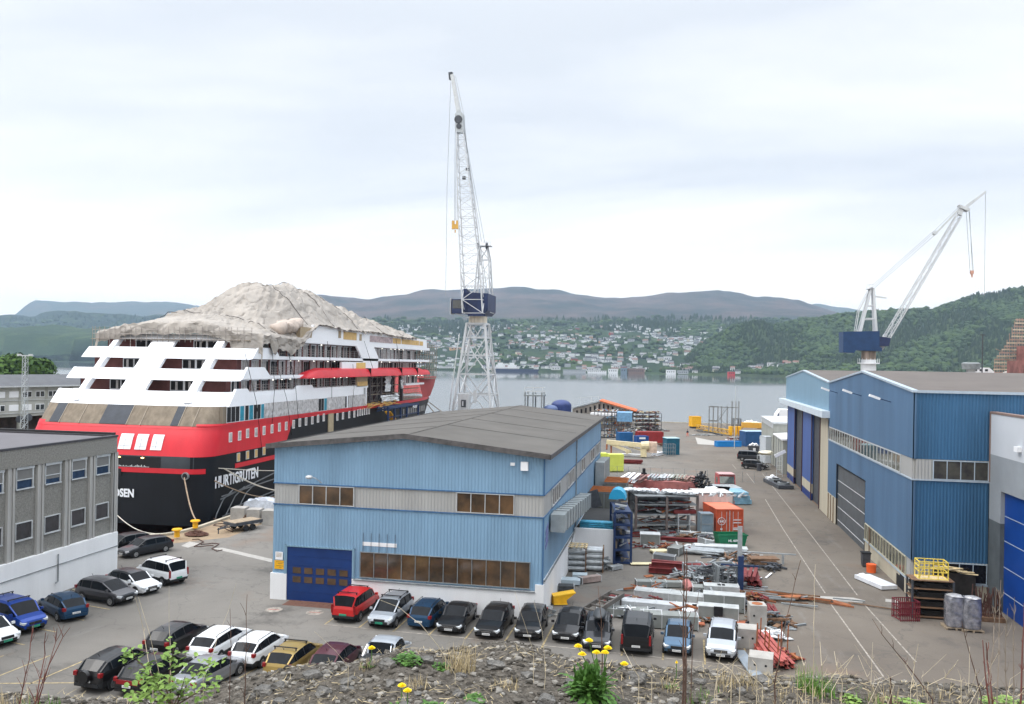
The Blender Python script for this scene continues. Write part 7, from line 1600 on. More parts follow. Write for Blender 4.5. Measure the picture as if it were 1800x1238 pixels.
duct('dark open crate against the white plinth of the hall',994,1040,1.3,1.0,.6,M('dark_crate',(.05,.055,.06),.7,var=.4),.15,name='crate',cat='crate');duct('tilted rusty grey trough beside the crate stacks',1036,1024,1.9,.7,.6,M('rusty_grey_trough',(.28,.22,.20),.6,var=.4),.7)
heap('grey folded sheets leaning by the white yard wall',1062,1001,1.4,.9,26,[mgrey,galv],s=.18,h=.9,lens=(.5,1.3));duct('narrow silver trough beside the folded sheets',1081,1002,1.3,.6,.4,galv,.9)
heap('small grey bundle at the foot of the white hall corner',966,1083,.7,.6,26,[concrete,mgrey,lgrey],s=.14,h=.6,lens=(.2,.5))
t=thing('flat_trailer','small dark flatbed trailer with twin axle on the quay','trailer',G(427,931),D(65));q=MB();q.bx(-1.7,1.7,-.95,.95,.65,.95);q.build('bed',dgrey,t);q=MB();q.bx(-1.6,1.6,-.85,.85,.95,.99);q.build('load_floor',wood,t)
for x in(-.4,.4):
 for y in(-1.0,1.0):q=MB();q.cyl((x,y-.1,.33),(x,y+.1,.33),.33,14);q.build('wheel',tyre,t)
q=MB();q.beam((-1.7,-.3,.6),(-3,0,.45),.1);q.beam((-1.7,.3,.6),(-3,0,.45),.1);q.beam((-2.9,0,0),(-2.9,0,.6),.08);q.build('drawbar',dgrey,t)
for px,py,s_,lb in((421,916,1.5,'square concrete block behind the flat trailer, left one'),(448,919,1.4,'square concrete block right of the flat trailer'),(476,921,1.5,'concrete block half hidden by the pale blue hall')):cbox(lb,px,py,s_,1.5,.15)
heap('brown timber and rope bits between the concrete blocks',437,917,2,1.4,24,[brownwood,rust],s=.14,h=.8,lens=(.5,1.5))
g=G(465,904);q=MB();rws=[[(g.x-2.4+4.8*i/14,g.y-1.2+2.8*j/8,(1.7 if 0<i<14 and 0<j<8 else .02)*(1-.25*((i-7)/7)**2)+.35*noise.noise(Vector((i*.6,j*.7,5)))*(0<i<14 and 0<j<8)) for i in range(15)] for j in range(9)];q.grid(rws);put('silver_cover',q,M('silver_cover',(.50,.54,.60),.4,metal=.3,var=.25,scale=2,bump=.8,bscale=2.5),'crumpled silver sheet over a load on the quay beside the hall','cover')
# ---- right foreground group by the blue hall
t=thing('shelf_unit','dark brown open shelf unit of stacked boards against the blue hall','shelf',G(1638,1088),0);q=MB();
for x in(-1.35,1.35):
 for y in(-.1,1.3):q.beam((x,y,0),(x,y,2.7),.12)
q.build('post',dgrey,t);q=MB()
for z in(.1,.75,1.4,2.05,2.65):q.bx(-1.4,1.4,-.15,1.4,z,z+.07)
q.build('shelf',brownwood,t);q=MB()
for z in(.17,.82,1.47,2.12):
 for k in range(7):q.obx((ry.uniform(-.5,.5),.6,z+.04+k*.05),2.0,1.2,.035,ry.uniform(-.08,.08))
q.build('stored_board',M('black_boards',(.025,.022,.02),.85,var=.5),t)
t2=thing('work_cage','yellow tubular work platform cage on top of the shelf unit','cage',(t.location.x+.05,t.location.y+.5,2.74));q=MB()
for x in(-.95,-.3,.3,.95):
 for y in(-.5,.6):q.beam((x,y,0),(x,y,1.25),.06)
for z in(.05,.55,.9,1.25):
 for y in(-.5,.6):q.beam((-.95,y,z),(.95,y,z),.055)
 for x in(-.95,.95):q.beam((x,-.5,z),(x,.6,z),.055)
q.beam((-.95,-.5,0),(-.55,-.5,1.25),.05);q.beam((.95,.6,0),(.55,.6,1.25),.05);q.build('tube_frame',M('cage_yellow',(.78,.60,.10),.5,var=.1),t2);q=MB();q.bx(-1.,1.,-.55,.65,-.02,.04);q.build('floor',palewood,t2)
cage('red_cage','dark red steel mesh cage standing at the corner of the blue hall',1583,1616,1093,1.35,1.2,M('cage_red',(.16,.02,.03),.6),9,3)
for k,(px,lb) in enumerate(((1676,'pallet load wrapped in silver plastic, left of the two by the blue hall'),(1706,'pallet load wrapped in silver plastic, right of the two by the blue hall'))):
 g=G(px,1104+k*4);t=thing('wrapped_pallet',lb,'wrapped pallet',(g.x,g.y,0));q=MB();rws=[]
 for j in range(9):
  z=.2+2.0*j/8;r_=[]
  for i in range(20):a=2*math.pi*i/20;sq_=1/max(abs(math.cos(a)),abs(math.sin(a)))**.75;rr_=.56*sq_*(1+.07*noise.noise(Vector((i*.9,z*2,k*7))))*(.94 if j in(0,8) else 1);r_.append((rr_*math.cos(a),rr_*math.sin(a),z))
  rws.append(r_)
 q.grid(rws,close=True);q.face(rws[-1]);q.build('wrap',M('silver_wrap',(.14,.15,.18),.25,metal=.5,col2=(.50,.50,.54),scale=2.4,bump=1.6,bscale=4),t,smooth=60)
 q=MB();q.blob((.05,-.1,2.24),.5,.5,.08,k,.5,sub=2);q.build('top_wrap',foil,t)
 q=MB()
 for x in(-.6,0,.6):q.bx(x-.06,x+.06,-.6,.6,0,.12)
 for j in range(6):q.bx(-.66,.66,-.6+j*.22,-.46+j*.22,.12,.15)
 q.build('pallet',wood,t)
g=G(1690,1068);q=MB()
for k in range(9):q.obx((g.x+ry.uniform(-1.4,1.2),g.y+1.2+ry.uniform(-.3,.3),2.3+.05*k),1.2,.25,.05,ry.uniform(-.6,.6))
put('board_stack',q,palewood,'pale boards piled on crates behind the silver wrapped pallets','boards')
q=MB();q.bx(g.x-1.6,g.x+1.2,g.y+.8,g.y+1.7,0,2.27);put('crate',q,MATS['black_boards'],'dark crate behind the silver wrapped pallets under the pale boards','crate')
t=thing('white_slab','thick white insulated panel lying on the ground beside the blue hall','panel',G(1537,1027),D(112));q=MB();q.bx(-1.9,1.7,-.7,.7,.08,.38);q.build('panel',M('panel_white',(.66,.68,.72),.5),t);q=MB();q.bx(-1.5,-1.3,-.6,.6,0,.08);q.bx(1.2,1.4,-.6,.6,0,.08);q.build('bearer',wood,t)
q=MB();q.blob((0,0,.2),.5,.35,.25,2,.5,sub=2);tag(q.build('plastic_bag',white,loc=G(1517,1018)),'crumpled white plastic sack at the end of the white panel','sack')
q=MB();q.cyl((0,0,0),(0,0,.7),.38,14,.42);tag(q.build('bucket',M('orange_bin',(.80,.13,.03),.5),loc=G(1531,1006)),'orange red tub standing against the blue hall','tub')
t=thing('waste_bin','dark wheeled bin beside the grey roller door','bin',G(1521,996));q=MB();q.prism([(-.3,.1),(.3,.1),(.36,1.2),(-.36,1.2)],'y',-.35,.35);q.build('bin_body',dgrey,t);q=MB();q.bx(-.4,.4,-.4,.4,1.2,1.3);q.build('lid',trim,t)
t=thing('scrap_cage','rusty brown cage of twisted bars beside the silver wrapped pallets','cage',(0,0,0));g=G(1745,1098);q=MB()
for k in range(60):x=g.x+ry.uniform(-1.1,.9);y=g.y+1+ry.uniform(-.4,.6);q.beam((x,y,ry.uniform(0,1)),(x+ry.uniform(-.3,.3),y+ry.uniform(-.3,.3),ry.uniform(1,2.4)),.05)
q.build('bar',M('dark_rust_bar',(.10,.05,.04),.9),t);q=MB();q.bx(g.x-1.2,g.x+1,g.y+.5,g.y+1.7,0,.3);q.build('base',brownwood,t)
# ------------------------------------------------------------------ town across the fjord
rt=random.Random(19)
hw=[M('house_white',(.66,.67,.68),.8,var=.05),M('house_cream',(.58,.54,.44),.8),M('house_grey',(.34,.36,.38),.8),M('house_red',(.34,.07,.05),.8),M('house_ochre',(.50,.30,.16),.8)]
hr=[M('roof_dark',(.07,.072,.08),.8),M('roof_grey',(.22,.22,.23),.8),M('roof_tile',(.20,.12,.10),.8)]
protos=[]
for k,(wx,wy,hz_,rh) in enumerate(((15,10,5,3.5),(20,10,5.5,3),(12,11,7,4),(34,12,6.5,2.5))):
 for wi in range(5):
  q=MB();q.bx(-wx/2,wx/2,-wy/2,wy/2,-4,hz_,0);q.prism([(-wy/2-.6,hz_),(wy/2+.6,hz_),(0,hz_+rh)],'x',-wx/2-.5,wx/2+.5,1)
  for j in range(3):q.bx(-wx*.36+j*wx*.28,-wx*.26+j*wx*.28,-wy/2-.08,-wy/2,hz_*.35,hz_*.75,2)
  me_o=q.build('house',[hw[wi],hr[(k+wi)%3],glass]);protos.append(me_o.data);bpy.data.objects.remove(me_o)
n=0;used_h=[]
while n<285:
 r=rt.random()
 if r<.50:px=rt.uniform(735,1085);d=rt.uniform(2500,3420)
 elif r<.70:px=rt.uniform(830,1130);d=rt.uniform(2130,2600)
 elif r<.92:px=rt.uniform(1080,1300);d=rt.uniform(2150,3150)
 else:px=rt.uniform(1185,1400);d=rt.uniform(2105,2200)
 if px>1230 and d>2200 and px>1300-(d-2200)*.03:continue
 if noise.noise(Vector((px*.012,d*.004,3)))<-.22 and rt.random()<.8:continue
 p=PD(px,640,d);
 if any((p.x-a)**2+(p.y-b_)**2<16**2 for a,b_ in used_h):continue
 used_h.append((p.x,p.y));z=town_h(px,d)
 if px>1180 and d<2210:z=max(z,wood_h(px,d))+1
 o=bpy.data.objects.new('house',protos[rt.choice((0,0,0,5,5,10,10,10,15,1))+(rt.choice((0,0,0,1,2,3,4)) if rt.random()<.55 else 0)]);COL.objects.link(o)
 o.location=(p.x,p.y,z);o.rotation_euler=(0,0,YAW+rt.uniform(-.5,.5));s=rt.uniform(.8,1.2);o.scale=(s,s,s)
 tag(o,'small pale house on the green town slope across the fjord','house','houses of the town across the fjord');n+=1
q=MB();n=0
while n<900:
 px=rt.uniform(700,1290);d=rt.choice((rt.uniform(2700,3450),rt.uniform(2200,3450)));
 if(px>1230 and px>1300-(d-2200)*.03) or noise.noise(Vector((px*.012,d*.004,3)))<-.1:continue
 p=PD(px,640,d);z=town_h(px,d);w2=rt.uniform(4,9);h_=rt.uniform(3.5,7);a=YAW+rt.uniform(-.4,.4);q.obx((p.x,p.y,z+h_/2-1),w2*2,10,h_+3,a,0 if rt.random()<.7 else 1);q.obx((p.x,p.y,z+h_+1.2),w2*2+1,7,2,a,2);n+=1
tag(q.build('far_town',[hw[0],hw[2],hr[0]]),'further small houses filling the town slope across the fjord',kind='stuff')
def shorebox(name,label,cat,px0,px1,y0,h,d,m,dz=0,parts=None,group=None):
 a=PD(px0,640,d);b_=PD(px1,640,d);L=(b_-a).length;t=thing(name,label,cat,((a.x+b_.x)/2,(a.y+b_.y)/2,-1+dz),YAW,group);q=MB();q.bx(-L/2,L/2,0,14,-2.4,h);q.build('wall',m,t);q=MB();q.bx(-L/2-.5,L/2+.5,-.5,14.5,h,h+.6);q.build('roof',hr[1],t)
 q=MB();n=max(2,int(L/5))
 for k in range(n):x=-L/2+1+(L-2)*k/n;q.bx(x,x+2,-.08,0,h*.3,h*.65)
 q.build('window_row',glass,t);return t
quad=M('quay_brown',(.16,.10,.08),.8)
for px0,px1,h,d,m,lb in((1070,1086,9,2085,hw[0],'white quayside building left of the brown hall across the water'),(1092,1102,12,2080,M('quay_slate',(.14,.19,.24),.8),'slate blue quayside block across the water'),(1104,1133,11,2080,quad,'long brown quayside hall across the water'),(1172,1188,9,2078,hw[0],'white boathouse with tall front on the far shore'),(1192,1210,8,2084,hw[2],'low grey boathouse right of the white one on the far shore'),(990,1030,5,2086,hw[2],'low grey terminal shed on the far quay'),(770,800,7,2180,hw[0],'white waterside sheds seen behind the crane foot'),(1033,1066,4,2084,hw[0],'row of white boats and sheds at the far marina')):shorebox('quay_building',lb,'building',px0,px1,0,h,d,m)
t=shorebox('boathouse','small bright red boathouse on the far shore under the wooded hill','boathouse',1281,1292,0,7,2055,M('boathouse_red',(.42,.03,.03),.8))
def farship(label,px0,px1,d,hm_,tops):
 a=PD(px0,640,d);b_=PD(px1,640,d);L=(b_-a).length;t=thing('ferry',label,'ship',((a.x+b_.x)/2,(a.y+b_.y)/2,-3),YAW);q=MB();q.prism([(-L/2,-.5),(L/2-4,-.5),(L/2,7),(-L/2,6.5)],'y',0,16);q.build('hull',hm_,t)
 for f0,f1,z0,z1 in tops:q=MB();q.bx(-L/2+L*f0,-L/2+L*f1,2,14,z0,z1);q.build('superstructure',hw[0],t)
 q=MB()
 for f0,f1,z0,z1 in tops[:1]:q.bx(-L/2+L*f0+2,-L/2+L*f1-2,1.9,2,z0+1.2,z0+2)
 q.build('window_row',dark,t)
farship('dark hulled ferries with two white superstructures moored across the fjord',868,948,2050,M('far_navy_hull',(.02,.03,.07),.6),((.02,.55,6.5,11),(.04,.24,11,17),(.08,.2,17,22),(.30,.5,11,17),(.34,.45,17,22)))
t=thing('offshore_ship','bright blue ship hull with tall pale mast at the far left harbour','ship',PD(160,640,3600).xy.to_3d()+Vector((0,0,-3)),YAW);q=MB();q.prism([(-20,0),(45,0),(45,22),(-24,26)],'y',0,30);q.build('hull',M('far_bright_blue',(.01,.16,.48),.5),t);q=MB();q.bx(-15,40,4,26,22,40);q.build('superstructure',hw[0],t);q=MB();q.beam((-27,10,20),(-30,10,120),6);q.bx(-32,-18,5,15,30,46);q.build('mast',M('pale_blue_mast',(.30,.5,.62),.6),t)
for k,(px,w2,h,m) in enumerate(((40,30,22,0),(70,40,14,0),(94,26,30,0),(107,22,26,0),(119,30,28,4),(133,16,26,0),(82,60,10,2),(20,40,12,2),(147,22,18,2))):
 p=PD(px,640,4230);q=MB();q.bx(-w2,w2,0,30,0,h,0);q.prism([(-1,h),(31,h),(15,h+9)],'x',-w2,w2,1);tag(q.build('harbour_house',[hw[m],hr[k%3]],loc=(p.x,p.y,-1)),'pale harbour building on the distant left shore','house','buildings on the distant left shore').rotation_euler=(0,0,YAW)
q=MB();a=PD(-20,640,4150);b_=PD(300,640,4000);c=PD(92,640,3300);e_=PD(300,640,3300);q.face([(p.x,p.y,-1.5) for p in(a,b_,e_,c)]);q.face([(c.x,c.y,-1.5),(e_.x,e_.y,-1.5),(e_.x,e_.y,-3),(c.x,c.y,-3)]);tag(q.build('harbour_spit',M('sandy_spit',(.42,.38,.28),.9,var=.3,scale=.01)),'flat sandy spit of the distant harbour',kind='structure')
q=MB();a=PD(100,640,1250);b_=PD(200,640,1250);q.beam((a.x,a.y,-2.2),(b_.x,b_.y,-2.2),8,2.6);tag(q.build('breakwater',mgrey),'thin dark breakwater in the fjord behind the ship',kind='structure')
# ------------------------------------------------------------------ rubble bank the picture is taken from
CREST=[(-1200,1330),(-400,1290),(0,1262),(150,1268),(300,1266),(380,1252),(430,1238),(520,1212),(600,1199),(660,1190),(700,1171),(760,1170),(800,1166),(880,1158),(900,1160),(960,1172),(1000,1186),(1150,1202),(1250,1210),(1330,1220),(1400,1226),(1600,1238),(1800,1246),(2300,1280),(3000,1320)]
def bank_z(px,d):
 dc=4.5+.35*noise.noise(Vector((px*.004,1,1)));zc=PD(px,interp(CREST,px),dc).z;p=PD(px,640,d)
 n_=.04*noise.noise(Vector((p.x*1.6,p.y*1.6,2)))+.022*noise.noise(Vector((p.x*7,p.y*7,5)))
 if d<=dc:z=zc+.02*(dc-d)+n_*(1-max(0,1-(dc-d)*2)*.6)
 else:e=d-dc;z=zc-(.35*e*e if e<1 else .35+.74*(e-1))+n_
 return max(z,-.3)
rows=[]
for px in range(-1300,3101,14):
 r=[]
 for d in[.5,1.2,2,2.6]+[3+.055*k for k in range(45)]+[5.7,6.2,7,8,9.5,11,13,15,17,19,21,23,25,27,30]:p=PD(px,640,d);r.append((p.x,p.y,bank_z(px,d)))
 rows.append(r)
q=MB();q.grid(rows);tag(q.build('embankment',M('rubble_soil',(.045,.038,.030),.95,col2=(.17,.15,.125),scale=22,bump=1.2,bscale=45),smooth=180),'stony brown rubble bank in the foreground',kind='structure')
stone=leafmat('stone_mix',(.040,.036,.031),(.28,.265,.24),(.11,.10,.086),rough=.9)
nt=stone.node_tree;tcn=nt.nodes.new('ShaderNodeTexCoord');nn=nt.nodes.new('ShaderNodeTexNoise');nn.inputs['Scale'].default_value=30;nn.inputs['Detail'].default_value=6;nt.links.new(tcn.outputs['Object'],nn.inputs[0]);bb=nt.nodes.new('ShaderNodeBump');bb.inputs['Distance'].default_value=.01;nt.links.new(nn.outputs['Fac'],bb.inputs['Height']);nt.links.new(bb.outputs[0],nt.nodes['Principled BSDF'].inputs['Normal'])
rf=random.Random(31)
def stone_blob(q,c,r,seed,sub=1):
 i=len(q.v);V,Fc=ICO[sub];rot=Matrix.Rotation(seed*1.3,3,'Z')@Matrix.Rotation(seed*.7,3,'X');sx_,sy_,sz_=r*rf.uniform(.8,1.35),r*rf.uniform(.7,1.1),r*rf.uniform(.45,.8)
 for p in V:
  k=1+.55*noise.noise(Vector(p)*1.1+Vector((seed*3.1,seed,0)));v=Vector((p[0]*k,p[1]*k,p[2]*k))
  for ax in range(3):v[ax]=max(-.72,min(.72,v[ax]))
  v=rot@v;q.v.append((c[0]+v.x*sx_,c[1]+v.y*sy_,c[2]+v.z*sz_))
 for f in Fc:q.f.append(tuple(i+k for k in f));q.m.append(0)
q=MB()
for k in range(13500):
 px=rf.uniform(-250,2050);d=rf.uniform(3.3,5.15);p=PD(px,640,d);r=.004+.022*rf.random()**3.5
 if px>1250 and rf.random()<.35:continue
 stone_blob(q,(p.x,p.y,bank_z(px,d)+r*.2),r,k*.37)
tag(q.build('gravel',stone),'loose broken stone covering the bank',kind='stuff')
st2=M('boulder_stone',(.075,.074,.070),.9,col2=(.22,.21,.195),scale=14,bump=.9,bscale=40)
spots=[(475,1188,.11),(560,1182,.10),(500,1200,.07),(880,1150,.09),(935,1180,.06),(970,1220,.10),(1345,1195,.09),(1130,1200,.10),(840,1215,.07),(1240,1215,.06),(900,1230,.08),(620,1215,.07),(690,1185,.08),(760,1178,.06),(580,1225,.08),(455,1215,.06),(1040,1235,.05),(820,1175,.05),(1180,1205,.05)]+[(rf.uniform(380,1850),rf.uniform(1200,1240),rf.uniform(.03,.06)) for _ in range(36)]
for k,(px,py,r) in enumerate(spots):
 cz=interp(CREST,px);d=4.55 if py<=cz+8 else max(3.5,4.55-(py-cz)*.012);p=PD(px,640,d);q=MB();stone_blob(q,(0,0,0),r*.62,k*1.7,3)
 tag(q.build('rock',st2,smooth=28,loc=(p.x,p.y,bank_z(px,d)+r*.12)),'angular grey rock lying among the gravel of the bank','rock','rocks on the rubble bank')
drym=M('dry_grass',(.42,.34,.20),.9,var=.25,scale=20);paled=M('dry_stalk',(.50,.43,.31),.85,var=.2,scale=12);twig=M('twig_bark',(.10,.06,.045),.9,var=.3,scale=15);redtwig=M('red_twig',(.15,.055,.045),.85)
grn=M('grass_green',(.10,.22,.03),.8,var=.35,scale=15);weed=M('weed_green',(.035,.10,.016),.7,col2=(.08,.18,.028),scale=14);lime2=M('young_leaf',(.12,.22,.04),.6,col2=(.22,.33,.07),scale=12);petal=M('dandelion_yellow',(.86,.72,.01),.7,col2=(.80,.52,.0),scale=90)
q=MB()
for k in range(5200):
 px=rf.uniform(-250,2050);d=rf.uniform(3.4,4.9);p=PD(px,640,d)
 if noise.noise(Vector((p.x*1.3,p.y*2,4)))<-.05 and px<1250:continue
 a=rf.uniform(0,6.28);l=rf.uniform(.015,.07);z=bank_z(px,d)+rf.uniform(.012,.03);c=Vector((p.x,p.y,z));u_=Vector((math.cos(a)*l,math.sin(a)*l,rf.uniform(-.006,.02)));v_=Vector((-math.sin(a),math.cos(a),.3))*rf.uniform(.0008,.0022)
 q.face([c-v_,c+u_-v_*.3,c+u_+v_*.3,c+v_])
tag(q.build('dry_litter',[drym]),'dead grass and stem litter strewn over the bank',kind='stuff')
def blade(q,base_,h,lean,az,w2,m=0,seg=3):
 pts=[];dx_,dy_=math.cos(az),math.sin(az);pr_=Vector((-dy_,dx_,0))
 for k in range(seg+1):t_=k/seg;pts.append((Vector(base_)+Vector((dx_*lean*t_*t_,dy_*lean*t_*t_,h*t_*(1-.25*t_*lean/max(h,.01)))),w2*(1-t_*.92)))
 for(a,wa),(b_,wb) in zip(pts,pts[1:]):q.face([a-pr_*wa,b_-pr_*wb,b_+pr_*wb,a+pr_*wa],m)
def ground_at(px,py):
 cz=interp(CREST,px);d=4.5 if py<=cz+4 else max(3.2,4.5-(py-cz)*.0105);p=PD(px,640,d);return Vector((p.x,p.y,bank_z(px,d)-.005)),d
def tuft(px,py,n,h,r,m,label,group=None,name='grass_tuft',cat='grass tuft',w2=.0022,lean=.5):
 g,d=ground_at(px,py);q=MB()
 for k in range(n):a=rf.uniform(0,6.28);rr_=r*rf.random()**.6;b_=(rr_*math.cos(a),rr_*math.sin(a),-.01);blade(q,b_,h*rf.uniform(.45,1.1),h*rf.uniform(0,lean),rf.uniform(0,6.28),w2*rf.uniform(.6,1.4))
 return tag(q.build(name,m,loc=g),label,cat,group)
for px,py,n,h,r,m,lb in((815,1150,150,.17,.09,drym,'tall straw coloured grass tuft on the crest before the parked black saloon'),(1432,1210,150,.17,.07,grn,'fresh green upright grass tuft on the right part of the bank'),(1462,1212,60,.14,.05,grn,'smaller green grass tuft right beside the tall green one'),(20,1240,120,.13,.16,drym,'straw coloured grass at the lower left corner'),(75,1245,90,.10,.12,grn,'green and dry grass at the lower left corner'),(1302,1198,90,.10,.12,drym,'wispy dry grass below the silver crossover'),(740,1200,60,.07,.06,drym,'short dry tuft in the middle of the gravel'),(900,1190,70,.07,.07,drym,'short dry tuft right of the middle rocks'),(655,1175,50,.07,.05,drym,'short tuft at the foot of the single dandelion stalk'),(1565,1225,70,.14,.10,drym,'dry grass tuft on the far right of the bank'),(1515,1235,70,.07,.14,grn,'low green grass patch on the right of the bank'),(1380,1230,110,.08,.25,drym,'matted dry grass across the right of the bank'),(1250,1225,80,.06,.12,grn,'low green grass beside the dandelion plant'),(340,1245,100,.09,.14,grn,'green grass under the leafy shrub'),(1700,1235,90,.10,.25,drym,'sparse dry grass near the right edge'),(1180,1205,60,.09,.08,drym,'thin dry grass right of the dandelion plant')):tuft(px,py,n,h,r,m,lb)
def leafclump(px,py,n,r,h,m,label,ls=.03,name='weed_clump'):
 g,d=ground_at(px,py);q=MB()
 for k in range(n):
  a=rf.uniform(0,6.28);rr_=r*rf.random()**.5;c=Vector((rr_*math.cos(a),rr_*math.sin(a),h*(1-(rr_/r)**2)*rf.uniform(.2,1)))
  a2=rf.uniform(0,6.28);u_=Vector((math.cos(a2),math.sin(a2),rf.uniform(-.3,.5))).normalized();v_=Vector((-math.sin(a2),math.cos(a2),rf.uniform(-.3,.3))).normalized();s=ls*rf.uniform(.5,1.2)
  q.face([c,c+u_*s*.4+v_*s*.35,c+u_*s*.75+v_*s*.22,c+u_*s,c+u_*s*.75-v_*s*.22,c+u_*s*.4-v_*s*.35])
 return tag(q.build(name,m,loc=g),label,'plant')
for px,py,n,r,h,lb in((722,1148,260,.085,.05,'low bright green weed on the crest left of the dry grass'),(1600,1232,380,.17,.05,'spreading bright green weed at the lower right'),(1785,1232,260,.14,.045,'bright green weed at the lower right corner'),(768,1228,160,.06,.04,'small green weed below the pair of dandelions'),(843,1205,90,.05,.025,'tiny green weed among the stones left of the big plant'),(780,1166,90,.06,.03,'small mossy green patch in the gravel'),(848,1212,60,.04,.02,'smallest green sprout near the middle of the gravel'),(1500,1212,110,.07,.035,'green broad leaves beside the grass tufts on the right')):leafclump(px,py,n,r,h,weed if px<1500 else lime2,lb,.028)
def dandelion_flower(t,top,base_,r=.021,tilt=0.):
 q=MB();mid=(Vector(top)+Vector(base_))/2+Vector((.012,0,0));q.tube([base_,mid,top],.0022,5);st_=q.build('stem',weed,t);q=MB();c=Vector(top)
 for ly,(rr_,zz,n) in enumerate(((1.,.002,20),(.82,.006,18),(.58,.010,14),(.32,.013,10))):
  for k in range(n):
   a=6.283*(k+.5*ly)/n;dd=Vector((math.cos(a),math.sin(a),0));s_=Vector((-dd.y,dd.x,0))*r*.13;o0=c+Vector((0,0,zz*.5));tip=c+dd*r*rr_*rf.uniform(.9,1.05)+Vector((0,0,zz))
   q.face([o0-s_*.6,tip-s_,tip+s_,o0+s_*.6])
 q.blob(c+Vector((0,0,.004)),r*.5,r*.5,.008,1,.1);q.build('flower_head',petal,t)
g,d=ground_at(1046,1226);t=thing('dandelion_plant','large leafy dandelion plant with a cluster of yellow flowers on the bank','plant',(0,0,0));q=MB()
for k in range(420):
 a=rf.uniform(0,6.28);ln=rf.uniform(.05,.17);el=rf.uniform(.15,1.45);b_=g+Vector((rf.gauss(0,.03),rf.gauss(0,.03),rf.uniform(0,.08)));out_=Vector((math.cos(a)*math.cos(el),math.sin(a)*math.cos(el),math.sin(el)));sd_=Vector((-math.sin(a),math.cos(a),0));w2=ln*.10
 for j in range(4):
  t0,t1=j/4,(j+1)/4;dr=lambda tt:Vector((0,0,-.55*ln*tt*tt*math.cos(el)));wa=w2*(.5+t0)*(1.15-t0);wb=w2*(.5+t1)*(1.15-t1);A_=b_+out_*ln*t0+dr(t0);B2=b_+out_*ln*t1+dr(t1);M2=A_.lerp(B2,.55)
  q.face([A_-sd_*wa*.5,M2-sd_*wa*1.5,B2-sd_*wb*.5,B2+sd_*wb*.5,M2+sd_*wa*1.5,A_+sd_*wa*.5])
q.build('leaf_rosette',weed,t)
for px,py in((1035,1127),(1016,1137),(1023,1151),(1048,1148),(1063,1148),(1068,1140),(1097,1168)):dandelion_flower(t,PD(px,py,d-.05+rf.uniform(-.04,.04)),g+Vector((rf.uniform(-.05,.05),rf.uniform(-.03,.03),.03)),.0215)
for px,py,bx_,by_,lb in((653,1140,655,1192,'single dandelion on a tall stalk before the silver pickup'),(706,1206,707,1230,'left one of two dandelions low in the gravel'),(716,1215,718,1238,'right one of two dandelions low in the gravel'),(1189,1166,1190,1200,'small closed dandelion bud on a thin stalk right of the big plant')):
 g,d=ground_at(bx_,by_);t=thing('dandelion',lb,'flower',(0,0,0));dandelion_flower(t,PD(px,py,d),g,.021 if px!=1189 else .008);q=MB()
 for k in range(7):a=k*.9;b_=g;e_=g+Vector((math.cos(a)*.05,math.sin(a)*.05,.02));s_=Vector((-math.sin(a),math.cos(a),0))*.008;q.face([b_,b_.lerp(e_,.6)+s_,e_,b_.lerp(e_,.6)-s_])
 q.build('leaf',weed,t)
def stems(name,label,cat,m,r,lines,d=4.2,twigs=0,tl=.10,group=None):
 q=MB()
 for L_ in lines:
  pts=[PD(x,y,d+.06*math.sin(x)) for x,y in L_];b_=pts[0].copy();px0=L_[0][0];zz=bank_z(px0,d)-.02
  if b_.z>zz:pts.insert(0,Vector((b_.x,b_.y,zz)))
  dense=[]
  for a,c in zip(pts,pts[1:]):
   n_=max(1,int((c-a).length/.08))
   for k in range(n_):dense.append(a.lerp(c,k/n_)+Vector((rf.uniform(-.003,.003),rf.uniform(-.003,.003),0)))
  dense.append(pts[-1]);q.tube(dense,r,4,r2=r*.35)
  for k in range(twigs):
   i=rf.randrange(len(dense)//4,len(dense)-1) if len(dense)>4 else 0;a=rf.uniform(0,6.28);l=tl*rf.uniform(.3,1);e1=dense[i]+Vector((math.cos(a)*l*.5,math.sin(a)*l*.3,l));q.tube([dense[i],dense[i].lerp(e1,.5)+Vector((.004,0,0)),e1],r*.45,3,r2=r*.2)
 return tag(q.build(name,m),label,cat,group)
stems('bare_sapling','reddish leafless twig cluster at the lower left, tallest of its group','sapling',redtwig,.004,[[(60,1238),(85,1170),(110,1120),(123,1103)],[(66,1238),(88,1165),(97,1128),(100,1105)],[(33,1238),(50,1160),(58,1100)],[(62,1236),(78,1150),(80,1112)]],twigs=9)
stems('bare_sapling','thin leafless sapling standing before the white compact crossover','sapling',twig,.0038,[[(430,1200),(433,1120),(434,1045)]],twigs=12,tl=.07)
stems('bare_sapling','very thin leafless shoot left of the white compact crossover','sapling',twig,.003,[[(404,1215),(405,1140),(404,1070)]],twigs=6,tl=.05)
stems('bare_sapling','leafless sapling with two stems before the small blue hatchback','sapling',twig,.0055,[[(1201,1180),(1202,1080),(1203,980),(1200,955)],[(1205,1182),(1206,1060),(1207,965)]],twigs=9,tl=.09)
stems('bare_sapling','leafless shoot rising over the roof box of the dark estate car','sapling',twig,.0035,[[(1058,1180),(1058,1110),(1053,1060),(1051,1030)]],twigs=3,tl=.06)
stems('bare_sapling','dark slanting shoot rising from the bank right of the red channels','sapling',twig,.004,[[(1362,1200),(1380,1100),(1398,1020),(1407,985)]],twigs=5,tl=.05)
stems('bare_sapling','thin slanting shoot before the dark estate car scrap ducts','sapling',twig,.003,[[(1216,1160),(1218,1110),(1228,1040)]],twigs=4,tl=.05)
stems('bare_sapling','dark stems leaning left on the right part of the bank','sapling',twig,.004,[[(1640,1230),(1590,1165),(1550,1115),(1533,1088)],[(1724,1225),(1705,1150),(1690,1092)]],twigs=5,tl=.06)
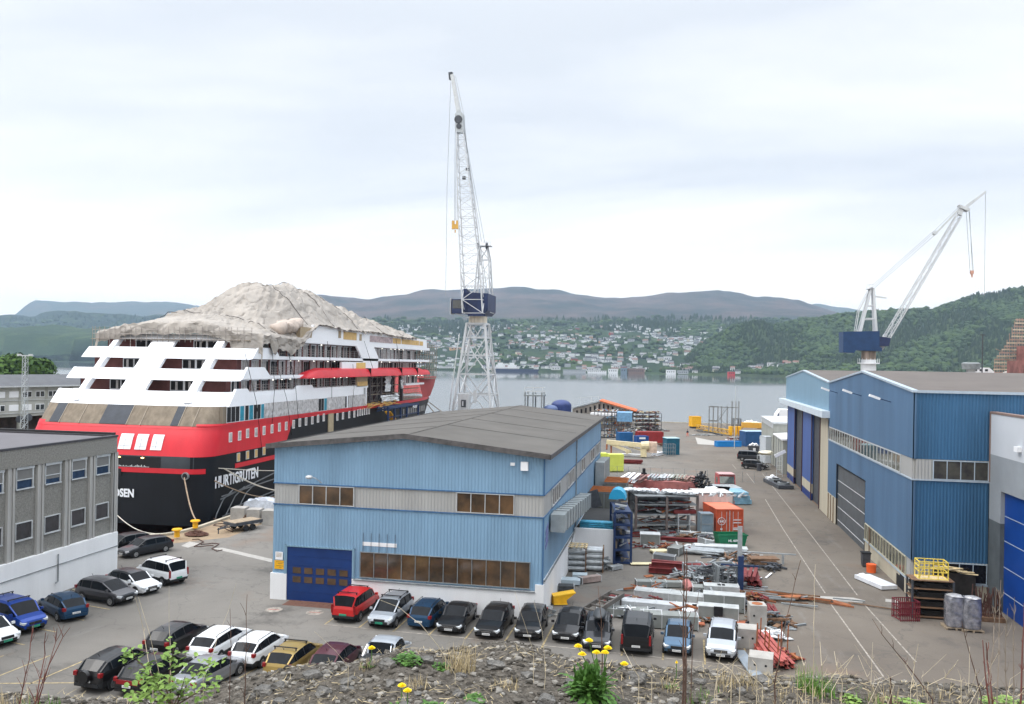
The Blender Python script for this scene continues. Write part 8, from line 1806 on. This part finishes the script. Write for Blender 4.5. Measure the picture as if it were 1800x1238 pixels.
stems('bare_sapling','thick reddish dead stems near the lower right corner','sapling',redtwig,.006,[[(1738,1235),(1732,1180),(1727,1125)],[(1744,1235),(1735,1160),(1733,1130)],[(1794,1220),(1797,1140),(1800,1060)]],twigs=5,tl=.05)
stems('bare_sapling','grey leafless saplings in front of the bright blue door','sapling',M('grey_twig',(.24,.20,.16),.9),.0035,[[(1768,1215),(1768,1120),(1771,1070)],[(1781,1215),(1781,1110),(1783,1050)],[(1752,1215),(1756,1120),(1759,1020)],[(1740,1200),(1748,1100),(1751,1035)]],twigs=12,tl=.07)
stems('bare_sapling','short dark broken stump standing on the right of the bank','sapling',twig,.009,[[(1566,1222),(1565,1190)]],d=4.4)
stems('dry_stem','pale tall straight dry stem before the lane markings','stem',paled,.0024,[[(1428,1205),(1430,1100),(1433,992)]],twigs=2,tl=.03)
stems('dry_stem','pair of pale dry stems crossing before the dark crossover','stem',paled,.0026,[[(268,1200),(252,1110),(237,1048)],[(283,1200),(262,1115),(243,1050)]],twigs=2,tl=.03)
stems('dry_stem','single fine pale stem left of the white estate crossover','stem',paled,.0018,[[(300,1200),(297,1100),(297,1030)]])
stems('dry_stem','pale stem slanting right before the white estate crossover','stem',paled,.0022,[[(357,1195),(383,1120),(403,1072),(415,1025)]])
stems('dry_stem','long pale stem arching down before the parked estate and saloon','stem',paled,.0022,[[(800,1187),(770,1135),(740,1098),(700,1068),(668,1055)]])
stems('dry_stem','fine pale stem crossing the maroon hatchback','stem',paled,.0016,[[(612,1172),(590,1145),(552,1110)]])
stems('dry_stem','pale forked stem before the tall black crossover','stem',paled,.0018,[[(958,1160),(952,1110),(938,1058)],[(938,1150),(930,1125),(915,1075),(905,1040)]])
stems('dry_stem','pale stem lying across the office base before the grey family car','stem',paled,.0018,[[(910,1038),(895,1020),(868,995)]],d=4.3) if False else None
for k,L_ in enumerate(([[(1445,1215),(1470,1180),(1500,1152)],[(1462,1215),(1480,1180),(1501,1151)]],[[(1600,1215),(1608,1170),(1614,1132)],[(1612,1205),(1590,1170),(1575,1150)]],[[(1690,1198),(1660,1192),(1675,1172),(1684,1160)],[(1630,1205),(1660,1190),(1683,1162)]],[[(1540,1225),(1525,1190),(1508,1152)],[(1480,1200),(1470,1170),(1466,1145)]],[[(1340,1205),(1310,1180),(1280,1165)],[(1330,1205),(1330,1170),(1322,1160)],[(1300,1202),(1285,1178),(1258,1160)]],[[(1416,1210),(1412,1170),(1402,1135)],[(1446,1210),(1444,1170),(1441,1128)]],[[(1260,1200),(1262,1170),(1268,1145)],[(1285,1200),(1288,1165),(1299,1150)]],[[(1122,1190),(1110,1170),(1095,1140)],[(1145,1190),(1118,1168),(1110,1150)]])):
 stems('dry_stem','crooked pale dry stem on the right half of the bank','stem',paled,.0026,L_,twigs=3,tl=.06,group='crooked dry stems on the bank')
for k in range(16):
 x=rf.uniform(1180,1790);y=interp(CREST,x)+4;stems('dry_stem','crooked pale dry stem on the right half of the bank','stem',paled,.0017,[[(x,y),(x+rf.uniform(-25,25),y-rf.uniform(25,60)),(x+rf.uniform(-55,55),y-rf.uniform(45,110))]],twigs=2,tl=.04,group='crooked dry stems on the bank')
t=thing('leafy_shrub','young bright green leafy shrub in front of the nearest parked cars at the left','shrub',(0,0,0));q=MB();lf=MB();dS=3.9
for L_ in([(300,1240),(270,1190),(240,1160),(228,1138)],[(300,1240),(298,1180),(305,1140)],[(305,1240),(285,1200),(255,1185)],[(310,1240),(330,1200),(345,1185),(372,1165)],[(310,1240),(350,1215),(385,1205)],[(295,1242),(255,1225),(235,1215)],[(305,1240),(318,1215),(325,1190)],[(300,1240),(282,1218),(275,1200)]):
 pts=[PD(x,y,dS+rf.uniform(-.1,.1)) for x,y in L_];q.tube(pts,.004,5,r2=.0015)
 for j in range(46):
  f_=rf.random()**.6*(len(pts)-1.001);i=int(f_);c=pts[i].lerp(pts[i+1],f_-i)+Vector((rf.gauss(0,.028),rf.gauss(0,.028),rf.gauss(0,.022)))
  a2=rf.uniform(0,6.28);u_=Vector((math.cos(a2),math.sin(a2),rf.uniform(-.5,.6))).normalized();v_=(Vector((-math.sin(a2),math.cos(a2),rf.uniform(-.6,.6)))).normalized();s=.036*rf.uniform(.5,1.2);dn=u_.cross(v_)*s*.12
  lf.face([c,c+u_*s*.35+v_*s*.36+dn,c+u_*s*.8+v_*s*.2+dn,c+u_*s]);lf.face([c,c+u_*s,c+u_*s*.8-v_*s*.2+dn,c+u_*s*.35-v_*s*.36+dn])
q.build('branch',twig,t);lf.build('foliage',lime2,t)
